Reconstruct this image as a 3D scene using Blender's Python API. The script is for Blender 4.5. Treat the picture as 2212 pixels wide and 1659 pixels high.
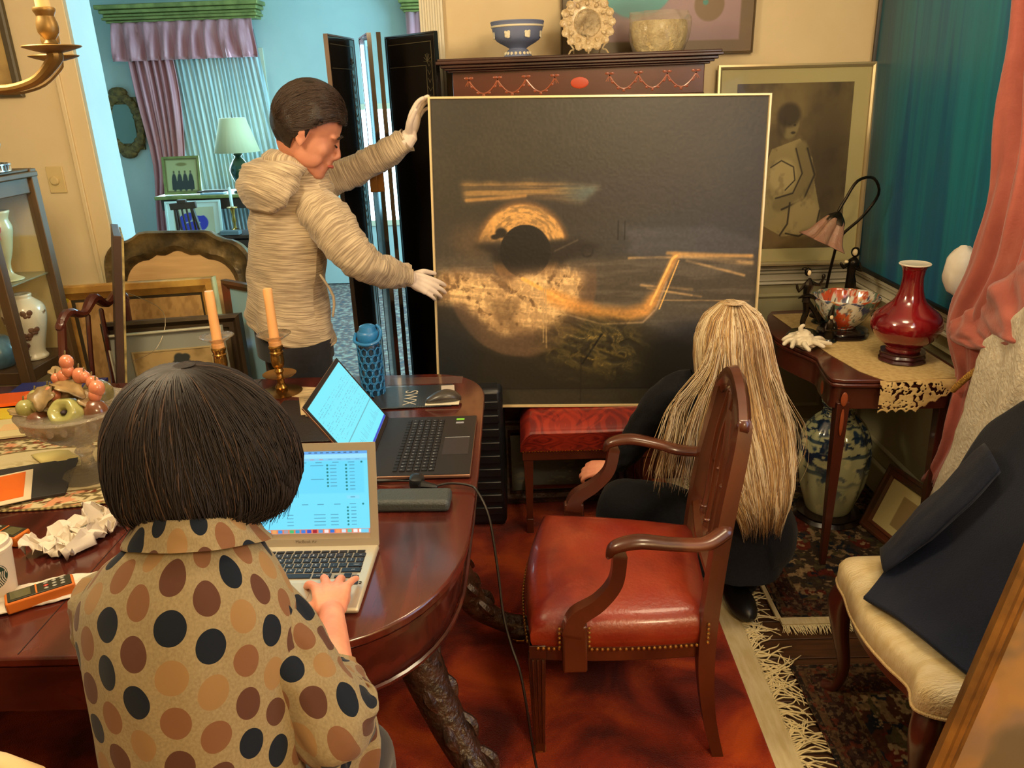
import bpy, bmesh, math, random
import numpy as np
from mathutils import Vector, Matrix, Euler, noise as mnoise
random.seed(7)
PI=math.pi
SC=bpy.context.scene
COL=SC.collection
for o in list(bpy.data.objects): bpy.data.objects.remove(o)
V=Vector
def lin(c):
    return tuple((x/12.92 if x<=.04045 else ((x+.055)/1.055)**2.4) for x in c)
def S(r,g,b): return lin((r/255,g/255,b/255))

# ---------------------------------------------------------------- camera
CAMF=1700.0
_p=math.radians(20.3);_r=math.radians(2.07);_y=math.radians(1.0)
fw=V((-math.sin(_y)*math.cos(_p),math.cos(_y)*math.cos(_p),-math.sin(_p)))
rt0=V((math.cos(_y),math.sin(_y),0));up0=rt0.cross(fw)
rt=rt0*math.cos(_r)-up0*math.sin(_r);up=rt0*math.sin(_r)+up0*math.cos(_r)
cam=bpy.data.cameras.new('camera');camo=bpy.data.objects.new('camera',cam);COL.objects.link(camo)
m3=Matrix((rt,up,-fw)).transposed();M4=m3.to_4x4();M4.translation=V((0,0,1.70))
camo.matrix_basis=M4
cam.sensor_width=36;cam.lens=CAMF/2212*36;cam.clip_start=.02
SC.camera=camo

# ---------------------------------------------------------------- world, light, exposure
SC.view_settings.view_transform='Standard';SC.view_settings.look='None'
SC.view_settings.exposure=0.22;SC.view_settings.gamma=1.0;SC.view_settings.use_curve_mapping=False
W=bpy.data.worlds.new('world');SC.world=W;W.use_nodes=True
W.node_tree.nodes['Background'].inputs[0].default_value=(.5,.75,1,1)
W.node_tree.nodes['Background'].inputs[1].default_value=.6
def light(kind,name,loc,energy,color,size=.1,size2=None,target=None,spread=None):
    l=bpy.data.lights.new(name,kind);l.energy=energy;l.color=color
    if kind=='AREA':
        l.shape='RECTANGLE';l.size=size;l.size_y=size2 or size
        if spread: l.spread=spread
    else: l.shadow_soft_size=size
    o=bpy.data.objects.new(name,l);COL.objects.link(o);o.location=loc
    if target is not None:
        d=V(target)-V(loc);o.rotation_euler=d.to_track_quat('-Z','Y').to_euler()
    return o
WARM=(1,.80,.50)
light('POINT','chandelier_light',(-1.15,1.55,2.25),62,WARM,.22)
light('POINT','assumed_ceiling_light',(.95,-.55,2.45),74,(1,.77,.46),.20)  # assumed warm light behind the camera, no ceiling fitting built
light('POINT','upper_warm_light',(.75,1.7,2.45),30,(1,.80,.52),.25)  # added warm point light below the ceiling, no fitting built, clear of the walls
light('AREA','added_cool_living_light',(1.55,5.6,1.7),195,(.36,.80,1.0),2.2,1.9,target=(-2.2,5.4,1.35))  # added area light for assumed side daylight; the right wall has no window
light('AREA','living_window_daylight',(-2.8,7.42,1.5),30,(.5,.8,1.0),1.1,1.3,target=(-2.6,5,1.2))
light('AREA','assumed_right_daylight',(1.49,1.35,1.45),7,(.62,.74,1.0),.8,1.2,target=(0,1.9,.8))  # assumed cool daylight from the unseen right-wall window

# ---------------------------------------------------------------- materials
MATS={}
def N(nt,t,**k):
    n=nt.nodes.new(t)
    for a,b in k.items(): setattr(n,a,b)
    return n
def mat(name,col,rough=.5,metal=0,col2=None,scale=8,stretch=(1,1,1),lo=.35,hi=.65,bump=0,bscale=None,detail=4,
        coord='Object',spec=.5,coat=0,trans=0,emit=None,es=1,sub=0,alpha=1,kind='noise',sheen=0,col3=None,ior=1.5,dist=0):
    if name in MATS: return MATS[name]
    m=bpy.data.materials.new(name);m.use_nodes=True;nt=m.node_tree;b=nt.nodes['Principled BSDF']
    I=b.inputs
    I['Base Color'].default_value=(*col,1);I['Roughness'].default_value=rough;I['Metallic'].default_value=metal
    I['Specular IOR Level'].default_value=spec;I['Coat Weight'].default_value=coat;I['Coat Roughness'].default_value=.08
    I['Transmission Weight'].default_value=trans;I['IOR'].default_value=ior;I['Alpha'].default_value=alpha
    I['Sheen Weight'].default_value=sheen
    if sub: I['Subsurface Weight'].default_value=sub;I['Subsurface Radius'].default_value=(.02,.008,.004);I['Subsurface Scale'].default_value=.5
    if emit: I['Emission Color'].default_value=(*emit,1);I['Emission Strength'].default_value=es
    L=nt.links
    if col2 is not None or bump:
        tc=N(nt,'ShaderNodeTexCoord');mp=N(nt,'ShaderNodeMapping');mp.inputs['Scale'].default_value=stretch
        L.new(tc.outputs[coord],mp.inputs[0])
    if col2 is not None:
        if kind=='noise':
            n=N(nt,'ShaderNodeTexNoise');n.inputs['Scale'].default_value=scale;n.inputs['Detail'].default_value=detail
            n.inputs['Distortion'].default_value=dist;out=n.outputs[0]
        elif kind=='wave':
            n=N(nt,'ShaderNodeTexWave');n.inputs['Scale'].default_value=scale;n.inputs['Distortion'].default_value=dist or 4
            n.inputs['Detail'].default_value=detail;out=n.outputs['Fac']
        elif kind=='voronoi':
            n=N(nt,'ShaderNodeTexVoronoi');n.inputs['Scale'].default_value=scale;out=n.outputs['Distance']
        elif kind=='magic':
            n=N(nt,'ShaderNodeTexMagic');n.inputs['Scale'].default_value=scale;n.turbulence_depth=4;out=n.outputs['Fac']
        L.new(mp.outputs[0],n.inputs['Vector'])
        r=N(nt,'ShaderNodeValToRGB');e=r.color_ramp.elements
        e[0].position=lo;e[1].position=hi;e[0].color=(*col,1);e[1].color=(*col2,1)
        if col3 is not None:
            x=e.new((lo+hi)/2);x.color=(*col3,1)
        L.new(out,r.inputs[0]);L.new(r.outputs[0],I['Base Color'])
    if bump:
        n2=N(nt,'ShaderNodeTexNoise');n2.inputs['Scale'].default_value=bscale or scale*3;n2.inputs['Detail'].default_value=3
        L.new(mp.outputs[0],n2.inputs['Vector'])
        bp=N(nt,'ShaderNodeBump');bp.inputs['Strength'].default_value=bump;bp.inputs['Distance'].default_value=.01
        L.new(n2.outputs[0],bp.inputs['Height']);L.new(bp.outputs[0],I['Normal'])
    MATS[name]=m;return m
def colmat(name,rough=.6,emit=0,spec=.4,bump=0,coat=0):
    """colour comes from the print / paint / weave stored per point on the mesh"""
    if name in MATS: return MATS[name]
    m=mat(name,(.5,.5,.5),rough,spec=spec,bump=bump,bscale=300,coat=coat)
    nt=m.node_tree;a=N(nt,'ShaderNodeAttribute',attribute_name='Col');b=nt.nodes['Principled BSDF']
    nt.links.new(a.outputs['Color'],b.inputs['Base Color'])
    if emit:
        nt.links.new(a.outputs['Color'],b.inputs['Emission Color']);b.inputs['Emission Strength'].default_value=emit
        nt.links.remove(b.inputs['Base Color'].links[0]);b.inputs['Base Color'].default_value=(.01,.01,.01,1)
    return m

# ---------------------------------------------------------------- mesh builder
def crom(P,sub):
    """Catmull-Rom through tuples of floats"""
    if sub<=1 or len(P)<3: return [tuple(p) for p in P]
    P=[np.array(p,float) for p in P];out=[]
    for i in range(len(P)-1):
        p0=P[max(i-1,0)];p1=P[i];p2=P[i+1];p3=P[min(i+2,len(P)-1)]
        for k in range(sub):
            t=k/sub
            out.append(tuple(.5*((2*p1)+(-p0+p2)*t+(2*p0-5*p1+4*p2-p3)*t*t+(-p0+3*p1-3*p2+p3)*t**3)))
    out.append(tuple(P[-1]));return out
class M:
    def __init__(s): s.v=[];s.f=[];s.t={};s.mi=[];s.cur=0
    def add(s,vs,fs,uv=None):
        b=len(s.v);s.v+=[tuple(x) for x in vs];s.f+=[tuple(b+i for i in f) for f in fs];s.mi+=[s.cur]*len(fs)
        if uv:
            for i,q in enumerate(uv): s.t[b+i]=q
        return s
    def box(s,c,d,R=None,tp=(1,1)):
        x,y,z=[a/2 for a in d];vs=[]
        for k in(-1,1):
            sx,sy=(tp if k>0 else (1,1))
            for a,b in((-1,-1),(1,-1),(1,1),(-1,1)): vs.append(V((a*x*sx,b*y*sy,k*z)))
        if R is not None: vs=[R@v for v in vs]
        vs=[v+V(c) for v in vs]
        return s.add(vs,[(3,2,1,0),(4,5,6,7),(0,1,5,4),(1,2,6,5),(2,3,7,6),(3,0,4,7)])
    def lathe(s,pr,c=(0,0,0),seg=24,R=None,flute=None,sub=1,squash=(1,1)):
        pr=crom(pr,sub);n=len(pr);vs=[];uv=[]
        for i,(r,z) in enumerate(pr):
            for k in range(seg):
                a=2*PI*k/seg;rr=r
                if flute: rr=r*(1+flute[1]*math.cos(flute[0]*a))
                q=V((rr*math.cos(a)*squash[0],rr*math.sin(a)*squash[1],z))
                if R is not None: q=R@q
                vs.append(q+V(c))
        fs=[]
        for i in range(n-1):
            for k in range(seg):
                k2=(k+1)%seg;fs.append((i*seg+k,i*seg+k2,(i+1)*seg+k2,(i+1)*seg+k))
        if pr[0][0]>1e-5: fs.append(tuple(range(seg-1,-1,-1)))
        if pr[-1][0]>1e-5: fs.append(tuple((n-1)*seg+k for k in range(seg)))
        return s.add(vs,fs)
    def tube(s,pts,rad,seg=8,sub=1,flat=1,upv=None,caps=True,twist=0):
        if not hasattr(rad,'__len__'): rad=[rad]*len(pts)
        K=crom([(*p,r) for p,r in zip(pts,rad)],sub);pts=[V(k[:3]) for k in K];rad=[max(k[3],1e-4) for k in K]
        n=len(pts)
        T=[(pts[min(i+1,n-1)]-pts[max(i-1,0)]).normalized() for i in range(n)]
        u=V(upv) if upv is not None else (V((0,0,1)) if abs(T[0].z)<.9 else V((1,0,0)))
        if caps:
            e0=pts[0]-T[0]*rad[0]*.6;e1=pts[-1]+T[-1]*rad[-1]*.6
            pts=[e0]+pts+[e1];rad=[rad[0]*.55]+rad+[rad[-1]*.55];T=[T[0]]+T+[T[-1]];n+=2
        vs=[]
        for i in range(n):
            if upv is not None: u=V(upv)
            u=(u-T[i]*u.dot(T[i]))
            u=u.normalized() if u.length>1e-6 else T[i].orthogonal().normalized()
            w=T[i].cross(u)
            for k in range(seg):
                a=2*PI*k/seg+PI/seg+twist*i;vs.append(pts[i]+(w*math.cos(a)+u*math.sin(a)*flat)*rad[i])
        fs=[]
        for i in range(n-1):
            for k in range(seg):
                k2=(k+1)%seg;fs.append((i*seg+k,i*seg+k2,(i+1)*seg+k2,(i+1)*seg+k))
        fs.append(tuple(range(seg-1,-1,-1)));fs.append(tuple((n-1)*seg+k for k in range(seg)))
        return s.add(vs,fs)
    def ell(s,c,r,R=None,seg=16,rings=10,fn=None):
        vs=[];fs=[]
        for i in range(1,rings):
            t=PI*i/rings
            for k in range(seg):
                a=2*PI*k/seg;d=V((math.sin(t)*math.cos(a),math.sin(t)*math.sin(a),-math.cos(t)))
                q=1 if fn is None else fn(d)
                q=V((d.x*r[0]*q,d.y*r[1]*q,d.z*r[2]*q))
                vs.append((R@q if R is not None else q)+V(c))
        for sgn in(-1,1):
            q=V((0,0,sgn*r[2]));vs.append((R@q if R is not None else q)+V(c))
        b=len(vs)-2
        for i in range(rings-2):
            for k in range(seg):
                k2=(k+1)%seg;fs.append((i*seg+k,i*seg+k2,(i+1)*seg+k2,(i+1)*seg+k))
        for k in range(seg):
            k2=(k+1)%seg;fs.append((b,k2,k));fs.append((b+1,(rings-2)*seg+k,(rings-2)*seg+k2))
        return s.add(vs,fs)
    def loft(s,rings,nseg=32,sub=6,fn=None,pw=1,caps=False,us=None):
        """rings: (centre, half-axis x, half-axis y); UV in metres around and along"""
        K=crom([(*c,*a,*b) for c,a,b in rings],sub);vs=[];uv=[];fs=[];L=0;pc=None
        for i,k in enumerate(K):
            c=V(k[:3]);a=V(k[3:6]);b=V(k[6:9])
            if pc is not None: L+=(c-pc).length
            pc=c;mr=us or (a.length+b.length)/2;nn=a.cross(b)
            nn=nn.normalized() if nn.length>1e-8 else V((0,0,1))
            for j in range(nseg+1):
                th=2*PI*j/nseg;cx=math.cos(th);sy=math.sin(th)
                if pw!=1: cx=math.copysign(abs(cx)**pw,cx);sy=math.copysign(abs(sy)**pw,sy)
                p=c+a*cx+b*sy
                if fn:
                    d=fn(th if j<nseg else 0,i/(len(K)-1),p)
                    p=p+(a*cx+b*sy).normalized()*d
                vs.append(p);uv.append((th*mr,L))
        n=len(K);w=nseg+1
        for i in range(n-1):
            for j in range(nseg): fs.append((i*w+j,i*w+j+1,(i+1)*w+j+1,(i+1)*w+j))
        if caps:
            fs.append(tuple(range(nseg-1,-1,-1)));fs.append(tuple((n-1)*w+k for k in range(nseg)))
        return s.add(vs,fs,uv)
    def prism(s,pts,h,mt=None,top=1.0):
        n=len(pts);cx=sum(p[0] for p in pts)/n;cy=sum(p[1] for p in pts)/n
        vs=[V((x,y,0)) for x,y in pts]+[V((cx+(x-cx)*top,cy+(y-cy)*top,h)) for x,y in pts]
        if mt is not None: vs=[mt@v for v in vs]
        fs=[tuple(range(n-1,-1,-1)),tuple(range(n,2*n))]+[(i,(i+1)%n,n+(i+1)%n,n+i) for i in range(n)]
        return s.add(vs,fs)
    def sheet(s,rows,nu=40,amp=.02,n=8,sub=4,phase=0,nrm=(0,-1,0),jit=.3,th=.002,ampv=None,wr=0):
        """pleated cloth hung between row ends (L,R[,amp])"""
        K=crom([(*r[0],*r[1],(r[2] if len(r)>2 else amp)) for r in rows],sub);vs=[];uv=[];fs=[];nr=V(nrm)
        for i,k in enumerate(K):
            A=V(k[:3]);B=V(k[3:6]);v=i/(len(K)-1)
            for j in range(nu+1):
                u=j/nu;p=A.lerp(B,u)
                q=math.sin(2*PI*n*(u+.02*math.sin(9*u+3*v))+phase)+jit*math.sin(2*PI*n*2.3*u+1.3+2*v)
                q+=wr*(mnoise.noise(V((u*9,v*9,phase)))*2)
                p=p+nr*k[6]*q;vs.append(p);uv.append((u,v))
        w=nu+1
        for i in range(len(K)-1):
            for j in range(nu): fs.append((i*w+j,i*w+j+1,(i+1)*w+j+1,(i+1)*w+j))
        return s.add(vs,fs,uv)
    def moulding(s,w,h,prof,c=(0,0,0)):
        """mitred picture frame; profile of (inset, height towards viewer), lies in XZ, front -Y, base centre at c"""
        vs=[]
        for a,d in prof:
            for x,z in((-w/2+a,a),(w/2-a,a),(w/2-a,h-a),(-w/2+a,h-a)): vs.append((c[0]+x,c[1]-d,c[2]+z))
        fs=[]
        n=len(prof)
        for i in range(n):
            i2=(i+1)%n
            for k in range(4):
                k2=(k+1)%4;fs.append((i*4+k,i*4+k2,i2*4+k2,i2*4+k))
        return s.add(vs,fs)
    def text(s,txt,size,mt,align='CENTER'):
        c=bpy.data.curves.new('t','FONT');c.body=txt;c.size=size;c.align_x=align;c.align_y='CENTER';c.resolution_u=3
        o=bpy.data.objects.new('t',c);COL.objects.link(o)
        me=bpy.data.meshes.new_from_object(o.evaluated_get(bpy.context.evaluated_depsgraph_get()))
        s.add([mt@v.co for v in me.vertices],[tuple(p.vertices) for p in me.polygons])
        bpy.data.objects.remove(o);bpy.data.meshes.remove(me);bpy.data.curves.remove(c);return s
MW={}
def mkmesh(name,m,mats,inv=None,smooth=True):
    me=bpy.data.meshes.new(name);vs=m.v
    if inv is not None: vs=[tuple(inv@V(v)) for v in vs]
    me.from_pydata(vs,[],m.f);me.update()
    if m.t:
        ul=me.uv_layers.new(name='UVMap');d=np.zeros((len(me.loops),2),np.float32)
        li=np.empty(len(me.loops),np.int32);me.loops.foreach_get('vertex_index',li)
        arr=np.zeros((len(vs),2),np.float32)
        for k,q in m.t.items(): arr[k]=q
        d=arr[li];ul.data.foreach_set('uv',d.ravel())
    for mm in mats: me.materials.append(mm)
    if len(mats)>1: me.polygons.foreach_set('material_index',m.mi)
    if smooth:
        me.polygons.foreach_set('use_smooth',[True]*len(me.polygons))
    return me
def tag(o,label=None,cat=None,group=None,kind=None):
    if label:o['label']=label
    if cat:o['category']=cat
    if group:o['group']=group
    if kind:o['kind']=kind
    return o
def thing(name,label,cat,mw,group=None,kind=None):
    o=bpy.data.objects.new(name,None);COL.objects.link(o);o.empty_display_size=.05
    if not isinstance(mw,Matrix): mw=Matrix.Translation(V(mw))
    o.matrix_basis=mw;MW[o.name]=mw.copy();tag(o,label,cat,group,kind);return o
def fixn(me):
    bm=bmesh.new();bm.from_mesh(me);bmesh.ops.recalc_face_normals(bm,faces=bm.faces);bm.to_mesh(me);bm.free()
def part(name,m,mt,parent=None,local=True,bevel=0,smooth=None,label=None,cat=None,group=None,kind=None,solid=0,subd=0,auto=35,remesh=0,sm=4,fix=True):
    """one mesh object; local=False: vertices are given in world space"""
    mats=mt if isinstance(mt,(list,tuple)) else [mt]
    inv=None;loc=None
    if parent is not None:
        if not local: inv=MW[parent.name].inverted()
    else:
        a=np.array(m.v);loc=V(((a[:,0].min()+a[:,0].max())/2,(a[:,1].min()+a[:,1].max())/2,a[:,2].min()))
        inv=Matrix.Translation(-loc)
    me=mkmesh(name,m,mats,inv)
    if fix: fixn(me)
    o=bpy.data.objects.new(name,me);COL.objects.link(o)
    if parent is not None: o.parent=parent;MW[o.name]=MW[parent.name]
    else: o.location=loc;MW[o.name]=Matrix.Translation(loc)
    if auto and not remesh: me.set_sharp_from_angle(angle=math.radians(auto))
    if remesh:
        r=o.modifiers.new('r','REMESH');r.mode='VOXEL';r.voxel_size=remesh;r.use_smooth_shade=True
        if sm:
            q=o.modifiers.new('s','SMOOTH');q.factor=.6;q.iterations=sm
    if bevel:
        b=o.modifiers.new('b','BEVEL');b.width=bevel;b.segments=2;b.limit_method='ANGLE';b.angle_limit=math.radians(40)
    if solid:
        q=o.modifiers.new('t','SOLIDIFY');q.thickness=solid;q.offset=0
    if subd:
        q=o.modifiers.new('u','SUBSURF');q.levels=subd;q.render_levels=subd
    return tag(o,label,cat,group,kind)
def dup(root,mw,label=None,group=None):
    def cp(o,par):
        c=o.copy();COL.objects.link(c);c.parent=par
        for ch in [x for x in COL.objects if x.parent==o]: cp(ch,c)
        return c
    kids=[x for x in COL.objects if x.parent==root]
    r=root.copy();COL.objects.link(r);r.matrix_basis=mw;MW[r.name]=mw
    for ch in kids: cp(ch,r)
    if label:r['label']=label
    if group:r['group']=group
    return r
def RZ(a): return Matrix.Rotation(a,3,'Z')
def RX(a): return Matrix.Rotation(a,3,'X')
def RY(a): return Matrix.Rotation(a,3,'Y')
def TR(loc,R=None):
    m=(R.to_4x4() if R is not None else Matrix.Identity(4));m.translation=V(loc);return m
def basis(loc,right,upv):
    x=V(right).normalized();z=V(upv);z=(z-x*z.dot(x)).normalized();y=z.cross(x)
    m=Matrix((x,y,z)).transposed().to_4x4();m.translation=V(loc);return m

# ---------------------------------------------------------------- painted surfaces
def _h(ix,iy,s):
    n=(ix*374761393+iy*668265263+s*1274126177)&0x7fffffff
    n=((n^(n>>13))*1274126177)&0x7fffffff
    return ((n^(n>>16))&0xffff)/65535.
def vn(x,y,s=0):
    x=np.asarray(x,float);y=np.asarray(y,float)
    ix=np.floor(x).astype(np.int64);iy=np.floor(y).astype(np.int64);fx=x-ix;fy=y-iy
    fx=fx*fx*(3-2*fx);fy=fy*fy*(3-2*fy)
    a=_h(ix,iy,s);b=_h(ix+1,iy,s);c=_h(ix,iy+1,s);d=_h(ix+1,iy+1,s)
    return (a*(1-fx)+b*fx)*(1-fy)+(c*(1-fx)+d*fx)*fy
def fbm(x,y,s=0,o=4):
    r=0;a=.5;t=0
    for i in range(o): r=r+a*vn(x*2**i,y*2**i,s+i);t+=a;a*=.55
    return r/t
def sst(a,b,x):
    t=np.clip((x-a)/(b-a),0,1);return t*t*(3-2*t)
class Art:
    """numpy canvas in uv 0..1 (u right, v up); colours sRGB 0-255"""
    def __init__(s,nx,ny,base):
        s.nx=nx;s.ny=ny;s.U,s.V=np.meshgrid(np.linspace(0,1,nx),np.linspace(0,1,ny))
        s.C=np.zeros((ny,nx,3))+np.array(base,float);s.Hh=np.zeros((ny,nx))
    def mix(s,c,m):
        m=np.clip(m,0,1)[...,None];s.C=s.C*(1-m)+np.array(c,float)*m;return s
    def ellm(s,cx,cy,rx,ry,soft=.1,rot=0):
        x=s.U-cx;y=s.V-cy
        if rot: x,y=x*math.cos(rot)+y*math.sin(rot),-x*math.sin(rot)+y*math.cos(rot)
        d=np.sqrt((x/rx)**2+(y/ry)**2);return 1-sst(1-soft,1+soft,d)
    def linem(s,pts,w,soft=.5,asp=1):
        D=np.full(s.U.shape,9.)
        for (x0,y0),(x1,y1) in zip(pts[:-1],pts[1:]):
            dx=(x1-x0)*asp;dy=y1-y0;L=dx*dx+dy*dy+1e-12
            t=np.clip((((s.U-x0)*asp)*dx+(s.V-y0)*dy)/L,0,1)
            D=np.minimum(D,np.hypot((s.U-x0)*asp-t*dx,(s.V-y0)-t*dy))
        return 1-sst(w*(1-soft),w*(1+soft),D)
    def boxm(s,x0,y0,x1,y1,soft=.004):
        return sst(x0-soft,x0+soft,s.U)*(1-sst(x1-soft,x1+soft,s.U))*sst(y0-soft,y0+soft,s.V)*(1-sst(y1-soft,y1+soft,s.V))
    def spoly(s,P,blur=3,warp=.012,fr=14,seed=3):
        U0,V0=s.U,s.V
        s.U=U0+warp*2*(fbm(U0*fr,V0*fr,seed,3)-.5);s.V=V0+warp*2*(fbm(U0*fr,V0*fr,seed+40,3)-.5)
        m=s.polym(P);s.U,s.V=U0,V0
        for _ in range(2):
            for ax in(0,1):
                c=np.cumsum(np.pad(m,[(blur+1,blur) if a==ax else (0,0) for a in(0,1)],mode='edge'),axis=ax)
                n=m.shape[ax];m=(np.take(c,range(2*blur+1,2*blur+1+n),axis=ax)-np.take(c,range(0,n),axis=ax))/(2*blur+1)
        return m
    def polym(s,P):
        ins=np.zeros(s.U.shape,bool);n=len(P)
        for i in range(n):
            x0,y0=P[i];x1,y1=P[(i+1)%n]
            if y0==y1: continue
            c=((y0>s.V)!=(y1>s.V))&(s.U<(x1-x0)*(s.V-y0)/(y1-y0)+x0);ins^=c
        return ins.astype(float)
def canvas(name,art,w,h,mt,parent,y=0,z=0,x=0,relief=0,fn=None,**k):
    """mesh in XZ facing -Y, base centre at (x,y,z); fn remaps (u,v)->xyz"""
    m=M();nx,ny=art.nx,art.ny
    if fn is None:
        P=np.stack([x+(art.U-.5)*w,y-art.Hh*relief,z+art.V*h],-1).reshape(-1,3)
    else: P=fn(art.U,art.V,art.Hh*relief).reshape(-1,3)
    m.v=[tuple(q) for q in P.tolist()]
    i=np.arange(nx-1)[None]+nx*np.arange(ny-1)[:,None]
    m.f=[tuple(q) for q in np.stack([i,i+1,i+nx+1,i+nx],-1).reshape(-1,4).tolist()];m.mi=[0]*len(m.f)
    o=part(name,m,mt,parent,fix=False,auto=0,**k)
    c=np.clip(art.C/255.,0,1);c=np.where(c<=.04045,c/12.92,((c+.055)/1.055)**2.4)
    a=o.data.color_attributes.new('Col','FLOAT_COLOR','POINT')
    a.data.foreach_set('color',np.concatenate([c.reshape(-1,3),np.ones((nx*ny,1))],1).astype(np.float32).ravel())
    return o
# ================================================================ SETTING
cream=mat('cream_wall_paint',S(226,205,164),.75,col2=S(219,197,155),scale=3,bump=.03,bscale=60)
green=mat('sage_dado_paint',S(176,168,128),.7,col2=S(168,160,122),scale=3)
whitep=mat('white_trim_paint',S(222,214,190),.45)
bluew=mat('pale_living_paint',S(190,205,205),.75,col2=S(180,196,198),scale=2)
ceilm=mat('ceiling_paint',S(225,220,205),.8)
woodfl=mat('dark_oak_floor',S(84,52,28),.4,col2=S(58,34,18),scale=5,stretch=(1.2,14,4))
def struct(name,m,mt,bevel=0,**k): return part(name,m,mt,None,kind='structure',bevel=bevel,**k)
fl=struct('floor',M().box((-1.2,.7,-.03),(5.6,5.9,.04)),woodfl)
pm=None
for i in range(29):
    y=.96+i*.0925
    m=M().box((1.06,y,-.004),(.94,.089,.012))
    if pm is None:
        o=part('plank',m,woodfl,fl,local=False,bevel=.002);pm=o;y0=y
    else:
        o=pm.copy();COL.objects.link(o);o.parent=fl;o.location=(0,y-y0,0)
struct('ceiling',M().box((-1.2,.8,2.74),(5.8,6.0,.06)),ceilm)
m=M().box((.61,3.69,.45),(1.98,.18,.9)).box((-3.05,3.69,.45),(2.38,.18,.9))
struct('wall_back',m,green)
m=M().box((.61,3.69,1.81),(1.98,.18,1.8)).box((-3.05,3.69,1.81),(2.38,.18,1.8)).box((-1.12,3.69,2.52),(1.5,.18,.38))
struct('wall_back_upper',m,cream)
struct('wall_right',M().box((1.58,.7,.44),(.1,5.8,.88)),green)
m=M().box((1.58,2.75,1.8),(.1,1.7,1.84)).box((1.58,-.8,1.8),(.1,2.8,1.84)).box((1.58,1.25,2.46),(.1,1.3,.52)).box((1.58,1.25,.92),(.1,1.3,.08))
struct('wall_right_upper',m,cream)
w=struct('window_2',M().moulding(1.3,1.26,[(0,0),(0,.05),(.06,.05),(.06,0)]),whitep,local=True)
w.rotation_euler=(0,0,PI/2);w.location=(1.56,1.25,.94)
struct('wall_left',M().box((-4.24,.7,1.36),(.1,6.0,2.72)),cream)
struct('wall_near',M().box((-1.2,-2.25,1.36),(5.8,.1,2.72)),cream)
# chair rails, skirting
def railprof(y0,z0,s=1): return None
def rail(name,x0,x1,z,axis='x',yw=3.6,h=.075,dpt=.03):
    m=M();L=x1-x0;c=(x0+x1)/2
    for dz,hh,dd in((0,.018,dpt),(-.022,.012,dpt*.55),(-.048,.03,dpt*.4),(-.072,.012,dpt*.8)):
        if axis=='x': m.box((c,yw-dd/2,z+dz),(L,dd,hh))
        else: m.box((yw-dd/2,c,z+dz),(dd,L,hh))
    return struct(name,m,whitep,bevel=.003)
rail('trim_1',-.28,1.53,.905);rail('trim_2',-4.18,-1.97,.915)
rail('trim_3',-2.1,3.58,.905,'y',1.53)
struct('baseboard_back',M().box((.62,3.59,.07),(1.8,.025,.14)),whitep,bevel=.004)
struct('baseboard_right',M().box((1.515,.7,.07),(.025,5.75,.14)),green,bevel=.004)
def pan(name,x0,x1,z0,z1,axis='x'):
    m=M().moulding(x1-x0,z1-z0,[(0,0),(0,.012),(.012,.018),(.024,.01),(.03,0)])
    o=struct(name,m,green)
    if axis=='x': o.location=((x0+x1)/2,3.6,z0)
    else: o.rotation_euler=(0,0,-PI/2);o.location=(1.53,(x0+x1)/2,z0)
pan('trim_4',.95,1.45,.2,.78);pan('trim_5',2.5,3.4,.2,.78,'y');pan('trim_6',1.4,2.4,.2,.78,'y')
# cased opening
m=M().box((-.34,3.585,1.16),(.095,.03,2.32))
for k in range(4): m.tube([(-.372+.021*k,3.568,0),(-.372+.021*k,3.568,2.3)],.007,6)
struct('trim_7',m,whitep)
m=M().box((-1.91,3.592,1.16),(.10,.016,2.32)).box((-1.945,3.586,1.16),(.02,.028,2.32))
struct('trim_8',m,cream,bevel=.003)
struct('trim_9',M().box((-1.855,3.69,1.16),(.012,.2,2.32)),bluew)
struct('trim_10',M().box((-.385,3.69,1.16),(.012,.2,2.32)),whitep)
# living room shell
struct('floor_living',M().box((-1.0,5.7,-.03),(5.9,4.0,.04)),mat('living_carpet',S(150,146,135),.9,col2=S(80,84,92),col3=S(120,90,84),scale=22,lo=.4,hi=.62))
struct('ceiling_living',M().box((-1,5.7,2.74),(5.9,4.0,.06)),ceilm)
struct('wall_living_back',M().box((-1,7.65,1.36),(5.9,.1,2.72)),bluew)
struct('wall_living_left',M().box((-3.93,5.7,1.36),(.1,4.0,2.72)),bluew)
struct('wall_living_right',M().box((1.95,5.7,1.36),(.1,4.0,2.72)),bluew)
m=M().moulding(.95,1.35,[(0,0),(0,.04),(.07,.04),(.07,0)],c=(0,0,0)).box((0,-.02,.66),(.82,.03,.05)).box((0,-.02,.66),(.03,.03,1.25)).box((0,-.03,-.03),(1.05,.08,.04))
w=struct('window_1',m,whitep);w.location=(-2.72,7.6,.75)
p=part('window_pane',M().box((0,-.012,.67),(.83,.006,1.22)),mat('window_glass',S(150,190,215),.05,spec=.8),w);p.location=(0,0,0)

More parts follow.
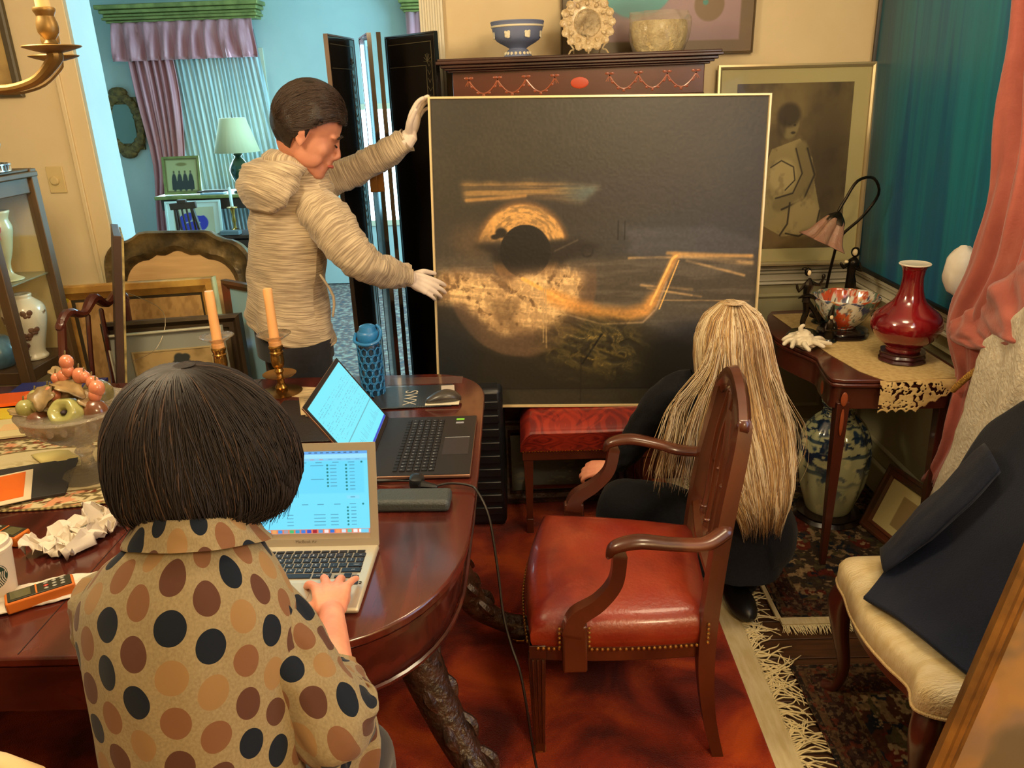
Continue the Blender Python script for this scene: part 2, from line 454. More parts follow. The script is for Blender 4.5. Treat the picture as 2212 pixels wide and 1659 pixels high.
# rugs ------------------------------------------------------------
redr=mat('rust_red_pile',S(84,18,8),.95,col2=S(184,72,18),col3=S(142,42,14),scale=3.6,detail=9,lo=.36,hi=.64,dist=.8,bump=.7,bscale=260,sheen=.08,spec=.05)
rr=thing('area_rug','large plain rust red wool rug with cream end band under the dining table','rug',(-.98,1.3,0))
part('pile',M().box((-.98,1.3,.008),(3.22,3.9,.016)),redr,rr,local=False,bevel=.005)
cr=mat('cream_warp_band',S(206,190,150),.9,col2=S(188,168,122),scale=60,stretch=(1,.2,1),bump=.2)
part('end_band',M().box((.665,1.3,.006),(.075,3.9,.011)),cr,rr,local=False)
m=M();rnd=random.Random(3)
for i in range(760):
    y=-.62+i*.0051+rnd.uniform(-.002,.002);L=rnd.uniform(.05,.115);cl=math.sin(y*42)*.012
    pts=[(.70,y,.010)];a=.5*math.sin(y*31)+rnd.uniform(-.35,.35);L*=1.25+.35*math.sin(y*17)
    x,yy=.70,y
    for k in range(4):
        a+=rnd.uniform(-.7,.7);x+=L/4*math.cos(a);yy+=L/4*math.sin(a)+cl*.3
        pts.append((x,yy,.006+.010*abs(math.sin(k+i))))
    m.tube(pts,[.0028,.0027,.0025,.0023,.0014],4,sub=2,caps=False)
part('fringe',m,mat('ivory_fringe',S(226,208,160),.9),rr,local=False,kind='stuff',auto=0)

def persian(nx,ny,wm,hm,field,seed,bw=.1):
    A=Art(nx,ny,field);x=A.U*wm;y=A.V*hm
    xm=np.abs(x-wm/2);ym=np.abs(y-hm/2)
    pal=[(150,120,84),(112,44,30),(38,42,52),(96,84,54),(176,146,104)]
    for i,(c,s,t) in enumerate(zip(pal,(26,17,34,22,42),(.60,.61,.60,.63,.63))):
        A.mix(c,sst(t,t+.03,fbm(xm*s,ym*s,seed+i*7,3)))
    md=np.minimum(np.minimum(x,wm-x),np.minimum(y,hm-y))
    for a,b,c in((bw*.0,bw*.12,(40,34,30)),(bw*.12,bw*.3,(110,84,56)),(bw*.3,bw*.36,(40,26,22)),(bw*.36,bw*.9,(60,38,34)),(bw*.9,bw,(120,96,60))):
        k=(md>a)&(md<b);A.mix(c,k*.85)
        q=k&(fbm(x*95,y*95,seed+3,3)>.58);A.mix((132,106,74) if c[0]<80 else (66,42,34),q*.75);q=k&(fbm(x*60,y*60,seed+33,3)>.66);A.mix((120,54,36),q*.8)
    A.C*=(.62+.3*fbm(x*120,y*120,3,2))[...,None]
    return A
def rug(name,label,A,x0,x1,y0,y1,z,band):
    r=thing(name,label,'rug',((x0+x1)/2,(y0+y1)/2,0))
    canvas('pile',A,1,1,colmat('woven_wool',.95,spec=.1,bump=.3),r,fn=lambda U,V_,H:np.stack([x0+U*(x1-x0),y0+V_*(y1-y0),np.full(U.shape,z)],-1),local=False,solid=.006)
    return r
A=persian(230,300,.68,1.2,(72,58,46),11)
u=rug('persian_rug','dark brown patterned Persian rug under the console table and floor jar',A,.84,1.5,2.21,3.42,.016,1)
part('selvedge',M().box((.828,2.81,.013),(.016,1.21,.014)),cr,u,local=False,bevel=.003)
part('end_band',M().box((1.17,2.193,.012),(.68,.035,.010)),cr,u,local=False)
m=M()
for i in range(230):
    x=.83+i*.003;a=rnd.uniform(-.5,.5);L=rnd.uniform(.025,.05)
    m.tube([(x,2.178,.012),(x+a*.01,2.178-L*.5,.014),(x+a*.03,2.178-L,.008)],[.002,.0018,.001],4,sub=2,caps=False)
part('fringe',m,MATS['ivory_fringe'],u,local=False,kind='stuff',auto=0)
A=persian(290,360,.72,1.2,(88,52,34),31,.13)
for (cx,cy,rx,ry) in((.34,.42,.13,.05),(.42,.22,.16,.06),(.30,.62,.09,.05),(.40,.02,.13,.06)):
    A.mix((186,66,28),A.ellm(cx,cy,rx,ry,.25)*sst(.3,.5,fbm(A.U*30,A.V*40,5)))
    for k in range(6): A.mix((222,200,150),A.ellm(cx-.08+.032*k,cy-.015*abs(k-2.5)+.02,.010,.008,.3))
rug('persian_rug','brown and orange flowered Persian rug under the cream brocade chair',A,.79,1.5,.74,1.975,.016,1)
# ================================================================ LIVING ROOM
pinkl=mat('dusty_pink_satin',S(205,140,150),.5,col2=S(188,120,130),scale=30,stretch=(1,1,.1),sheen=.4)
sheer=mat('white_sheer',S(205,218,220),.8,col2=S(170,195,205),scale=25,stretch=(1,1,.05))
greeng=mat('green_gilt_wood',S(150,150,84),.4,metal=.3,col2=S(120,122,66),scale=12)
t=thing('window_cornice','gilded green cornice over the pink valance in the far room','cornice',(-2.86,7.5,2.36))
def cornice(x0,x1,par):
    m=M();c=(x0+x1)/2;L=x1-x0
    for k,(z,d,h,e) in enumerate(((2.50,.24,.035,.05),(2.465,.21,.03,.03),(2.435,.185,.025,.01),(2.41,.20,.022,.02),(2.388,.17,.02,0))):
        m.box((c,7.6-d/2,z),(L+e*2,d,h))
    part('cornice_box',m,greeng,par,local=False,bevel=.006)
cornice(-3.52,-2.22,t)
def valance(x0,x1,n,par,seed):
    part('valance',M().sheet([((x0,7.44,2.38),(x1,7.44,2.38),.012),((x0,7.42,2.25),(x1,7.42,2.25),.035),((x0-.02,7.41,2.07),(x1+.02,7.41,2.07),.05)],nu=90,n=n,phase=seed,jit=.35),pinkl,par,local=False,solid=.004,auto=0)
v=thing('pleated_valance','dusty pink pleated valance under the far window cornice','valance',(-2.86,7.45,2.05));valance(-3.48,-2.26,9,v,.3)
c=thing('curtain','long dusty pink curtain left of the far window','curtain',(-3.3,7.45,0))
part('drape',M().sheet([((-3.42,7.5,2.3),(-3.02,7.46,2.3),.03),((-3.40,7.5,1.8),(-3.0,7.46,1.8),.03),((-3.36,7.5,1.2),(-3.06,7.46,1.2),.025),((-3.42,7.5,.75),(-3.18,7.46,.75),.02),((-3.5,7.5,.02),(-3.14,7.46,.02),.03)],nu=70,n=6,jit=.4),pinkl,c,local=False,solid=.004,auto=0)
c=thing('sheer_curtain','sheer white pleated curtain across the far window','curtain',(-2.7,7.5,0))
part('panel',M().sheet([((-3.12,7.53,2.3),(-2.28,7.53,2.3),.012),((-3.1,7.53,1.3),(-2.2,7.53,1.3),.016),((-3.1,7.53,.1),(-2.15,7.53,.1),.02)],nu=140,n=22,jit=.5),sheer,c,local=False,auto=0)
t=thing('window_cornice','short gilded green cornice end above the screen by the door casing','cornice',(-.6,7.5,2.36));cornice(-.95,-.1,t)
v=thing('pleated_valance','pink curtain end hanging beside the right door casing','valance',(-.6,7.45,1.9))
part('valance',M().sheet([((-.93,7.44,2.38),(-.1,7.44,2.38),.015),((-.93,7.42,1.9),(-.1,7.42,1.9),.04)],nu=60,n=7),pinkl,v,local=False,solid=.004,auto=0)
wn=struct('window_3',M().moulding(.62,1.1,[(0,0),(0,.04),(.05,.04),(.05,0)]),whitep);wn.location=(-1.22,7.6,.55)
part('window_pane',M().box((0,-.005,.55),(.54,.004,1.0)),mat('daylit_pane',S(220,240,255),.3,emit=(.62,.85,1.0),es=5.0),wn)  # assumed window; pane emits to stand for daylight behind the screen gaps
# mirror
gold=mat('old_gilt',S(132,104,56),.45,metal=.45,col2=S(92,70,38),scale=30,bump=.3)
t=thing('ornate_mirror','small carved gilt mirror left of the pink curtain in the far room','mirror',(-3.62,7.59,1.38))
m=M()
for k in range(26):
    a=2*PI*k/26;m.ell((-3.6+.155*math.cos(a),7.57,1.55+.235*math.sin(a)),(.05+.01*math.sin(5*a),.025,.045),seg=8,rings=6)
m.moulding(.30,.46,[(0,0),(0,.03),(.06,.02),(.06,0)],c=(-3.6,7.6,1.32));m.ell((-3.6,7.57,1.82),(.09,.03,.05),seg=10,rings=6).ell((-3.6,7.57,1.29),(.08,.03,.045),seg=10,rings=6)
part('carved_frame',m,gold,t,local=False)
part('glass',M().box((-3.6,7.575,1.55),(.2,.01,.34)),mat('old_mirror',S(110,128,120),.35,metal=.5),t,local=False)
# frames seen edge-on on the far room's left wall
dkw=mat('dark_walnut',S(70,48,36),.45,col2=S(48,30,22),scale=6,stretch=(1,1,.2))
for lab,y0,y1,z0,z1 in(('narrow brown frame seen edge-on high on the far left wall',6.55,7.25,1.78,2.32),('tall brown framed panel seen edge-on on the far left wall',6.0,6.9,.9,1.62)):
    mw=TR((-3.87,(y0+y1)/2,z0),RZ(PI/2));t=thing('picture_frame',lab,'picture',mw)
    part('frame',M().moulding(y1-y0,z1-z0,[(0,0),(0,.05),(.05,.04),(.05,0)]),dkw,t)
    part('picture',M().box((0,-.01,(z1-z0)/2),(y1-y0-.08,.01,z1-z0-.08)),mat('dim_print',S(110,116,104),.6),t)
# desk
t=thing('writing_desk','green-topped antique desk under the far window','desk',(-2.72,7.1,0))
part('desk_top',M().box((-2.68,7.15,.945),(.95,.46,.03)),greeng,t,local=False,bevel=.006)
part('frieze',M().box((-2.68,7.16,.88),(.88,.40,.09)),dkw,t,local=False,bevel=.004)
for sx in(-.4,.4):
    for y in(6.98,7.34):
        part('leg',M().tube([(-2.68+sx,y,.84),(-2.68+sx,y,.4),(-2.68+sx*1.02,y,.02)],[.026,.02,.013],8),dkw,t,local=False)
part('shelf',M().box((-2.68,7.16,.42),(.82,.38,.02)),dkw,t,local=False)
# lamp
t=thing('table_lamp','far room table lamp with pleated cream shade and dark green vase base','lamp',(-2.42,7.05,.96))
part('lamp_shade',M().lathe([(.105,1.58),(.108,1.575),(.19,1.30),(.186,1.30),(.104,1.575)],(-2.42,7.05,0),60,flute=(30,.012)),mat('pleated_cream_silk',S(218,212,170),.8),t,local=False,auto=0)
part('lamp_base',M().lathe([(0,.96),(.075,.962),(.07,.985),(.03,1.0),(.045,1.03),(.08,1.12),(.082,1.17),(.05,1.23),(.025,1.26),(.04,1.28),(.02,1.30),(.008,1.31),(.006,1.60),(0,1.62)],(-2.42,7.05,0),24,sub=3),mat('green_glaze',S(24,60,38),.15,coat=.6,col2=S(12,30,20),scale=12),t,local=False)
# group photograph
A=Art(80,80,(168,160,108));A.mix((120,112,70),1-A.boxm(.05,.05,.95,.95)); A.mix((176,170,120),A.boxm(.07,.07,.93,.93))
A.mix((132,120,70),A.ellm(.5,.82,.16,.05,.3))
for k in range(4):
    x=.26+.165*k;A.mix((52,54,52),A.ellm(x,.30,.075,.26,.15));A.mix((96,82,60),A.ellm(x,.60,.028,.04,.2))
A.mix((52,54,52),A.boxm(.18,.08,.84,.34))
mw=basis((-2.93,7.02,.965),(1,.05,.0),(.0,.22,1));t=thing('photo_frame','easel-backed group photograph of four dark figures on the far desk','photo',mw)
part('frame',M().moulding(.32,.32,[(0,0),(0,.018),(.018,.018),(.018,0)]),greeng,t)
canvas('photograph',A,.29,.29,colmat('print_paper',.5),t,y=-.006,z=.015)
# glass tray
t=thing('glass_tray','shallow dark-rimmed glass tray beside the far lamp','tray',(-2.66,6.98,.96))
part('rim',M().tube([(-2.78,6.94,.985),(-2.56,6.94,.985),(-2.53,7.05,.985),(-2.76,7.05,.985),(-2.78,6.94,.985)],.006,6),dkw,t,local=False)
part('plate',M().box((-2.66,6.995,.968),(.2,.09,.01)),mat('pale_glass',S(150,190,220),.1),t,local=False)
# art print with blue shape
A=Art(120,90,(196,190,160));A.mix((214,222,214),1-A.boxm(.12,.13,.88,.87))
A.mix((60,60,170),A.ellm(.47,.50,.29,.25,.04)*(1-A.ellm(.62,.78,.18,.12,.04)));A.mix((200,200,190),A.linem([(.34,.5),(.46,.55),(.6,.5)],.012,asp=1.3)+A.linem([(.46,.55),(.47,.66)],.012,asp=1.3))
mw=basis((-2.80,6.80,.56),(1,.05,0),(0,.18,1));t=thing('framed_print','white framed print with a blue shape leaning against the far desk','picture',mw)
part('frame',M().moulding(.47,.37,[(0,0),(0,.02),(.016,.02),(.016,0)]),mat('white_frame',S(205,220,215),.5),t)
canvas('print',A,.45,.35,colmat('print_paper',.5),t,y=-.006,z=.01)
part('stand',M().box((0,.14,-.28),(.5,.3,.5)),dkw,t)
# candlestick
t=thing('candlestick','small brass candlestick with a white candle by the far desk','candlestick',(-2.43,6.75,.66))
part('stick',M().lathe([(.055,.665),(.05,.68),(.012,.70),(.010,.74),(.018,.76),(.010,.80),(.022,.86),(.045,.868),(.045,.875),(.014,.88)],(-2.43,6.75,0),16),mat('brass',S(190,150,74),.25,metal=1),t,local=False)
part('candle',M().tube([(-2.43,6.75,.875),(-2.43,6.75,1.03)],.013,8),mat('white_wax',S(215,230,225),.5),t,local=False)
t=part('side_table',M().box((-2.42,6.78,.64),(.36,.3,.03)).box((-2.42,6.78,.36),(.30,.26,.5)).box((-2.42,6.78,.05),(.34,.28,.1)),dkw,bevel=.005)
tag(t,'small dark cabinet holding the brass candlestick in the far room','table')
t=part('small_box',M().box((-2.44,6.66,.675),(.16,.08,.035)),mat('greyblue_box',S(96,112,118),.5),bevel=.004);tag(t,'flat grey box lying before the small candlestick','box')
# slat-back chair
t=thing('side_chair','slat-back side chair with red seat in the far room','chair',(-2.45,6.2,0))
x0,x1,yb=-2.62,-2.30,6.05
for x,xt in((x0,x0+.02),(x1-.1,x1-.17)):
    part('back_post',M().tube([(x,yb,0),(x,yb,.45),(xt,yb-.03,.98)],[.016,.018,.014],6,sub=3),dkw,t,local=False)
part('top_rail',M().box((-2.535,yb-.03,.985),(.2,.028,.05),RY(-.05)).box((-2.54,yb-.03,1.015),(.07,.03,.03)),dkw,t,local=False,bevel=.005)
for k in range(4):
    x=-2.575+.035*k;part('slat',M().tube([(x+.01,yb,.5),(x-.005,yb-.02,.8),(x-.01,yb-.03,.96)],.008,6),dkw,t,local=False)
part('seat',M().ell((-2.38,6.22,.46),(.24,.22,.06)),mat('wine_red_seat',S(122,40,42),.5,coat=.2),t,local=False)
for x,y in((-2.58,6.4),(-2.2,6.4),(-2.18,6.08)): part('leg',M().tube([(x,y,.44),(x,y,.0)],[.018,.011],6),dkw,t,local=False)
t=part('folded_linen',M().box((-1.50,4.35,.60),(.34,.22,.04)).box((-1.5,4.35,.55),(.36,.24,.05)),mat('pale_green_cloth',S(190,225,200),.8,col2=S(180,214,190),scale=8),bevel=.012)
tag(t,'pale folded linens stacked behind the carved frame and the standing man','linen')
t=thing('low_stool','small dark stool under the folded pale linens','stool',(-1.5,4.35,0))
part('seat',M().box((-1.5,4.35,.505),(.4,.28,.04)),dkw,t,local=False,bevel=.006)
for sx in(-.16,.16):
    for sy in(-.1,.1): part('leg',M().tube([(-1.5+sx,4.35+sy,.49),(-1.5+sx,4.35+sy,0)],[.016,.012],6),dkw,t,local=False)
# folding screen ---------------------------------------------------
lac=mat('black_lacquer',S(30,28,26),.12,coat=.7,col2=S(34,28,22),scale=5,detail=6)
edge=mat('lacquer_edge',S(110,84,58),.4,col2=S(60,46,34),scale=14,stretch=(1,1,.2))
incis=mat('incised_gold',S(110,100,70),.5,metal=.3)
t=thing('folding_screen','tall black lacquer folding screen standing open in the doorway','screen',(-.6,3.3,0))
P=[(-.725,3.20),(-.655,3.50),(-.575,3.16),(-.535,3.17),(-.525,3.50),(-.29,3.27)]
pairs=[((-.704,3.20),(-.664,3.50)),((-.628,3.50),(-.548,3.23)),((-.510,3.22),(-.553,3.49)),((-.522,3.50),(-.300,3.26))]
hts=1.925
for i,(a,b) in enumerate(pairs):
    a=V((*a,0));b=V((*b,0));d=(b-a);L=d.length;mw=basis((a+b)/2,d,(0,0,1));inv=MW[t.name].inverted()
    m=M().box((0,0,.06+(hts-.06)/2),(L,.014,hts-.06));
    for s in(-1,1): m.box((s*(L/2-.012),0,.04),(.024,.014,.08))
    m.v=[tuple(mw@V(v)) for v in m.v];pn=part('panel',m,lac,t,local=False,bevel=.004)
    m=M()
    for s in(-1,1): m.box((s*(L/2+.002),0,hts/2),(.004,.017,hts))
    m.box((0,0,hts+.002),(L+.006,.017,.006))
    m.v=[tuple(mw@V(v)) for v in m.v];part('edge_strip',m,edge if i<1 else lac,pn,local=False)
    if i in(0,3):
        m=M();y=-.0078
        for x0_,x1_,z0_,z1_ in((-L/2+.02,L/2-.02,hts-.03,hts-.028),(L/2-.024,L/2-.022,.1,hts-.03),(-L/2+.02,L/2-.06,hts-.115,hts-.113),(L/2-.062,L/2-.060,.2,hts-.113)):
            m.box(((x0_+x1_)/2,y,(z0_+z1_)/2),(x1_-x0_,.001,z1_-z0_))
        rq=random.Random(9)
        for k in range(22):
            z=hts-.1-k*.03;x=L/2-.042;dx=rq.uniform(.008,.016)
            m.tube([(x-dx,y,z),(x,y,z-.018),(x+dx,y,z-.004)],.0007,4,caps=False)
        for k in range(7):
            a2=k*PI/6;m.tube([(L/2-.05,y,hts-.1),(L/2-.05-.025*math.cos(a2),y,hts-.1+.03*math.sin(a2))],.0008,4,caps=False)
        m.v=[tuple(mw@V(v)) for v in m.v];part('incised_line',m,incis,pn,local=False)
m=M()
for x,y in((-.575,3.19),(-.60,3.185)): m.box((x+.03,y-.01,1.40),(.03,.012,.10))
part('hinge',m,mat('hinge_brass',S(150,104,50),.35,metal=.7),t,local=False,bevel=.002)
# ================================================================ BACK WALL SIDE
mahog=mat('mahogany',S(84,40,26),.3,coat=.35,col2=S(66,26,18),scale=5,stretch=(1,1,.25),detail=6,dist=.6)
mahogx=mat('mahogany_x',S(88,38,26),.28,coat=.4,col2=S(62,24,18),scale=5,stretch=(.3,1,1),detail=6,dist=.6)
brass=mat('brass',S(190,150,74),.25,metal=1)
inlay=mat('satinwood_inlay',S(150,72,38),.35,coat=.3)
inlay2=mat('satinwood_line',S(150,96,52),.35,coat=.3)
prt=colmat('print_paper',.55)
pnt=colmat('oil_paint',.42,spec=.5)
# cabinet (secretary) behind the painting
t=thing('secretary_cabinet','tall mahogany cabinet with inlaid swag frieze behind the dark abstract painting','cabinet',(.24,3.4,0))
part('carcass',M().box((.24,3.41,.84),(.94,.32,1.66)),mahog,t,local=False,bevel=.004)
part('frieze',M().box((.24,3.415,1.725),(.965,.35,.115)),mahogx,t,local=False,bevel=.003)
m=M().moulding(1,1,[(0,0),(0,0)]);m=M()
for k,(e,z,h) in enumerate(((.0,1.672,.012),(.015,1.782,.008),(.028,1.79,.009),(.04,1.80,.012),(.056,1.812,.012),(.05,1.822,.01))):
    m.box((.24,3.41-e/2,z),(.965+2*e,.36+e,h))
part('cornice',m,mat('dark_mahogany',S(66,34,26),.3,coat=.4,col2=S(44,24,20),scale=6),t,local=False,bevel=.003)
y=3.239
for x0 in(-.18,.36):
    m=M()
    for k in range(3):
        xa=x0+.11*k+ (0 if x0<0 else 0);pts=[(xa+.11*u,y,1.745-.045*math.sin(PI*u)) for u in np.linspace(0,1,9)]
        m.tube(pts,.0032,5,caps=False,flat=.4,upv=(0,1,0))
        for q in range(5):
            u=(q+.5)/5;m.ell((xa+.11*u,y,1.745-.045*math.sin(PI*u)-.006),(.006,.001,.005),seg=6,rings=4)
    for k in range(4):
        xa=x0+.11*k
        for dx in(-.012,-.005,.005,.012): m.tube([(xa,y,1.752),(xa+dx*1.2,y,1.728)],.0022,4,caps=False,flat=.4,upv=(0,1,0))
        for s in(-1,1): m.ell((xa+s*.009,y,1.757),(.009,.001,.005),seg=8,rings=4)
    part('swag_inlay',m,inlay,t,local=False,kind='stuff')
part('oval_inlay',M().ell((.245,y,1.727),(.035,.0015,.021),seg=20,rings=8),mat('red_inlay',S(196,70,32),.4),t,local=False)
for sx in(-.24,.24):
    d=part('door',M().moulding(.47,.9,[(0,0),(0,.012),(.05,.012),(.06,.004),(.06,0)],c=(.24+sx,3.25,.74)).box((.24+sx,3.249,1.19),(.36,.004,.8)),mahogx,t,local=False)
# blue jasper bowl
jas=mat('pale_blue_jasper',S(112,122,152),.6);wh=mat('white_relief',S(226,216,186),.6)
c=(.012,3.36,1.828)
t=thing('footed_bowl','pale blue stoneware footed bowl with white relief sprigs on the cabinet','bowl',c)
part('bowl',M().lathe([(.052,0),(.055,.006),(.04,.028),(.034,.034),(.05,.044),(.082,.062),(.094,.085),(.103,.122),(.105,.128),(.101,.128),(.09,.09),(.04,.05),(0,.045)],c,40,sub=3),jas,t,local=False)
m=M()
for k in range(18):
    a=2*PI*k/18;m.ell((c[0]+.049*math.cos(a),c[1]+.049*math.sin(a),c[2]+.015),(.006,.006,.007),seg=8,rings=5)
m.lathe([(.1005,.108),(.103,.110),(.1035,.114),(.1015,.116)],c,40)
for a in(-2.0,-1.15,-.3,-2.9):
    R=RZ(a+PI/2);cc=V((c[0]+.094*math.cos(a),c[1]+.094*math.sin(a),c[2]+.082))
    for dx,dz,rx,rz in((0,0,.012,.013),(.006,.009,.007,.007),(-.007,.007,.006,.008),(.003,-.009,.008,.006),(-.006,-.006,.006,.007)):
        q=R@V((dx,0,0));m.ell(cc+q+V((0,0,dz)),(rx,.003,rz),R=R,seg=8,rings=5)
part('relief',m,wh,t,local=False)
# cream plate on wire easel
t=thing('display_plate','pierced cream relief plate on a clear wire easel, on the cabinet','plate',(.30,3.35,1.828))
pm_=mat('cream_glazed_relief',S(222,200,156),.35,coat=.4,col2=S(190,160,112),scale=38,bump=1.0,bscale=70)
R=RX(PI/2-.18);cc=(.285,3.36,1.942)
m=M().lathe([(0,.0),(.048,.0),(.052,.006),(.072,.009),(.093,.016),(.098,.019),(.094,.014),(.06,.004),(.05,-.005),(0,-.006)],cc,48,R=R,flute=None)
for k in range(16):
    a=2*PI*k/16;m.ell(V(cc)+R@V((.094*math.cos(a),.094*math.sin(a),.017)),(.016,.016,.005),R=R,seg=8,rings=6)
for k in range(12):
    a=2*PI*k/12;m.ell(V(cc)+R@V((.072*math.cos(a),.072*math.sin(a),.012)),(.011,.008,.006),R=R@RZ(a),seg=8,rings=6)
m.ell(V(cc)+R@V((.01,.02,.002)),(.028,.018,.004),R=R)
part('plate',m,pm_,t,local=False)
m=M();m.lathe([(.050,.006),(.052,.0085),(.054,.006)],cc,40,R=R)
part('foot_ring',m,pm_,t,local=False)
clear=mat('clear_plastic',S(225,205,165),.12,trans=.5,ior=1.3)
m=M()
for sx in(-.062,.0,.062):
    m.tube([(.285+sx*1.25,3.30,1.829),(.285+sx*1.1,3.315,1.845),(.285+sx*.9,3.325,1.85),(.285+sx*1.15,3.335,1.875),(.285+sx,3.345,1.90),(.285+sx*.8,3.40,1.83)],.0035,6,sub=3)
part('easel',m,clear,t,local=False)
# bubble-wrapped bowl
t=thing('wrapped_bowl','white embossed bowl wrapped in clear film at the cabinet right end','bowl',(.56,3.36,1.828))
cw=(.565,3.36,1.828)
rl=mat('white_emboss',S(216,198,148),.4,coat=.5,col2=S(188,164,110),scale=26,bump=1.2,bscale=60,detail=6)
part('bowl',M().lathe([(.085,0),(.10,.03),(.108,.07),(.106,.108),(.098,.112),(.096,.08),(.08,.02),(0,.012)],cw,40,sub=2,squash=(1,.7)),rl,t,local=False)
film=mat('cling_film',S(230,222,200),.12,trans=.75,ior=1.15,alpha=.6,bump=.9,bscale=40)
part('film',M().loft([((cw[0],cw[1],cw[2]+z),(rx,0,0),(0,ry,0)) for z,rx,ry in((.002,.095,.066),(.05,.112,.08),(.09,.118,.082),(.125,.116,.082),(.148,.112,.07))],40,4,fn=lambda a,v,p:.007*math.sin(7*a+4*v)+(.012*math.sin(3*a) if v>.8 else 0)),film,t,local=False,auto=0)
# abstract picture above the cabinet
A=Art(200,160,(156,126,128));U,Vv=A.U,A.V
A.mix((120,92,98),sst(.0,.5,.32-Vv)*.8);A.mix((176,150,150),sst(.3,.9,Vv)*.5)
A.mix((96,72,80),A.ellm(.25,.35,.25,.16,.6)*.5)
A.mix((72,150,150),A.ellm(.385,.49,.215,.275,.03));A.mix((60,120,124),A.ellm(.385,.27,.12,.05,.7)*.5)
A.mix((120,94,62),A.ellm(.765,.285,.078,.098,.06))
A.mix((60,130,120),A.ellm(.745,.30,.014,.018,.2));A.mix((190,90,40),A.ellm(.742,.325,.010,.012,.3))
bm_=1-sst(.0,.01,np.minimum(np.minimum(U-.055,.935-U),np.minimum(Vv-.07,.93-Vv)))
A.mix((112,88,58),bm_);A.mix((76,66,44),bm_*sst(.8,0,U)*.6)
A.mix((100,84,52),bm_*.5*vn(U*5,Vv*30,3))
t=thing('framed_abstract','lilac picture with turquoise disc and painted brown border above the cabinet','picture',basis((.592,3.594,1.828),(1,0,-.012),(0,0,1)))
canvas('picture',A,.79,.64,pnt,t,y=-.022,z=.004)
part('frame',M().moulding(.80,.65,[(0,0),(0,.026),(.006,.028),(.008,.022),(.008,0)]),mat('brown_edge',S(96,78,50),.4),t)
# framed drawing of seated figure, leaning on the back wall
A=Art(230,280,(112,96,60));U,Vv=A.U,A.V
n=fbm(U*7,Vv*7,4)
A.mix((70,58,38),sst(.35,.75,n)*.8);A.mix((150,132,84),A.ellm(.45,.78,.35,.2,.9)*.6*fbm(U*9,Vv*12,8));A.mix((60,48,32),A.ellm(.8,.55,.2,.4,.8)*.6)
A.mix((128,104,62),A.ellm(.35,.08,.5,.09,.6)*.8)
A.U=A.U-.17;A.V=A.V+.045
sk=(132,118,78);ink=(58,48,32)
A.mix((176,160,108),A.polym([(.16,.66),(.40,.72),(.52,.60),(.56,.44),(.62,.28),(.55,.14),(.30,.12),(.10,.2),(.08,.5)])*.75)
A.mix(sk,A.ellm(.30,.815,.085,.095,.12));A.mix(ink,A.ellm(.29,.86,.10,.07,.25)*.9);A.mix(ink,A.ellm(.345,.80,.012,.007,.3)+A.ellm(.30,.805,.012,.006,.3)+A.ellm(.335,.755,.02,.008,.4))
A.mix(ink,A.ellm(.23,.79,.04,.07,.5)*.6)
A.mix(sk,A.linem([(.42,.66),(.50,.50),(.42,.36),(.25,.32)],.045,.35,.8));A.mix(ink,A.linem([(.47,.66),(.55,.50),(.47,.35),(.28,.29)],.006,.6,.8));A.mix(ink,A.linem([(.37,.66),(.44,.51),(.37,.39),(.22,.36)],.005,.6,.8))
A.mix((182,166,116),A.ellm(.27,.50,.12,.10,.2));A.mix(ink,A.linem([(.16,.55),(.25,.59),(.36,.55),(.38,.47),(.30,.41)],.004,.6,.8))
A.mix((170,152,104),A.ellm(.48,.24,.14,.12,.2));A.mix(ink,A.linem([(.35,.33),(.34,.2),(.28,.13)],.006,.6,.8)+A.linem([(.62,.28),(.6,.18),(.45,.12),(.33,.14)],.005,.6,.8))
A.U=A.U+.17;A.V=A.V-.045
A.mix((74,60,38),sst(.6,.8,fbm(U*14,Vv*14,9))*.25)
ang=.02
mw=basis((1.17,3.50,.935),(1,0,-.01),(0,.075,1));t=thing('framed_drawing','brown drawing of a crouching figure in wide mat and thin frame, corner behind the console','picture',mw)
part('frame',M().moulding(.66,.84,[(0,0),(0,.022),(.008,.024),(.016,.018),(.018,.008),(.018,0)]),mat('silver_gilt',S(190,172,132),.35,metal=.5),t)
part('mount',M().box((0,-.004,.42),(.63,.008,.81)),mat('cream_mount',S(182,172,122),.8),t)
canvas('drawing',A,.49,.69,prt,t,y=-.0095,z=.075,x=0)
part('glazing',M().box((0,-.013,.42),(.63,.002,.81)),mat('picture_glass',S(255,255,255),.03,trans=1,alpha=.12,spec=.9),t)
# turquoise painting on right wall
A=Art(240,140,(20,106,122));U,Vv=A.U,A.V
A.C[:]=(22,110,150)
s1=fbm(U*26+Vv*2.0,Vv*1.2,5);s2=fbm(U*70+Vv*6,Vv*2,8)
A.mix((30,136,158),sst(.35,.65,s1)*.9);A.mix((20,88,142),sst(.45,.62,fbm(U*14+Vv*1.5,Vv,15))*.7);A.mix((62,100,112),sst(.33,0,U)*.7);A.mix((20,144,152),sst(.3,.9,U)*sst(.2,.8,fbm(U*9,Vv*2,2))*.6);A.C*=(.80+.18*s2)[...,None]
t=thing('turquoise_painting','large turquoise painting in thin black frame on the right wall','painting',TR((1.522,3.0,.915),RZ(-PI/2)))
L=1.14
canvas('canvas',A,L-.03,1.5,mat('turq',(0,0,0)) if 0 else pnt,t,y=-.018,z=.015)
part('frame',M().moulding(L,1.53,[(0,0),(0,.03),(.012,.03),(.015,.02),(.015,0)]),mat('black_frame',S(22,20,20),.4),t)

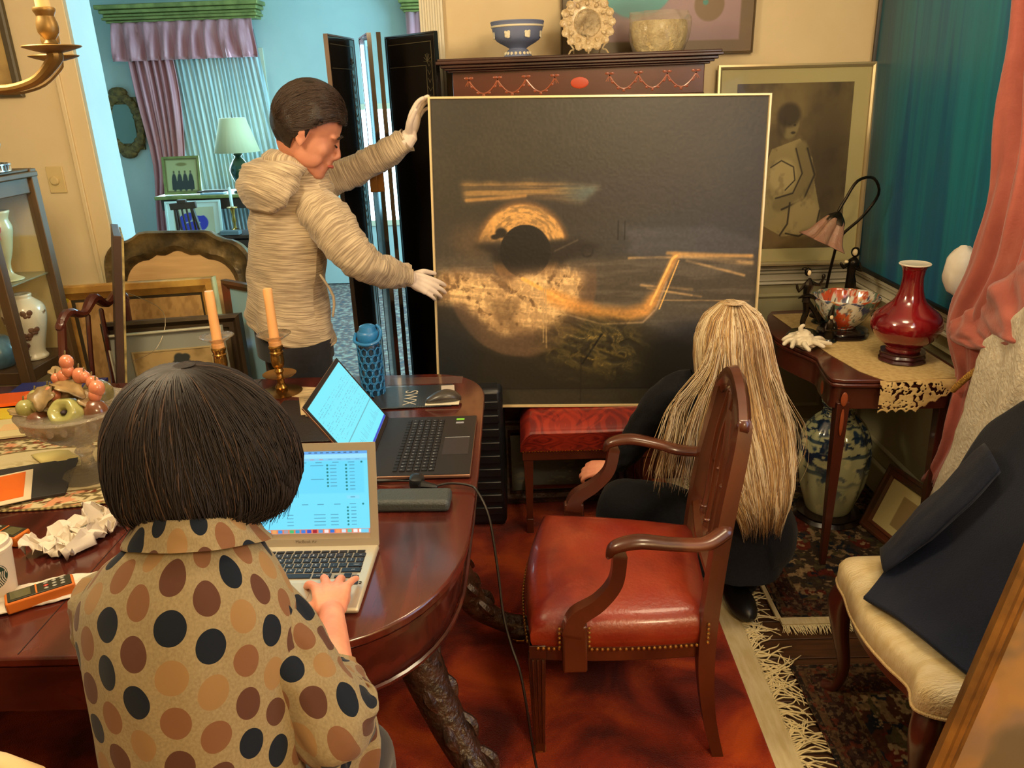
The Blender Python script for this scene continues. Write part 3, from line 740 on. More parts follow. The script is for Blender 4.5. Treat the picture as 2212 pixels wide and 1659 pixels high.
# ---------------------------------------------------------------- the big abstract painting
A=Art(420,380,(58,52,42));U,Vv=A.U,A.V;asp=1.28/1.16
g=vn(U*160,Vv*160,1)
A.mix((70,66,50),sst(.4,.8,fbm(U*3,Vv*4,2))*.6)
A.mix((48,44,38),sst(.15,.6,U)*sst(.7,.3,U)*sst(.55,.7,Vv)*.6)
A.mix((66,66,68),A.ellm(.80,.56,.35,.10,.8)*.85);A.mix((76,70,62),A.ellm(.05,.5,.16,.13,.8)*.8)
A.mix((62,54,60),A.ellm(.5,.72,.3,.05,.9)*.4)
# band
st=fbm(U*6,Vv*120,5)
bd=A.spoly([(.085,.745),(.10,.685),(.28,.700),(.46,.680),(.505,.735),(.30,.748)])
A.mix((150,122,78),bd*(.35+.6*sst(.3,.7,st)));A.mix((84,104,110),bd*sst(.34,.5,U)*.8);A.mix((172,136,84),A.linem([(.10,.690),(.28,.703)],.005,.8,asp)*.8)
# right blue-grey block and horizontal light lines
A.mix((92,92,98),A.spoly([(.57,.60),(.61,.545),(.58,.515),(.99,.50),(1,.55),(.86,.60)])*(.35+.4*fbm(U*8,Vv*50,6)))
lowr=A.spoly([(0,.505),(1,.498),(1,.335),(.75,.25),(.62,.30),(.45,.33),(.2,.30),(0,.34)])
A.mix((92,84,72),lowr*.75);A.mix((112,104,92),lowr*sst(.45,.7,fbm(U*6,Vv*60,7))*.55)
A.mix((116,112,106),A.spoly([(.35,.335),(.72,.25),(1.0,.205),(1,.36),(.62,.36)])*.3)
# horizontal strokes at the right
for k,(a,b,y0,y1,w) in enumerate(((.60,.98,.50,.505,.004),(.76,.98,.508,.480,.008),(.78,.96,.49,.44,.004),(.64,.80,.41,.395,.004),(.66,.80,.40,.375,.003),(.70,.83,.39,.37,.003),(.66,.98,.36,.355,.002))):
    A.mix((178,152,112),A.linem([(a,y0),(b,y1)],w,.9,asp)*(.4+.5*sst(.3,.7,fbm(U*20,Vv*90,k))))
# planet ring
cx,cy=.270,.525
d=np.hypot((U-cx)*asp,(Vv-cy));an=np.arctan2(Vv-cy,(U-cx)*asp)
fib=fbm(an*5+3,d*120,9)
ring=sst(.185,.165,d)*sst(.07,.08,d)*sst(-.15,.25,Vv-cy+.0)*1.0
A.mix((196,156,98),sst(.158,.148,np.hypot((U-cx)*asp,(Vv-cy-.0)))*sst(.02,.05,Vv-cy)*(.65+.5*sst(.3,.7,fib)))
A.mix((128,98,64),sst(.175,.15,d)*sst(.02,.05,Vv-cy)*sst(.145,.155,d)*.8)
A.mix((120,96,66),A.ellm(.12,.56,.06,.05,.8)*.5)
A.mix((40,34,28),A.spoly([(.10,.545),(.18,.52),(.185,.455),(.14,.40),(.32,.385),(.42,.41),(.40,.50),(.52,.54),(.44,.575),(.36,.555)])*.92)
A.mix((196,150,90),(sst(.122,.112,np.hypot((U-.279)*asp,(Vv-.518))))*sst(.03,-.03,Vv-cy+.05)*(.4+.6*fib))
A.mix((24,22,18),sst(.088,.084,np.hypot((U-.279)*asp,(Vv-.525))))
A.mix((40,34,26),A.ellm(.205,.585,.018,.016,.3)+A.ellm(.185,.572,.012,.008,.4))
A.mix((80,70,60),A.linem([(.37,.525),(.44,.56)],.003,.7,asp))
# lower bowl form
bowl=sst(.262,.25,np.hypot((U-.27)*asp,(Vv-.425)))*sst(.50,.44,Vv)
A.mix((112,90,70),bowl*.75*sst(.06,.3,U+.2))
tex=fbm(U*60,Vv*60,13)*.5+fbm(U*22+Vv*30,Vv*18,4)*.5
m1=A.spoly([(.02,.445),(.10,.455),(.22,.44),(.33,.46),(.40,.47),(.47,.43),(.44,.37),(.40,.30),(.33,.26),(.26,.245),(.19,.25),(.12,.30),(.06,.35),(0,.36)],5,.03,9,21)
m1=m1*sst(.30,.42,tex+.12)
strk=fbm(U*10+Vv*6,Vv*120+U*14,44)*.5+fbm(U*90,Vv*30,45)*.5
A.mix((188,158,116),m1*.92);A.mix((226,196,146),m1*sst(.48,.62,strk)*.7);A.mix((104,80,54),m1*sst(.46,.36,tex)*.7)
rs=random.Random(2)
for k in range(34):
    x0=.04+.40*rs.random();y0=.30+.15*rs.random();a=rs.uniform(-1.2,1.9);L_=rs.uniform(.03,.09)
    A.mix((226,194,140),A.linem([(x0,y0),(x0+L_*.5*math.cos(a),y0+L_*.5*math.sin(a)),(x0+L_*math.cos(a+.4),y0+L_*math.sin(a+.4))],.0014,.9,asp)*m1*.45)
A.mix((92,72,50),A.spoly([(.17,.36),(.26,.375),(.25,.30),(.30,.27),(.20,.265)],3,.02,12,9)*.5)
A.mix((104,84,66),A.spoly([(.24,.25),(.38,.27),(.47,.36),(.40,.20),(.28,.16)])*.5)
# swoosh
A.mix((214,160,90),A.linem([(.36,.375),(.44,.34),(.52,.318),(.60,.312),(.655,.325),(.68,.36)],.023,.8,asp)*(.55+.5*fbm(U*12,Vv*90,3)))
A.mix((226,176,104),A.linem([(.27,.435),(.33,.40),(.40,.36)],.006,.5,asp))
A.mix((196,150,92),A.linem([(.665,.335),(.70,.40),(.745,.505)],.012,.7,asp)*.9);A.mix((230,186,116),A.linem([(.672,.345),(.735,.497),(.748,.507)],.004,.6,asp)+A.linem([(.70,.33),(.755,.49)],.002,.6,asp))
A.mix((176,152,126),A.linem([(.42,.31),(.52,.28),(.65,.285),(.69,.33),(.72,.42)],.003,.7,asp)*.8)
A.mix((190,164,124),A.linem([(.335,.22),(.335,.42)],.0016,.6,asp)+A.linem([(.345,.20),(.342,.40)],.0016,.6,asp))
A.mix((200,160,100),A.linem([(.72,.515),(.98,.502)],.006,.9,asp)*.7)
# dark lower part with gold crumple
dk=sst(.36,.20,Vv-.0)*(1-bowl)*sst(.22,.16,Vv-.12*U*0)
A.mix((40,38,30),A.spoly([(0,.27),(.10,.22),(.2,.165),(.3,.165),(.42,.22),(.50,.28),(.62,.24),(.8,.215),(1,.20),(1,.05),(0,.05)])*.9)
A.mix((34,40,48),A.ellm(.02,.18,.09,.11,.6)*.7);A.mix((44,46,56),A.ellm(.84,.25,.12,.04,.9)*.6)
cr_=fbm(U*16+3*fbm(U*12,Vv*12,4),Vv*22+U*8,6,5);rid=1-np.abs(cr_-.5)*14
gm=A.ellm(.50,.20,.15,.10,.6)
A.mix((84,76,44),gm*.7);A.mix((150,130,74),gm*sst(-.4,1.0,rid)*.42*(.3+.9*fbm(U*40,Vv*40,2)));A.mix((190,166,96),gm*sst(.7,1.0,rid)*sst(.5,.65,fbm(U*30,Vv*30,19))*.45);A.mix((34,30,22),gm*sst(.3,-1.5,rid)*.6)
A.mix((60,58,46),A.boxm(0,0,.86,.055,.003)*.7);A.mix((34,32,28),A.linem([(.0,.057),(.86,.057)],.002,.7,asp))
A.mix((26,24,20),A.linem([(.455,.0),(.455,.16)],.0012,.7,asp));A.mix((26,24,20),A.linem([(.52,.245),(.46,.145)],.003,.7,asp))
for x in(.565,.585): A.mix((30,26,22),A.linem([(x,.56),(x,.62)],.002,.6,asp))
A.mix((34,30,26),(A.ellm(.47,.525,.02,.022,.2)-A.ellm(.47,.525,.015,.017,.2)).clip(0,1))
A.C=255*np.clip(A.C*(.96+.12*g)[...,None]/255,0,1)**1.28*1.16+5
A.Hh=.4*m1*tex+gm*.6*cr_+.15*bowl*tex+.05*g
PAINT=basis((.272,2.93,.520),(1.27,-.0,-.030),(0,.12,1.14))
PW,PH=1.238,1.165
t=thing('abstract_painting','large dark abstract canvas with black disc and gold swoosh, held up by the man','painting',PAINT)
canvas('canvas',A,PW-.018,PH-.018,pnt,t,y=-.030,z=.008,relief=.006)
part('stretcher',M().box((0,-.016,PH/2),(PW-.018,.022,PH-.018)),mat('raw_canvas',S(150,130,96),.9),t)
part('frame',M().moulding(PW,PH,[(0,0),(0,.038),(.007,.038),(.009,.034),(.009,0)]),mat('thin_gold_frame',S(236,212,160),.3,metal=.35),t)
# ---------------------------------------------------------------- stool
A=Art(160,110,(150,40,26));U,Vv=A.U,A.V
def dam(U,Vv):
    x=np.abs(((U*1.5)%1)-.5);y=(Vv*1.35)%1
    a=np.hypot((x-.0)/.30,(y-.5)/.42);w=.55+.35*np.sin(9*np.arctan2(y-.5,x)+2)
    return sst(.04,-.04,a-w*1.05-.25)*.9+sst(.06,0,np.abs(a-w-.55)-.05)*.8
dm=dam(U*1.0+.04*np.sin(Vv*20),Vv)*.6+.5*(np.sin(np.abs(((U*3)%1)-.5)*26+6*np.sin(Vv*16))>.1)
A.mix((104,26,24),(1-dm.clip(0,1))*.85);A.mix((176,62,38),dm.clip(0,1)*.4)
t=thing('upholstered_stool','red damask stool with dark tapered legs carrying the big painting','stool',(.24,2.95,0))
def fs(U,Vv,H):
    # crowned top that rolls down over the front edge
    x=-.025+U*.53;s=Vv
    yy=np.where(s<.45,2.785+ .012*np.cos(s/.45*PI/2*1.0)-.012,2.785+(s-.45)/.55*.33)
    z=np.where(s<.45,.385+s/.45*.085,.470+.055*np.sin(np.clip((s-.45)/.55,0,1)*PI)**.7)
    rnd_=np.clip(np.minimum(U,1-U)/.10,0,1)
    z=.385+(z-.385)*(1-(1-rnd_)**2*.55)
    yy=yy-.010*np.sin(np.clip(s/.9,0,1)*PI)
    return np.stack([x,yy,z],-1)
canvas('seat',A,1,1,colmat('red_damask',.42,spec=.5,coat=.1),t,fn=fs,local=False)
part('seat_rail',M().box((.24,2.96,.372),(.52,.345,.055)).box((.24,2.955,.43),(.50,.32,.06)),mahog,t,local=False,bevel=.004)
m=M()
for k in range(44): m.ell((-.015+k*.0119,2.778,.388),(.0035,.003,.0035),seg=6,rings=4)
for k in range(20): m.ell((-.023,2.79+k*.016,.388),(.003,.0035,.0035),seg=6,rings=4)
part('nail_trim',m,brass,t,local=False)
for x,y in((.005,2.81),(.475,2.81),(.005,3.1),(.475,3.1)):
    part('leg',M().box((x,y,.20),(.020,.020,.36),tp=(2.0,2.0)).box((x,y,.045),(.028,.028,.07)).box((x,y,.012),(.02,.02,.02)),mahog,t,local=False,bevel=.002)
m=M().tube([(.01,2.96,.14),(.47,2.96,.14)],.009,6)
for x in(.005,.475): m.tube([(x,2.82,.14),(x,3.09,.14)],.009,6)
part('stretcher',m,mahog,t,local=False)
# dark painting leaning low behind the stool
A=Art(150,100,(30,30,22));U,Vv=A.U,A.V
A.mix((74,70,44),sst(.5,.75,fbm(U*9,Vv*14,3))*A.boxm(0,.05,1,.6,.1)*.9);A.mix((110,92,58),sst(.62,.78,fbm(U*16,Vv*26,6))*A.boxm(.3,.05,.9,.4,.1)*.8)
mw=basis((.16,3.065,.012),(1,.03,0),(0,.42,1));t=thing('dark_landscape','dark landscape painting in carved frame leaning behind the red damask stool','painting',mw)
canvas('picture',A,.48,.24,pnt,t,y=-.012,z=.055)
part('frame',M().moulding(.56,.36,[(0,0),(0,.03),(.008,.034),(.02,.02),(.04,.022),(.052,.012),(.055,0)]),mat('dark_carved_frame',S(80,46,32),.4,col2=S(42,26,20),scale=40,bump=.5),t)
m=M()
for sx in(-1,1): m.ell((sx*.27,-.02,.012),(.018,.02,.02),seg=8,rings=6)
part('corner_mount',m,gold,t)
# ribbed black case
blk=mat('black_plastic',S(26,28,32),.35,col2=S(20,22,26),scale=10)
t=thing('ribbed_suitcase','black ribbed hard case standing between the table and the stool','suitcase',(-.20,2.98,0))
part('shell',M().box((-.20,2.99,.33),(.22,.30,.60)),blk,t,local=False,bevel=.02)
m=M()
for k in range(9): m.box((-.20,2.838,.10+.058*k),(.19,.012,.036))
part('rib',m,blk,t,local=False,bevel=.004)
m=M()
for sx in(-.08,.08):
    for sy in(-.1,.1): m.tube([(-.2+sx-.01,2.99+sy,.02),(-.2+sx+.01,2.99+sy,.02)],.018,10)
part('wheel',m,blk,t,local=False)
part('handle',M().tube([(-.25,2.95,.62),(-.25,2.95,.655),(-.15,2.95,.655),(-.15,2.95,.62)],.008,6),blk,t,local=False)
# ================================================================ RIGHT SIDE
# console (card) table
t=thing('console_table','mahogany card table with inlaid serpentine front along the right wall','table',(1.27,2.9,0))
out=crom([(1.49,2.47),(1.40,2.462),(1.20,2.475),(1.06,2.492),(1.035,2.53),(1.05,2.66),(1.062,2.74),(1.03,2.84),(1.00,2.95),(1.0,3.1),(1.04,3.25),(1.08,3.34),(1.14,3.37),(1.49,3.37)],5)
def inset(P,d):
    return [(x+(1.28-x)*d,y+(2.92-y)*d) for x,y in P]
part('lower_leaf',M().prism([p[:2] for p in out],.014,TR((0,0,.729))),mahogx,t,local=False,bevel=.004,auto=60)
part('tabletop',M().prism([p[:2] for p in out],.015,TR((0,0,.745))),mahogx,t,local=False,bevel=.004,auto=60)
part('apron',M().prism(inset(out,.05),.085,TR((0,0,.645))),mahog,t,local=False,bevel=.002,auto=60)
for i,(x,y) in enumerate(((1.085,2.52),(1.085,3.26),(1.44,2.53),(1.44,3.3))):
    part('leg',M().box((x,y,.345),(.020,.020,.65),tp=(2.2,2.2)),mahog,t,local=False,bevel=.002)
for c_,r_ in(((1.083,2.494,.685),(.012,.003,.026)),((1.045,2.60,.69),(.003,.014,.026)),((1.03,3.15,.69),(.003,.014,.026)),((1.083,2.494,.60),(.007,.003,.05))): part('inlay',M().ell(c_,r_,seg=14,rings=8),inlay,t,local=False)
# lace runner
A=Art(240,120,(214,190,132))
lace=mat('ecru_lace',S(206,180,122),.85,col2=S(186,156,100),scale=60)
t=thing('lace_runner','ecru cutwork lace runner spilling over the console table front','runner',(1.27,2.9,.761))
m=M()
pl=[(1.08,3.30),(1.47,3.33),(1.47,2.47),(1.20,2.455),(1.15,2.56),(1.12,2.75),(1.10,3.0)]
m.prism(pl,.002,TR((0,0,.7605)));part('runner_top',m,lace,t,local=False,auto=60)
# hanging pierced end: cells of a grid with flower-shaped holes removed
m=M();nx,nz=130,70
rr_=random.Random(5)
def solid(u,v):
    x=u*.30;z=v*.16
    lim=.115-.10*max(0,(u-.42)/.58)**1.0-.01*abs(math.sin(u*30))
    if z>lim: return False
    n=mnoise.noise(V((x*75,z*75,2)))
    cx=(x*18)%1-.5;cz=(z*18)%1-.5
    if (cx*cx+cz*cz)<.02: return True
    if .03<(cx*cx+cz*cz)<.06 and math.sin(6*math.atan2(cz,cx))>.1 and .01<z<lim-.01: return False
    return not(n>.06 and z>.006 and z<lim-.007 and mnoise.noise(V((x*22,z*22,7)))>-.15)
vid={}
def P_(i,j):
    if (i,j) not in vid:
        u=i/nx;v=j/nz;x=1.18+u*.30;z=.7615-v*.16*.98;y=2.462-.010*math.sin(min(1,v*6)*PI/2)-.004*math.sin(u*20)*v
        vid[(i,j)]=len(m.v);m.v.append((x,y,z if v>0 else .7615))
    return vid[(i,j)]
for i in range(nx):
    for j in range(nz):
        if solid((i+.5)/nx,(j+.5)/nz):
            m.f.append((P_(i,j),P_(i+1,j),P_(i+1,j+1),P_(i,j+1)));m.mi.append(0)
part('lace_end',m,lace,t,local=False,solid=.0015,auto=0)
# red vase and stand
ox=mat('oxblood_glaze',S(132,16,22),.12,coat=.9,col2=S(96,10,18),scale=9,spec=.7)
rose=mat('carved_rosewood',S(66,24,26),.3,coat=.4,col2=S(40,16,18),scale=20)
c=(1.34,2.66,.764)
t=thing('vase_stand','carved dark wooden stand beneath the oxblood red vase','stand',c)
part('stand',M().lathe([(.074,0),(.078,.004),(.07,.012),(.076,.02),(.070,.028),(.074,.034),(.066,.036),(0,.034)],c,48,flute=(8,.03),sub=2),rose,t,local=False)
c=(1.34,2.66,.800)
t=thing('red_vase','glossy oxblood bottle vase with flared neck, on the console table','vase',c)
part('body',M().lathe([(.056,0),(.058,.008),(.056,.016),(.066,.024),(.095,.048),(.114,.08),(.116,.105),(.104,.132),(.078,.155),(.054,.178),(.042,.205),(.036,.235),(.034,.265),(.038,.29),(.046,.303),(.050,.307),(.047,.308),(.036,.292),(.030,.26),(.03,.22),(.0,.21)],c,56,sub=3),ox,t,local=False,auto=0)
part('rim',M().lathe([(.0470,.3065),(.0500,.3055),(.0515,.3085),(.0495,.3105),(.0465,.309)],c,48),mat('pale_rim',S(230,220,200),.3),t,local=False)
# imari bowl + stand
def imari():
    A=Art(160,60,(214,208,190));U,Vv=A.U,A.V
    n=fbm(U*26,Vv*9,3);n2=fbm(U*20,Vv*7,9);n3=fbm(U*60,Vv*20,5)
    A.mix((50,60,100),sst(.56,.6,n));A.mix((196,78,34),sst(.56,.6,n2));A.mix((96,120,104),sst(.62,.66,fbm(U*16,Vv*8,12)));A.mix((70,60,60),sst(.6,.64,n3)*.7)
    A.mix((200,150,90),sst(.66,.7,n3));return A
A=imari();c=V((1.255,2.985,.795))
t=thing('patterned_bowl','orange, blue and white patterned porcelain bowl behind the red vase','bowl',c)
prof=crom([(.048,0),(.052,.008),(.075,.03),(.100,.065),(.118,.105),(.124,.122),(.119,.122),(.1,.08),(.06,.03),(0,.02)],4)
PR=np.array(prof)
def bw(U,Vv,H):
    i=Vv*(len(PR)-1);r=np.interp(i,range(len(PR)),PR[:,0]);z=np.interp(i,range(len(PR)),PR[:,1]);a=U*2*PI
    r=r*(1+.025*np.cos(12*a)*np.clip(z/.12,0,1)**2)
    return np.stack([c.x+r*np.cos(a),c.y+r*np.sin(a),c.z+z],-1)
canvas('bowl',A,1,1,colmat('glazed_porcelain',.12,spec=.7,coat=.6),t,fn=bw,local=False)
part('stand',M().lathe([(.098,-.033),(.10,-.026),(.088,-.02),(.096,-.012),(.09,-.006),(.07,-.002),(0,-.002)],c,40,flute=(6,.03),sub=2),mat('black_stand',S(32,22,20),.25,coat=.5),t,local=False)
# figurines
brz=mat('dark_bronze',S(58,46,30),.3,metal=.75,col2=S(30,26,20),scale=20)
ivo=mat('ivory_face',S(226,204,160),.4)
def onyx(c,r,h,par): part('base',M().lathe([(r,0),(r*1.02,h*.3),(r*.85,h*.8),(r*.8,h),(0,h)],c,20),mat('green_onyx',S(30,38,26),.15,coat=.6,col2=S(16,18,14),scale=20),par,local=False)
b=V((1.10,2.98,.761))
t=thing('dancer_figurine','bronze dancer figurine with raised arms on a dark base, left on the console','figurine',b)
onyx(b,.062,.022,t)
m=M();w=lambda *p:[(b.x+x,b.y+y,b.z+z) for x,y,z in p]
m.tube(w((0,0,.02),(-.006,0,.06),(.004,0,.10),(.0,0,.145)),[.008,.010,.012,.014],8,sub=3)
m.tube(w((.004,0,.14),(.028,-.01,.11),(.05,-.02,.062)),[.013,.009,.005],8,sub=3)
m.tube(w((0,0,.14),(-.002,0,.17),(.004,0,.205),(.006,0,.228)),[.016,.012,.018,.008],8,sub=3)
m.tube(w((.018,0,.215),(.045,0,.205),(.058,0,.235)),[.007,.006,.004],6,sub=2)
m.tube(w((-.01,0,.212),(-.036,-.01,.185),(-.045,-.01,.212)),[.007,.006,.004],6,sub=2)
m.ell(b+V((-.004,0,.258)),(.013,.013,.017),seg=10,rings=8)
m.tube(w((-.03,0,.155),(-.01,-.005,.165),(.02,0,.16),(.045,.0,.142)),[.004,.014,.018,.004],8,sub=3,flat=.5)
m.ell(b+V((.058,0,.238)),(.008,.006,.010),seg=8,rings=6).ell(b+V((-.016,0,.27)),(.012,.01,.006),seg=8,rings=6)
part('body',m,brz,t,local=False);part('face',M().ell(b+V((-.002,-.010,.256)),(.008,.006,.011),seg=8,rings=6),ivo,t,local=False)
for nm,lab,bb,h,hat,cat in(('harlequin_figurine','tiny pointed-hat figurine between the dancer and the patterned bowl',(1.17,2.90,.763),.12,1,'figurine'),('jester_figurine','small dark figurine behind the patterned bowl, right of the pointed-hat one',(1.235,3.16,.763),.15,0,'figurine')):
    b=V(bb);t=thing(nm,lab,cat,b);s=h/.12;onyx(b,.03*s,.014,t)
    m=M().tube(w((0,0,.012),(0,0,.04*s),(0,0,.07*s),(0,0,.088*s)),[.022*s,.016*s,.014*s,.006*s],8,sub=3)
    m.tube(w((.016*s,-.004,.07*s),(.022*s,-.014,.048*s),(.004,-.02,.05*s)),[.006*s,.005*s,.004*s],6,sub=2)
    m.tube(w((-.016*s,-.004,.07*s),(-.022*s,-.014,.048*s),(-.002,-.02,.05*s)),[.006*s,.005*s,.004*s],6,sub=2)
    m.ell(b+V((0,0,.098*s)),(.011*s,.011*s,.013*s),seg=10,rings=8)
    if hat: m.tube(w((0,0,.104*s),(.004,0,.13*s),(.010,0,.17*s)),[.011,.006,.001],8)
    else: m.ell(b+V((0,0,.112*s)),(.013,.013,.007),seg=8,rings=6).ell(b+V((0,0,.06*s)),(.026,.02,.03),seg=10,rings=6)
    part('body',m,brz,t,local=False);part('face',M().ell(b+V((0,-.008*s,.098*s)),(.007*s,.005*s,.009*s),seg=8,rings=6),ivo,t,local=False)
b=V((1.345,3.18,.763));t=thing('lady_figurine','tall slender draped lady figurine beside the flower lamp','figurine',b);onyx(b,.036,.02,t)
m=M().tube(w((0,0,.02),(-.004,0,.08),(.004,0,.15),(.0,0,.20),(.006,0,.245),(.008,0,.262)),[.012,.015,.022,.016,.024,.010],10,sub=3)
m.tube(w((-.016,0,.24),(-.036,-.01,.225),(-.05,-.012,.245)),[.008,.007,.005],6,sub=2).tube(w((.026,0,.24),(.034,-.012,.21),(.008,-.022,.225)),[.009,.007,.005],6,sub=2)
m.ell(b+V((.010,.002,.285)),(.018,.018,.021),seg=10,rings=8)
part('body',m,brz,t,local=False);part('face',M().ell(b+V((.002,-.013,.287)),(.011,.008,.014),seg=8,rings=6).ell(b+V((-.03,-.016,.25)),(.009,.007,.007),seg=8,rings=6),ivo,t,local=False)
# flower lamp
t=thing('flower_lamp','bronze goose-neck lamp with drooping pink glass flower shade, back of console','lamp',(1.27,3.25,.761))
part('base',M().lathe([(.05,0),(.048,.008),(.02,.014),(.008,.02),(0,.022)],(1.27,3.25,.761),20),brz,t,local=False)
part('stem',M().tube([(1.27,3.25,.78),(1.28,3.25,.90),(1.295,3.25,1.02),(1.315,3.25,1.10),(1.39,3.24,1.18),(1.435,3.22,1.27),(1.40,3.2,1.335),(1.33,3.18,1.33),(1.28,3.16,1.26),(1.255,3.15,1.22)],.0058,8,sub=4),brz,t,local=False)
c=(1.25,3.15,1.19);R=RY(.45)
part('calyx',M().lathe([(.042,-.018),(.036,.0),(.02,.016),(.008,.026),(0,.028)],c,20,R=R,flute=(5,.12),sub=2),brz,t,local=False)
m=M()
m.loft([(V(c)+R@V((0,0,z)),tuple(R@V((r,0,0))),tuple(R@V((0,r,0)))) for r,z in((.03,.0),(.044,-.03),(.054,-.06),(.064,-.085),(.082,-.105))],60,4,fn=lambda a,v,p:(.004+.014*v)*math.sin(5*a)+.006*v*math.sin(13*a))
part('glass_flower',m,mat('pink_frosted_glass',S(170,134,108),.45,trans=.25,col2=S(170,122,100),scale=20,bump=.4),t,local=False,solid=.003,auto=0)
# white gloves
gl=mat('white_cotton',S(228,216,190),.9,col2=S(214,200,170),scale=40,bump=.2)
b=V((1.055,2.835,.765));m=M();rg=random.Random(4)
m.ell(b+V((0,0,.022)),(.05,.055,.026),seg=16,rings=10,fn=lambda d:1+.35*mnoise.noise(d*3))
m.ell(b+V((-.005,.01,.045)),(.03,.028,.022),seg=12,rings=8,fn=lambda d:1+.4*mnoise.noise(d*3+V((5,0,0))))
for k in range(10):
    a=k*.68+.3;L=.045+.02*rg.random()
    p=[b+V((.03*math.cos(a),.03*math.sin(a),.025)),b+V((.058*math.cos(a),.058*math.sin(a),.024+.012*rg.random())),b+V(((.03+L)*math.cos(a+.2),(.03+L)*math.sin(a+.2),.012+.012*rg.random()))]
    m.tube(p,[.012,.010,.008],8,sub=3)
m.tube([b+V((-.01,.0,.05)),b+V((-.02,.0,.075)),b+V((-.008,0,.085))],[.012,.009,.007],8,sub=2)
o=part('cotton_gloves',m,gl,None,remesh=.0025,sm=2);tag(o,'crumpled white cotton gloves lying on the console table front left corner','gloves')
# floor jar under console
A=Art(200,160,(176,178,138));U,Vv=A.U,A.V
n=fbm(U*10,Vv*9,3);n2=fbm(U*24,Vv*26,8)
A.mix((38,58,84),sst(.52,.6,n)*sst(.42,.5,n2)*sst(.12,.3,Vv)*sst(.97,.8,Vv));A.mix((30,46,72),sst(.58,.62,fbm(U*14,Vv*30,11))*sst(.2,.35,Vv));A.mix((206,200,150),sst(.6,.66,n2)*sst(.5,.42,n)*.7)
A.mix((34,54,74),sst(.6,.64,fbm(U*5,Vv*40,17))*sst(.2,.3,Vv)*.8)
c=V((1.235,2.88,.05));t=thing('floor_jar','celadon floor jar with blue landscape on a wooden base under the console','jar',(c.x,c.y,0))
PR=np.array(crom([(.085,0),(.095,.02),(.118,.10),(.134,.20),(.136,.28),(.12,.35),(.085,.40),(.06,.425),(.058,.45),(.068,.47),(.06,.47),(.05,.44)],4))
canvas('jar',A,1,1,colmat('glazed_porcelain',.12),t,fn=bw,local=False)
part('wood_base',M().lathe([(.125,.017),(.135,.022),(.12,.035),(.125,.045),(.10,.052),(0,.052)],(c.x,c.y,0),32,flute=(8,.02)),MATS['black_stand'],t,local=False)
# curtains -------------------------------------------------------
pink=mat('salmon_pink_cotton',S(176,94,78),.8,col2=S(166,84,70),scale=14,bump=.15,bscale=120,sheen=.3)
t=thing('window_curtain','salmon pink curtain pulled back over the right wall','curtain',(1.4,2.3,0))
def px(x,y,X_):
    d=fw+rt*((x-1106)/CAMF)-up*((y-829.5)/CAMF);return V((0,0,1.7))+d*(X_/d.x)
rows=[]
for (xa,ya,Xa),(xb,yb,Xb),am in(((2205,-60,1.44),(2420,-160,1.40),.02),((2178,170,1.44),(2400,140,1.38),.022),((2140,440,1.43),(2380,420,1.36),.02),((2092,590,1.42),(2330,620,1.34),.018),((2048,688,1.41),(2260,760,1.33),.014),((2062,765,1.42),(2230,820,1.36),.010),((2062,830,1.44),(2190,900,1.38),.012),((2040,940,1.44),(2150,1010,1.40),.014),((1990,1035,1.44),(2130,1090,1.41),.014)):
    rows.append((tuple(px(xa,ya,Xa)),tuple(px(xb,yb,Xb)),am))
part('drape',M().sheet(rows,nu=120,n=4,nrm=(-1,-.2,0),sub=6,jit=.35,wr=.6),pink,t,local=False,solid=.004,auto=0)
# swag overlapping at the tie
sw=[((2058,700,1.39),(2212,560,1.34),.010),((2060,735,1.375),(2260,700,1.31),.012),((2110,755,1.37),(2300,745,1.30),.01),((2175,758,1.385),(2330,750,1.33),.006)]
part('swag',M().sheet([(tuple(px(*a)),tuple(px(*b)),am) for a,b,am in sw],nu=60,n=2,nrm=(-1,-.2,.2),sub=6,wr=.8),pink,t,local=False,solid=.004,auto=0)
rope=mat('gold_rope',S(196,150,66),.6,col2=S(140,100,40),scale=140)
pts=[tuple(px(2165,745,1.40)),tuple(px(2120,790,1.37)),tuple(px(2090,815,1.375)),tuple(px(2060,842,1.40))]
m=M()
for ph in(0,PI/2,PI,3*PI/2):
    K=crom(pts,24);q=[]
    for i,k in enumerate(K):
        a=ph+i*.6;q.append(V(k)+V((-.002,.007*math.cos(a),.007*math.sin(a))))
    m.tube(q,.0052,6,caps=False)
o=part('curtain_tieback',m,rope);tag(o,'braided gold rope tieback around the pink curtain','tieback')
o=part('rope_tassel',M().sheet([(tuple(px(2050,878,1.45)),tuple(px(2062,882,1.45)),.004),(tuple(px(2030,915,1.45)),tuple(px(2050,930,1.45)),.004)],nu=30,n=9),mat('gold_tassel',S(190,146,52),.7),None,solid=.004);tag(o,'gold tassel end hanging behind the pink curtain','tassel')
whc=mat('white_voile',S(222,214,200),.85,col2=S(212,202,184),scale=20)
m=M().ell(px(2075,585,1.46),(.05,.055,.085),seg=24,rings=14,fn=lambda d:1+.12*mnoise.noise(d*2))
o=part('gathered_voile',m,whc);tag(o,'white voile bulging behind the pink curtain edge','voile')
# white embroidered curtain falling in front
rows=[]
for a,b,am in(((2125,740,1.36),(2330,560,1.25),.006),((2098,830,1.36),(2330,740,1.24),.008),((2062,950,1.37),(2240,930,1.27),.008),((2008,1072,1.38),(2130,1085,1.30),.006)):
    rows.append((tuple(px(*a)),tuple(px(*b)),am))
emb=mat('embroidered_voile',S(226,216,192),.85,bump=.5,bscale=90,col2=S(214,200,172),scale=70,kind='voronoi')
o=part('embroidered_curtain',M().sheet(rows,nu=70,n=2.3,nrm=(-1,-.3,0),sub=6,wr=.5),emb,None,solid=.003,auto=0);tag(o,'white embroidered curtain panel falling in front of the pink one','curtain')
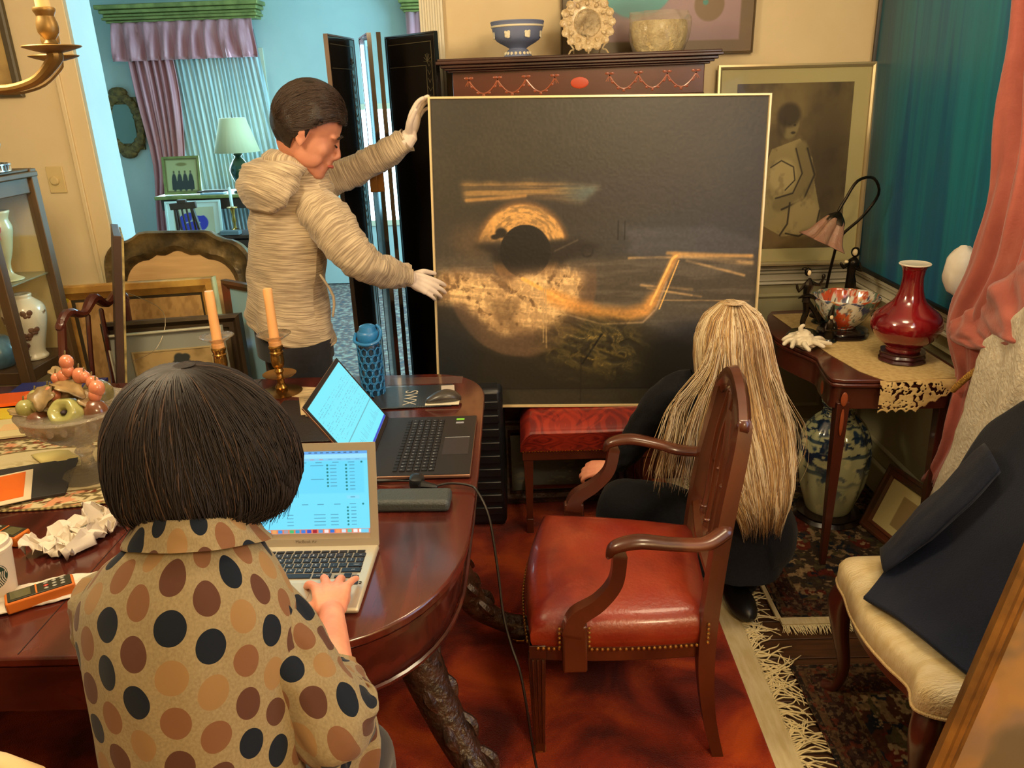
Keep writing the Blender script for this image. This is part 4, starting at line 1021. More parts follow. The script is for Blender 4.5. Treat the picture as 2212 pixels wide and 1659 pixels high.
# framed print leaning at right wall
A=Art(60,90,(226,212,150));A.mix((172,148,98),A.boxm(.26,.16,.85,.80))
mw=basis((1.36,2.50,.02),(.42,-.90,0),(.42*.25,.20*.5,1))
P0=px(1940,1010,1.46)
for i in(0,):
    up_=V((.17,.06,.40)).normalized()
rgt=V((.10,-.5,.0)).normalized()
tl=px(1940,1010,1.455);dn=V((-.42,.02,-1)).normalized();H_=.40
org=tl+dn*((tl.z-.015)/-dn.z)
Lw=.42
mw=basis(org+rgt*Lw/2,rgt,-dn);hgt=(tl-org).length
t=thing('framed_print','small print with wide yellow mount in red-brown frame leaning at right wall','picture',mw)
part('frame',M().moulding(Lw,hgt,[(0,0),(0,.02),(.010,.024),(.014,.018),(.03,.016),(.034,.02),(.042,.012),(.044,0)]),mat('redbrown_frame',S(110,56,34),.35,col2=S(74,64,44),scale=9,stretch=(1,1,1)),t)
canvas('print',A,Lw-.08,hgt-.08,prt,t,y=-.008,z=.04)
# brocade chair ---------------------------------------------------
broc=mat('cream_brocade',S(220,202,158),.6,col2=S(206,182,130),scale=18,stretch=(.5,3,1),bump=.5,bscale=110)
t=thing('brocade_chair','cream brocade side chair with cabriole legs at the lower right','chair',(1.05,1.65,0))
out2=crom([(1.30,1.40),(1.12,1.37),(.98,1.355),(.90,1.36),(.845,1.395),(.862,1.46),(.845,1.53),(.832,1.62),(.835,1.72),(.85,1.80),(.855,1.86),(.88,1.90),(.98,1.905),(1.15,1.90),(1.30,1.88)],5)
o2=[p[:2] for p in out2]
m=M();ccx,ccy=1.08,1.64
lv=[(1.0,.385),(1.015,.40),(1.01,.435),(.97,.455),(.85,.468),(.6,.478),(.25,.482)]
n_=len(o2);vs=[];fs=[]
for sc_,z in lv:
    for x,y in o2: vs.append((ccx+(x-ccx)*sc_,ccy+(y-ccy)*sc_,z))
for i in range(len(lv)-1):
    for k in range(n_): k2=(k+1)%n_;fs.append((i*n_+k,i*n_+k2,(i+1)*n_+k2,(i+1)*n_+k))
fs.append(tuple((len(lv)-1)*n_+k for k in range(n_)));m.add(vs,fs);part('seat',m,broc,t,local=False,auto=60)
m=M().tube([(x,y,.388) for x,y in [(ccx+(a-ccx)*1.012,ccy+(b-ccy)*1.012) for a,b in o2]],.0045,6)
part('gimp_trim',m,mat('cream_gimp',S(204,176,124),.8,bump=.6,bscale=300),t,local=False)
m=M().prism([(ccx+(a-ccx)*.96,ccy+(b-ccy)*.96) for a,b in o2],.04,TR((0,0,.345)));part('seat_rail',m,mahog,t,local=False,auto=60)
for (x,y),(dx,dy) in(((.885,1.405),(-.6,-.8)),((.885,1.865),(-.6,.8))):
    part('leg',M().tube([(x,y,.375),(x+.018*dx,y+.018*dy,.32),(x+.006*dx,y+.006*dy,.22),(x-.016*dx,y-.016*dy,.12),(x-.004*dx,y-.004*dy,.045),(x+.028*dx,y+.028*dy,.014)],[.03,.034,.024,.017,.014,.022],12,sub=5),mahog,t,local=False)
for y in(1.43,1.85): part('leg',M().tube([(1.27,y,.37),(1.29,y,.2),(1.33,y,.015)],[.02,.018,.015],10,sub=3),mahog,t,local=False)
m=M()
m.tube([(1.27,1.85,.40),(1.29,1.86,.65),(1.33,1.83,.93),(1.34,1.74,.985),(1.34,1.54,.985),(1.33,1.44,.93),(1.29,1.42,.65),(1.27,1.43,.40)],.020,10,sub=5)
part('back_frame',m,mahog,t,local=False)
part('back_pad',M().ell((1.315,1.64,.75),(.03,.17,.19),seg=20,rings=12),broc,t,local=False)
# navy coat: draped sheet from chair back over the seat
nv=mat('navy_wool',S(17,20,30),.9,col2=S(22,26,37),scale=200,sheen=.08,spec=.2,bump=.2,bscale=260)
K=[[(1.335,1.935,.885),(1.335,1.78,1.03),(1.345,1.55,1.05),(1.36,1.35,.98)],
   [(1.275,2.000,.785),(1.28,1.80,.93),(1.29,1.55,.97),(1.31,1.30,.92)],
   [(1.215,1.975,.710),(1.22,1.80,.81),(1.235,1.55,.85),(1.26,1.25,.80)],
   [(1.155,1.935,.655),(1.15,1.76,.70),(1.165,1.52,.72),(1.20,1.22,.66)],
   [(1.05,1.855,.585),(1.06,1.71,.59),(1.08,1.50,.59),(1.12,1.24,.54)],
   [(.945,1.775,.512),(.95,1.66,.508),(.985,1.48,.508),(1.03,1.30,.47)],
   [(.83,1.665,.484),(.865,1.58,.495),(.90,1.46,.500),(.955,1.36,.478)]]
m=M();R1=[]
for row in K: R1.append(crom(row,14))
R1=[list(x) for x in zip(*R1)];R1=[crom(c_,8) for c_ in R1];nv_=len(R1[0]);nu_=len(R1)
vs=[];uv=[]
for i in range(nu_):
    for j in range(nv_):
        p=V(R1[i][j]);u=i/(nu_-1);v=j/(nv_-1)
        f=.014*math.sin(u*9+v*4)*(1-v*.6)+.018*mnoise.noise(V((u*3+v*2,v*4-u,3)))+.008*mnoise.noise(V((u*9,v*8,1)))
        p=p+V((-.5,-.2,.8))*(f*(1-.75*v));p.z=max(p.z,.486) if p.x<1.26 and v>.6 and p.y>1.38 else p.z
        vs.append(p)
fs=[(i*nv_+j,i*nv_+j+1,(i+1)*nv_+j+1,(i+1)*nv_+j) for i in range(nu_-1) for j in range(nv_-1)]
m.add(vs,fs)
ct=thing('navy_coat','dark navy coat thrown over the cream brocade chair','coat',(1.1,1.65,.49))
part('coat_body',m,nv,ct,local=False,solid=.008,auto=0)
P_s=[(1.17,1.80,.80),(1.10,1.80,.70),(1.03,1.80,.615),(.965,1.785,.555),(.925,1.785,.515)]
m=M();limb_=[(.07,.03),(.075,.028),(.07,.026),(.062,.020),(.056,.014)]
rings=[]
for p_,(a_,b_) in zip(P_s,limb_): rings.append((p_,(0.02,a_,-.0),(-.5*b_,-.1*b_,.85*b_)))
m.loft(rings,28,6,fn=lambda a,v,p:.010*mnoise.noise(V((math.cos(a)*2,math.sin(a)*2,v*5))),caps=True)
part('coat_sleeve',m,nv,ct,local=False,auto=0)
# leaning painting bottom right
A=Art(130,200,(170,128,76));U,Vv=A.U,A.V
A.mix((132,110,96),sst(.4,.65,fbm(U*5,Vv*7,3))*sst(.2,.7,Vv));A.mix((196,142,74),sst(.45,.7,fbm(U*6+2,Vv*5,9))*sst(.7,.1,Vv));A.mix((92,84,66),sst(.56,.72,fbm(U*7,Vv*6,14))*.7);A.mix((206,150,124),sst(.55,.7,fbm(U*9,Vv*9,21))*sst(.4,.8,Vv)*.6)
B_=V((.77,1.2,.42));A_=V((.937,1.3,.87));d=(A_-B_).normalized();base=B_+d*((.022-B_.z)/d.z)
rg_=V((.93,-.32,-.12));rg_=(rg_-d*rg_.dot(d)).normalized()
mw=basis(base+rg_*.36,rg_,d);t=thing('gilt_framed_painting','gilt-framed ochre landscape leaning at the lower right corner of the view','painting',mw)
canvas('picture',A,.64,.98,pnt,t,y=-.012,z=.04)
gf=mat('aged_gold_leaf',S(176,122,54),.38,metal=.55,col2=S(120,84,44),scale=10,bump=.2)
part('frame',M().moulding(.72,1.06,[(0,0),(0,.03),(.01,.036),(.018,.028),(.026,.028),(.034,.014),(.04,.012),(.042,0)]),gf,t)
# ================================================================ LEFT SIDE
# switch plate
t=thing('dimmer_switch','cream wall plate with round dimmer knob left of the doorway','switch',(-2.06,3.6,1.35))
part('plate',M().box((-2.06,3.596,1.405),(.075,.008,.115)),mat('ivory_plastic',S(214,190,136),.4),t,local=False,bevel=.003)
part('knob',M().lathe([(.019,0),(.019,.010),(.015,.014),(0,.015)],(-2.063,3.592,1.402),20,R=RX(PI/2)),MATS['ivory_plastic'],t,local=False)
# picture top left
mw=basis((-2.36,3.595,1.755),(1,0,0),(0,0,1));t=thing('framed_picture','dark framed picture on the cream wall at the upper left corner','picture',mw)
part('frame',M().moulding(.5,.62,[(0,0),(0,.02),(.008,.025),(.03,.02),(.036,.012),(.04,0)]),mat('grey_brown_frame',S(84,74,54),.5),t)
part('mount',M().box((0,-.005,.31),(.43,.008,.55)),mat('yellow_print',S(190,160,100),.7,col2=S(150,120,70),scale=8),t)
# display cabinet
cabw=mat('cabinet_wood',S(100,76,46),.5,coat=.0,col2=S(64,46,26),scale=5,stretch=(1,1,.2))
CR=(-1.86,3.12)   # front right top corner post
t=thing('display_cabinet','narrow glazed wooden display cabinet with china at the left edge','cabinet',(-2.05,3.05,0))
# posts (front-right, front-left, rear-right)
fr=(-1.865,3.10);fl_=(-1.90,2.74);br=(-2.14,3.48);bl=(-2.35,2.9)
fr=(-1.885,3.12);fl_=(-2.005,2.83)
fr=(-1.885,3.115);fl_=(-1.885,2.80);br=(-2.28,3.115);bl=(-2.28,2.80)
for x,y in(fr,fl_,br,bl):
    part('post',M().box((x,y,.745),(.038,.038,1.49)),cabw,t,local=False,bevel=.003)
def qprism(z,h,e,nm,mt_=cabw):
    cxx=(fr[0]+bl[0])/2;cyy=(fr[1]+bl[1])/2
    P=[(cxx+(x-cxx)*e,cyy+(y-cyy)*e) for x,y in(fr,br,bl,fl_)]
    return part(nm,M().prism(P,h,TR((0,0,z))),mt_,t,local=False,bevel=.004)
qprism(1.40,.06,1.02,'top_rail');qprism(1.46,.02,1.12,'cornice');qprism(1.48,.012,1.06,'top');qprism(.72,.05,1.02,'base_board')
qprism(1.085,.008,.98,'shelf',mat('shelf_glass',S(170,180,150),.1,trans=.5,alpha=.6))
qprism(.30,.02,1.0,'lower_shelf')
gls=mat('cabinet_glass',S(230,230,210),.03,trans=1,alpha=.06,spec=.3)
for a,b in((fr,fl_),(bl,fl_)):
    a=V((*a,0));b=V((*b,0));d=b-a;mw=basis((a+b)/2,d,(0,0,1));m=M().box((0,0,1.085),(d.length-.03,.003,.63));m.v=[tuple(mw@V(v)) for v in m.v];part('pane',m,gls,t,local=False)
part('back_panel',M().box((-2.08,3.125,1.09),(.40,.01,.64)).box((-2.285,2.96,1.09),(.01,.30,.64)),mat('cabinet_lining',S(190,172,120),.8),t,local=False)
por=mat('flowered_porcelain',S(222,214,186),.2,coat=.6,col2=S(120,96,70),scale=14,lo=.66,hi=.69,detail=3)
def vase(nm,lab,c,pr,mt_): 
    o=thing(nm,lab,'vase',c);part('body',M().lathe(pr,c,28,sub=3),mt_,o,local=False,auto=0);return o
c=(-1.955,2.98,.772);o=vase('butterfly_vase','white porcelain vase with brown butterflies, lower shelf of the display cabinet',c,[(.05,0),(.052,.01),(.044,.03),(.062,.10),(.078,.17),(.074,.21),(.05,.235),(.04,.245),(.04,.26),(.0,.255)],por)
bf=mat('butterfly_print',S(96,62,40),.4);m=M()
for a,z in((-.9,.19),(-1.5,.15),(-1.1,.10),(-.7,.12),(-1.4,.06),(-2.0,.17),(-1.9,.09)):
    r=.044+.034*min(1,z/.17)+.002
    for s in(-1,1):
        aa=a+s*.14;R=RZ(aa+PI/2)@RY(s*.5);m.ell(V(c)+V((r*math.cos(aa),r*math.sin(aa),z+.006)),(.011,.002,.012),R=R,seg=8,rings=5)
        m.ell(V(c)+V((r*math.cos(a+s*.08),r*math.sin(a+s*.08),z-.007)),(.007,.002,.007),R=R,seg=8,rings=5)
part('butterfly',m,bf,o,local=False)
c=(-1.955,2.95,1.093);o=vase('footed_vase','tall footed pale green vase with pink flower, upper shelf of the display cabinet',c,[(.048,0),(.05,.006),(.02,.025),(.016,.06),(.03,.10),(.045,.16),(.052,.20),(.045,.23),(.055,.26),(.03,.255),(0,.24)],mat('pale_green_porcelain',S(200,200,160),.2,coat=.6,col2=S(180,190,150),scale=6))
part('flower',M().ell((c[0]+.01,c[1]-.05,c[2]+.19),(.035,.02,.035),seg=12,rings=8,fn=lambda d:1+.2*math.sin(5*math.atan2(d.z,d.x))),mat('rose_china',S(186,100,84),.4),o,local=False)
c=(-2.03,2.88,.772);o=vase('blue_jar','small blue glazed jar low in the display cabinet at the picture edge',c,[(.05,0),(.07,.03),(.075,.07),(.05,.11),(.03,.12),(0,.12)],mat('blue_glaze',S(90,130,150),.2,coat=.6,col2=S(60,90,110),scale=16))
c=(-1.97,2.93,1.494);o=thing('china_tureen','blue and white lidded china tureen on a pierced stand on top of the display cabinet','tureen',c)
bwp=mat('blue_white_china',S(216,208,184),.2,coat=.6,col2=S(90,98,110),scale=16,lo=.5,hi=.56)
part('bowl',M().lathe([(.05,.028),(.055,.035),(.085,.06),(.10,.085),(.095,.10),(.0,.10)],c,32,sub=3),bwp,o,local=False)
part('lid',M().lathe([(.10,.10),(.085,.118),(.05,.135),(.012,.15),(.015,.165),(0,.172)],c,32,sub=3),bwp,o,local=False)
m=M()
for k in range(40):
    a=2*PI*k/40;m.box((c[0]+.115*math.cos(a),c[1]+.115*math.sin(a),c[2]+.014),(.006,.006,.022),RZ(a))
m.lathe([(.118,.0),(.118,.004),(.1,.004)],c,32).lathe([(.12,.022),(.12,.027),(.112,.027),(.112,.022)],c,32)
part('pierced_stand',m,bwp,o,local=False)
# chandelier arm
t=thing('chandelier','old brass chandelier arm with drip pan and candle sleeve at the upper left','chandelier',(-1.15,1.6,1.95))
ob=mat('dull_brass',S(168,132,72),.42,metal=.6,col2=S(120,96,54),scale=12)
def arm(ex,ey,z0=1.80,cx0=-1.22,cy0=1.62):
    d=V((ex-cx0,ey-cy0,0));f=lambda u,z:(cx0+d.x*u,cy0+d.y*u,z0+z)
    part('arm',M().tube([f(.0,.03),f(.15,.05),f(.35,-.005),f(.6,-.058),f(.85,-.05),f(1,-.012),f(1,.0)],[.009,.008,.008,.008,.009,.013,.014],10,sub=5),ob,t,local=False)
    part('drip_pan',M().lathe([(.0,.0),(.02,.002),(.048,.010),(.051,.013),(.046,.013),(.015,.008),(0,.008)],(ex,ey,z0-.002),32,sub=2),ob,t,local=False)
    part('candle_cup',M().lathe([(.010,.006),(.013,.016),(.009,.022),(.018,.034),(.0185,.05),(.015,.062),(.019,.07),(.019,.076),(.012,.078),(0,.078)],(ex,ey,z0),24,sub=2),ob,t,local=False)
    part('candle_sleeve',M().lathe([(.0125,.075),(.0122,.17),(0,.172)],(ex,ey,z0),20),mat('cream_candle_sleeve',S(236,206,138),.6),t,local=False)
arm(-.868,1.60)
arm(-1.10,1.30,1.80);arm(-1.48,1.5);arm(-1.36,1.9);arm(-1.02,1.88)
part('stem',M().lathe([(.0,1.74),(.03,1.76),(.045,1.80),(.03,1.84),(.018,1.88),(.04,1.93),(.018,1.98),(.01,2.05),(.01,2.7),(.05,2.715),(0,2.72)],(-1.22,1.62,0),24,sub=2),ob,t,local=False)
# ---- leaning frames
carv=mat('carved_olive_gilt',S(128,106,66),.4,metal=.35,col2=S(70,58,38),scale=14,bump=.3)
# large carved scroll frame with plain backing
mw=basis((-1.55,3.37,.02),(1,-.10,-.0),(-.0,.13,1));t=thing('scrolled_frame','large carved olive-gilt frame with wavy top and bare tan backing by the doorway','frame',mw)
Wf,Hf=.70,1.165
def scroll(e,dd,wav):
    P=[]
    hw=Wf/2-e;top=Hf-e
    for u in np.linspace(0,1,7)[:-1]: P.append((-hw,u*(top-.16)))
    for a in np.linspace(PI,PI/2,8): P.append((-hw+.12+.12*math.cos(a),top-.16+.12*math.sin(a)))
    for u in np.linspace(0,1,15)[1:-1]:
        x=-hw+.12+u*(2*hw-.24);P.append((x,top-.04+.04*sst(.0,.18,min(u,1-u))-wav*.5*(1-math.cos(4*PI*u))))
    for a in np.linspace(PI/2,0,8): P.append((hw-.12+.12*math.cos(a),top-.16+.12*math.sin(a)))
    for u in np.linspace(1,0,7)[1:]: P.append((hw,u*(top-.16)))
    return [(x,-dd,max(z,e)) for x,z in P]
def ringm(specs):
    m=M();n=None;R_=[scroll(*s_) for s_ in specs];n=len(R_[0])
    for r in R_: m.v+=r
    for i in range(len(R_)-1):
        for k in range(n): k2=(k+1)%n;m.f.append((i*n+k,i*n+k2,(i+1)*n+k2,(i+1)*n+k));m.mi.append(0)
    return m
part('frame',ringm([(0,-.012,0),(0,.02,0),(.01,.03,0),(.02,.022,0),(.045,.018,0),(.065,.028,.015),(.085,.012,.022),(.09,-.0,.022)]),carv,t,auto=50)
m=M();sc=scroll(.085,.002,.02);m.add(sc,[tuple(range(len(sc)))]);part('backing',m,mat('tan_board',S(222,182,128),.8,col2=S(204,164,112),scale=10,stretch=(.3,1,4)),t)
# gold frame with stained picture
A=Art(160,110,(196,156,100));U,Vv=A.U,A.V
A.mix((150,112,64),sst(.4,.7,fbm(U*30,Vv*30,3))*.6)
edgel=.72+.05*fbm(U*8,Vv*0+2,4)-.12*np.exp(-((U-.72)/.09)**2)*0+.10*np.sin(U*9)*.4
A.mix((196,154,98),(np.abs(Vv-edgel-.02)<.018)*sst(.12,.3,U)*.8);A.mix((140,104,64),sst(.02,-.10,Vv-edgel)*sst(.1,.3,U)*.8)
A.mix((104,80,50),A.ellm(.5,.42,.35,.07,.6)*.7);A.mix((176,138,92),A.linem([(.86,.9),(.9,.78),(.84,.7),(.88,.55)],.03,.8)*.7)
mw=basis((-1.60,3.20,.02),(1,-.035,.040),(.03,.07,1));t=thing('gold_framed_picture','tan stained picture in bright gold frame with yellow dot, below the wavy frame','picture',mw)
Wg,Hg=.70,.99
bg=mat('bright_gold',S(224,176,92),.34,metal=.35,col2=S(182,132,64),scale=12)
part('frame',M().moulding(Wg,Hg,[(0,0),(0,.035),(.006,.045),(.03,.05),(.05,.03),(.062,.022),(.066,.0)]),bg,t)
canvas('picture',A,Wg-.12,Hg-.12,prt,t,y=-.012,z=.06)
part('slip',M().moulding(Wg-.12,Hg-.12,[(0,.012),(0,.02),(.014,.014),(.015,.012)],c=(0,0,.06)),mat('dark_slip',S(70,60,44),.4),t)
part('dot_sticker',M().lathe([(.009,0),(.009,.001),(0,.001)],(-Wg/2+.055,-.033,Hg-.06),16,R=RX(PI/2)),mat('yellow_sticker',S(220,190,40),.6),t)
# silver frame with portrait
A=Art(120,130,(178,150,100));U,Vv=A.U,A.V
A.mix((136,112,68),sst(.4,.7,fbm(U*6,Vv*6,3))*.7)
A.mix((56,60,58),A.ellm(.60,.80,.135,.11,.12)+A.ellm(.58,.90,.07,.06,.2)+A.ellm(.60,.72,.14,.12,.12)+A.ellm(.66,.91,.06,.04,.2))
A.mix((172,126,74),A.ellm(.59,.655,.10,.13,.12)*(1-A.ellm(.52,.78,.06,.05,.2))*(1-A.ellm(.66,.78,.06,.05,.2)));A.mix((84,62,48),A.ellm(.545,.645,.03,.010,.3)+A.ellm(.64,.645,.03,.010,.3)+A.ellm(.59,.56,.035,.012,.3))
A.mix((84,82,72),A.ellm(.6,.25,.3,.3,.15))
mw=basis((-1.335,2.84,.02),(1,-.02,.065),(-.02,.10,1));t=thing('silver_framed_portrait','portrait print of a dark-haired sitter in thin silver frame and wide grey mat','picture',mw)
Ws,Hs=.46,.87
part('frame',M().moulding(Ws,Hs,[(0,0),(0,.02),(.004,.024),(.008,.022),(.010,0)]),mat('silver_frame',S(216,208,184),.3,metal=.4),t)
part('mount',M().box((0,-.004,Hs/2),(Ws-.016,.008,Hs-.016)),mat('grey_mount',S(140,142,132),.8),t)
canvas('print',A,Ws-.15,.34,prt,t,y=-.0092,z=Hs-.42,x=.015)
part('inner_slip',M().moulding(Ws-.14,.35,[(0,.008),(0,.012),(.006,.012),(.006,.008)],c=(.015,0,Hs-.425)),mat('pale_slip',S(176,156,112),.6),t)
# dark frame behind silver one
mw=basis((-1.37,2.965,.02),(1,-.0,.04),(-.01,.10,1));t=thing('brown_frame','dark brown deep frame standing just behind the silver-framed portrait','frame',mw)
part('frame',M().moulding(.56,.885,[(0,0),(0,.04),(.012,.05),(.03,.03),(.05,.03),(.05,0)]),mat('deep_brown_frame',S(78,62,42),.4,col2=S(56,42,30),scale=8),t)
part('backing',M().box((0,-.004,.44),(.48,.008,.81)),mat('brown_board',S(96,78,52),.8),t)
# narrow canvas edge-on
tp=V((-1.60,3.04,1.26));bt=V((-1.655,2.86,.46));d=(tp-bt).normalized();dirb=d;base=tp-d*((tp.z-.02)/d.z)
pl_=V((.30,-.955,0));
m=M();mw=basis(base+V((.0,.05,0)),V((.46,-.89,.0)),d)
t=thing('canvas_back','dark edged canvas seen edge-on with hanging wire, leaning left of the gold frame','painting',mw)
part('stretcher',M().box((0,.012,.64),(.34,.026,1.27)),dkw,t,bevel=.002)
part('canvas',M().box((0,.029,.64),(.33,.008,1.25)),mat('raw_yellow_canvas',S(190,168,104),.8,col2=S(96,84,50),scale=20),t)
part('hanging_wire',M().tube([tuple(mw@V((-.15,.026,1.02))),tuple(mw@V((-.06,.05,.98))+V((.13,0,-.03))),tuple(mw@V((0,.03,.86))+V((.12,0,-.04))),tuple(mw@V((.14,.026,.80)))],.0012,5,sub=5),mat('steel_wire',S(140,130,110),.3,metal=.9),t,local=False)
# side chair between frames and table
def carved_chair(nm,lab,x,y,rz,zt,grp=None):
    R=RZ(rz);o=thing(nm,lab,'chair',TR((x,y,0),R))
    for s in(-1,1):
        part('back_post',M().tube([(s*.20,.0,0),(s*.20,0,.44),(s*.21,.03,.75),(s*.19,.06,zt)],[.018,.02,.016,.015],8,sub=4),mahog,o)
        part('leg',M().box((s*.22,-.42,.21),(.028,.028,.42),tp=(1.5,1.5)),mahog,o)
        part('splat_bar',M().tube([(s*.05,.005,.46),(s*.06,.03,.72),(s*.04,.055,zt-.02)],.009,6,sub=3),mahog,o)
    part('top_rail',M().tube([(-.20,.055,zt-.02),(-.15,.06,zt+.02),(-.07,.062,zt-.005),(0,.063,zt+.035),(.07,.062,zt-.005),(.15,.06,zt+.02),(.20,.055,zt-.02)],[.018,.02,.017,.024,.017,.02,.018],8,sub=4,flat=.8),mahog,o)
    part('seat_frame',M().box((0,-.21,.425),(.46,.46,.05)),mahog,o,bevel=.006)
    part('seat',M().ell((0,-.21,.455),(.225,.225,.045),fn=lambda d:1/max(abs(d.x)**4+abs(d.y)**4+abs(d.z)**4,1e-4)**.25*.9),MATS['wine_red_seat'],o)
    return o
carved_chair('dining_chair','dark dining chair with carved top rail seen side-on behind the compote',-1.66,2.86,-PI/2-.12,1.0)
# framed picture by the man's legs, blue reflection put into its glass colour
mw=basis((-1.13,3.10,.02),(.72,-.55,.0),(-.10,.10,1));t=thing('glazed_picture','picture in red-brown frame with pale blue reflecting glass left of the man\'s legs','picture',mw)
part('frame',M().moulding(.26,1.0,[(0,0),(0,.025),(.012,.03),(.03,.02),(.034,.01),(.036,0)]),MATS['redbrown_frame'],t)
part('glazing',M().box((0,-.008,.5),(.20,.004,.94)),mat('blue_reflection_glass',S(150,200,220),.08,spec=.9,coat=.6),t)
# chair at the very lower left (cream back top)
t=thing('upholstered_chair','cream upholstered chair back just entering the lower left corner','chair',(-.66,.34,0))
part('back',M().ell((-.775,.73,.82),(.225,.035,.175),fn=lambda d:1/max(abs(d.x)**3+abs(d.y)**3+abs(d.z)**3,1e-4)**(1/3)*.93,seg=24,rings=14),mat('cream_leather',S(220,190,140),.5),t,local=False)
part('seat',M().box((-.775,.50,.42),(.46,.44,.10)),mat('cream_leather2',S(220,190,140),.5),t,local=False,bevel=.03)
for sx in(-.18,.18):
    for yy in(.32,.66): part('leg',M().box((-.775+sx,yy,.19),(.03,.03,.37)),mahog,t,local=False,bevel=.003)
# ================================================================ DINING TABLE
tab=mat('polished_mahogany',S(92,38,28),.17,coat=.4,col2=S(58,22,18),col3=S(76,30,22),scale=3.2,stretch=(5,.5,1),detail=8,dist=.5,spec=.6)
tabx=mat('polished_mahogany_band',S(80,32,24),.2,coat=.4,col2=S(50,20,16),scale=8,stretch=(1,3,3),detail=6)
t=thing('dining_table','long polished mahogany dining table with rounded end and brass-footed carved legs','table',(-1.1,1.94,0))
def dend(e,n=10):
    P=[(-2.75,1.18+e),(-.62,1.18+e)];xr=-.135-e
    # near corner: big radius, then straight edge, far corner
    for a in np.linspace(-PI/2,0,14): P.append((-.50+(.50+xr)*math.cos(a)**.85 if math.cos(a)>0 else -.50,1.62+(.44-e)*(-abs(math.sin(a))**.85)))
    P.append((xr+.004,1.9))
    for a in np.linspace(0,PI/2,12): P.append((-.36+(.36+xr)*max(math.cos(a),0)**.85,2.42+(.27-e)*max(math.sin(a),0)**.85))
    P+=[(-2.75,2.70-e)]
    return P
part('tabletop',M().prism(dend(0),.022,TR((0,0,.732))),tab,t,local=False,bevel=.005,auto=60)
part('leaf_edge',M().prism(dend(.006),.012,TR((0,0,.716))),tabx,t,local=False,auto=60)
part('leaf_joint',M().box((-.955,1.94,.7545),(.0015,1.5,.0008)),mat('dark_joint',S(30,14,10),.5),t,local=False)
part('apron',M().prism(dend(.03),.11,TR((0,0,.605))),tabx,t,local=False,auto=60)
m=M();q=dend(.022);m.tube([(x,y,.606) for x,y in q[1:-1]],.006,6)
part('bead',m,tabx,t,local=False)
dk=mat('dark_carved_leg',S(70,44,32),.35,coat=.3,col2=S(40,26,20),scale=30,bump=.8,bscale=60)
def paw(x,y,dx,dy,L=.42):
    d=V((dx,dy,0)).normalized();B=V((x,y,0))
    pts=[B+V((0,0,.60)),B+d*.02+V((0,0,.46)),B+d*.10+V((0,0,.30)),B+d*.22*L/.42+V((0,0,.17)),B+d*.33*L/.42+V((0,0,.10)),B+d*L+V((0,0,.075))]
    g=part('leg',M().tube(pts,[.045,.058,.050,.042,.032,.034],16,sub=6),dk,t,local=False)
    for k in range(5):
        m=M();u=.12+.13*k;i=u*5;a=pts[int(i)].lerp(pts[min(int(i)+1,5)],i-int(i));pp=V((-d.y,d.x,0))
        for s in(-1,0,1):
            m.tube([a+pp*s*.025+V((0,0,.035)),a+pp*s*.038+d*.026+V((0,0,.012)),a+pp*s*.034+d*.044+V((0,0,-.012))],[.012,.016,.006],6,sub=3)
        part('acanthus_leaf',m,dk,g,local=False,kind='stuff')
    m=M();e=pts[-1]
    m.ell(e+V((0,0,-.01)),(.045,.045,.035),seg=14,rings=10)
    for s in(-1.2,-.4,.4,1.2):
        pp=V((-d.y,d.x,0));m.tube([e+pp*s*.018,e+pp*s*.024+d*.04,e+pp*s*.026+d*.062+V((0,0,-.03))],[.016,.015,.008],6,sub=3)
    part('paw_foot',m,dk,g,local=False)
    m=M().tube([e+V((-.012,0,-.052)),e+V((.012,0,-.052))],.02,12);part('caster',m,brass,g,local=False)
part('pedestal',M().lathe([(.10,.50),(.06,.48),(.05,.42),(.085,.36),(.09,.30),(.06,.26),(.08,.22),(.09,.20),(0,.20)],(-.52,1.93,.10),28,sub=3),dk,t,local=False)
part('pedestal',M().lathe([(.10,.50),(.06,.48),(.05,.42),(.085,.36),(.09,.30),(.06,.26),(.08,.22),(.09,.20),(0,.20)],(-2.0,1.93,.10),28,sub=3),dk,t,local=False)
paw(-.32,1.62,.55,-.45,.38);paw(-.34,2.12,.75,.02,.30);paw(-.74,1.70,-.6,-.6);paw(-.74,2.2,-.6,.6);paw(-.36,2.3,.3,.6,.2)
# ---------------------------------------------------------------- silver laptop
alu=mat('silver_aluminium',S(206,196,172),.35,metal=.45)
blkk=mat('black_key',S(24,24,28),.4);legend=mat('key_legend',S(210,214,220),.5)
LM=basis((-.500,1.285,.754),(1,-.012,0),(0,0,1))  # base front centre; local y away
t=thing('silver_laptop','open silver laptop with black keys used by the woman in the dotted top','laptop',LM)
Wl,Dl=.325,.235
base=part('base',M().box((0,Dl/2+.0,.008),(Wl,Dl,.012)),alu,t,bevel=.005)
part('keyboard_well',M().box((0,.158,.0142),(.272,.108,.0008)),mat('grey_well',S(150,142,126),.5,metal=.3),base)
part('trackpad',M().box((0,.052,.0144),(.105,.076,.0006)),mat('pad_grey',S(190,180,156),.3,metal=.3),base,bevel=.002)
LEG=M()
rowsk=[("~1234567890-=",.0),("\tQWERTYUIOP[]",.0),("\tASDFGHJKL;'",.0),("\tZXCVBNM,./",.0)]
kp=None;pitch=.0190
def key(x,y,w,h,parent,z=.0155,mt_=blkk,R=None):
    global kcache
    k=(round(w,4),round(h,4),parent.name)
    if k not in kcache:
        m=M().box((0,0,0),(w,h,.0024),tp=(.93,.93));o=part('key',m,mt_,parent);kcache[k]=o;o.location=(x,y,z);return
    o=kcache[k].copy();COL.objects.link(o);o.parent=parent;o.location=(x,y,z)
kcache={}
y=.205
for i in range(14): key(-.129+i*.0198,y,.0165,.008,base)
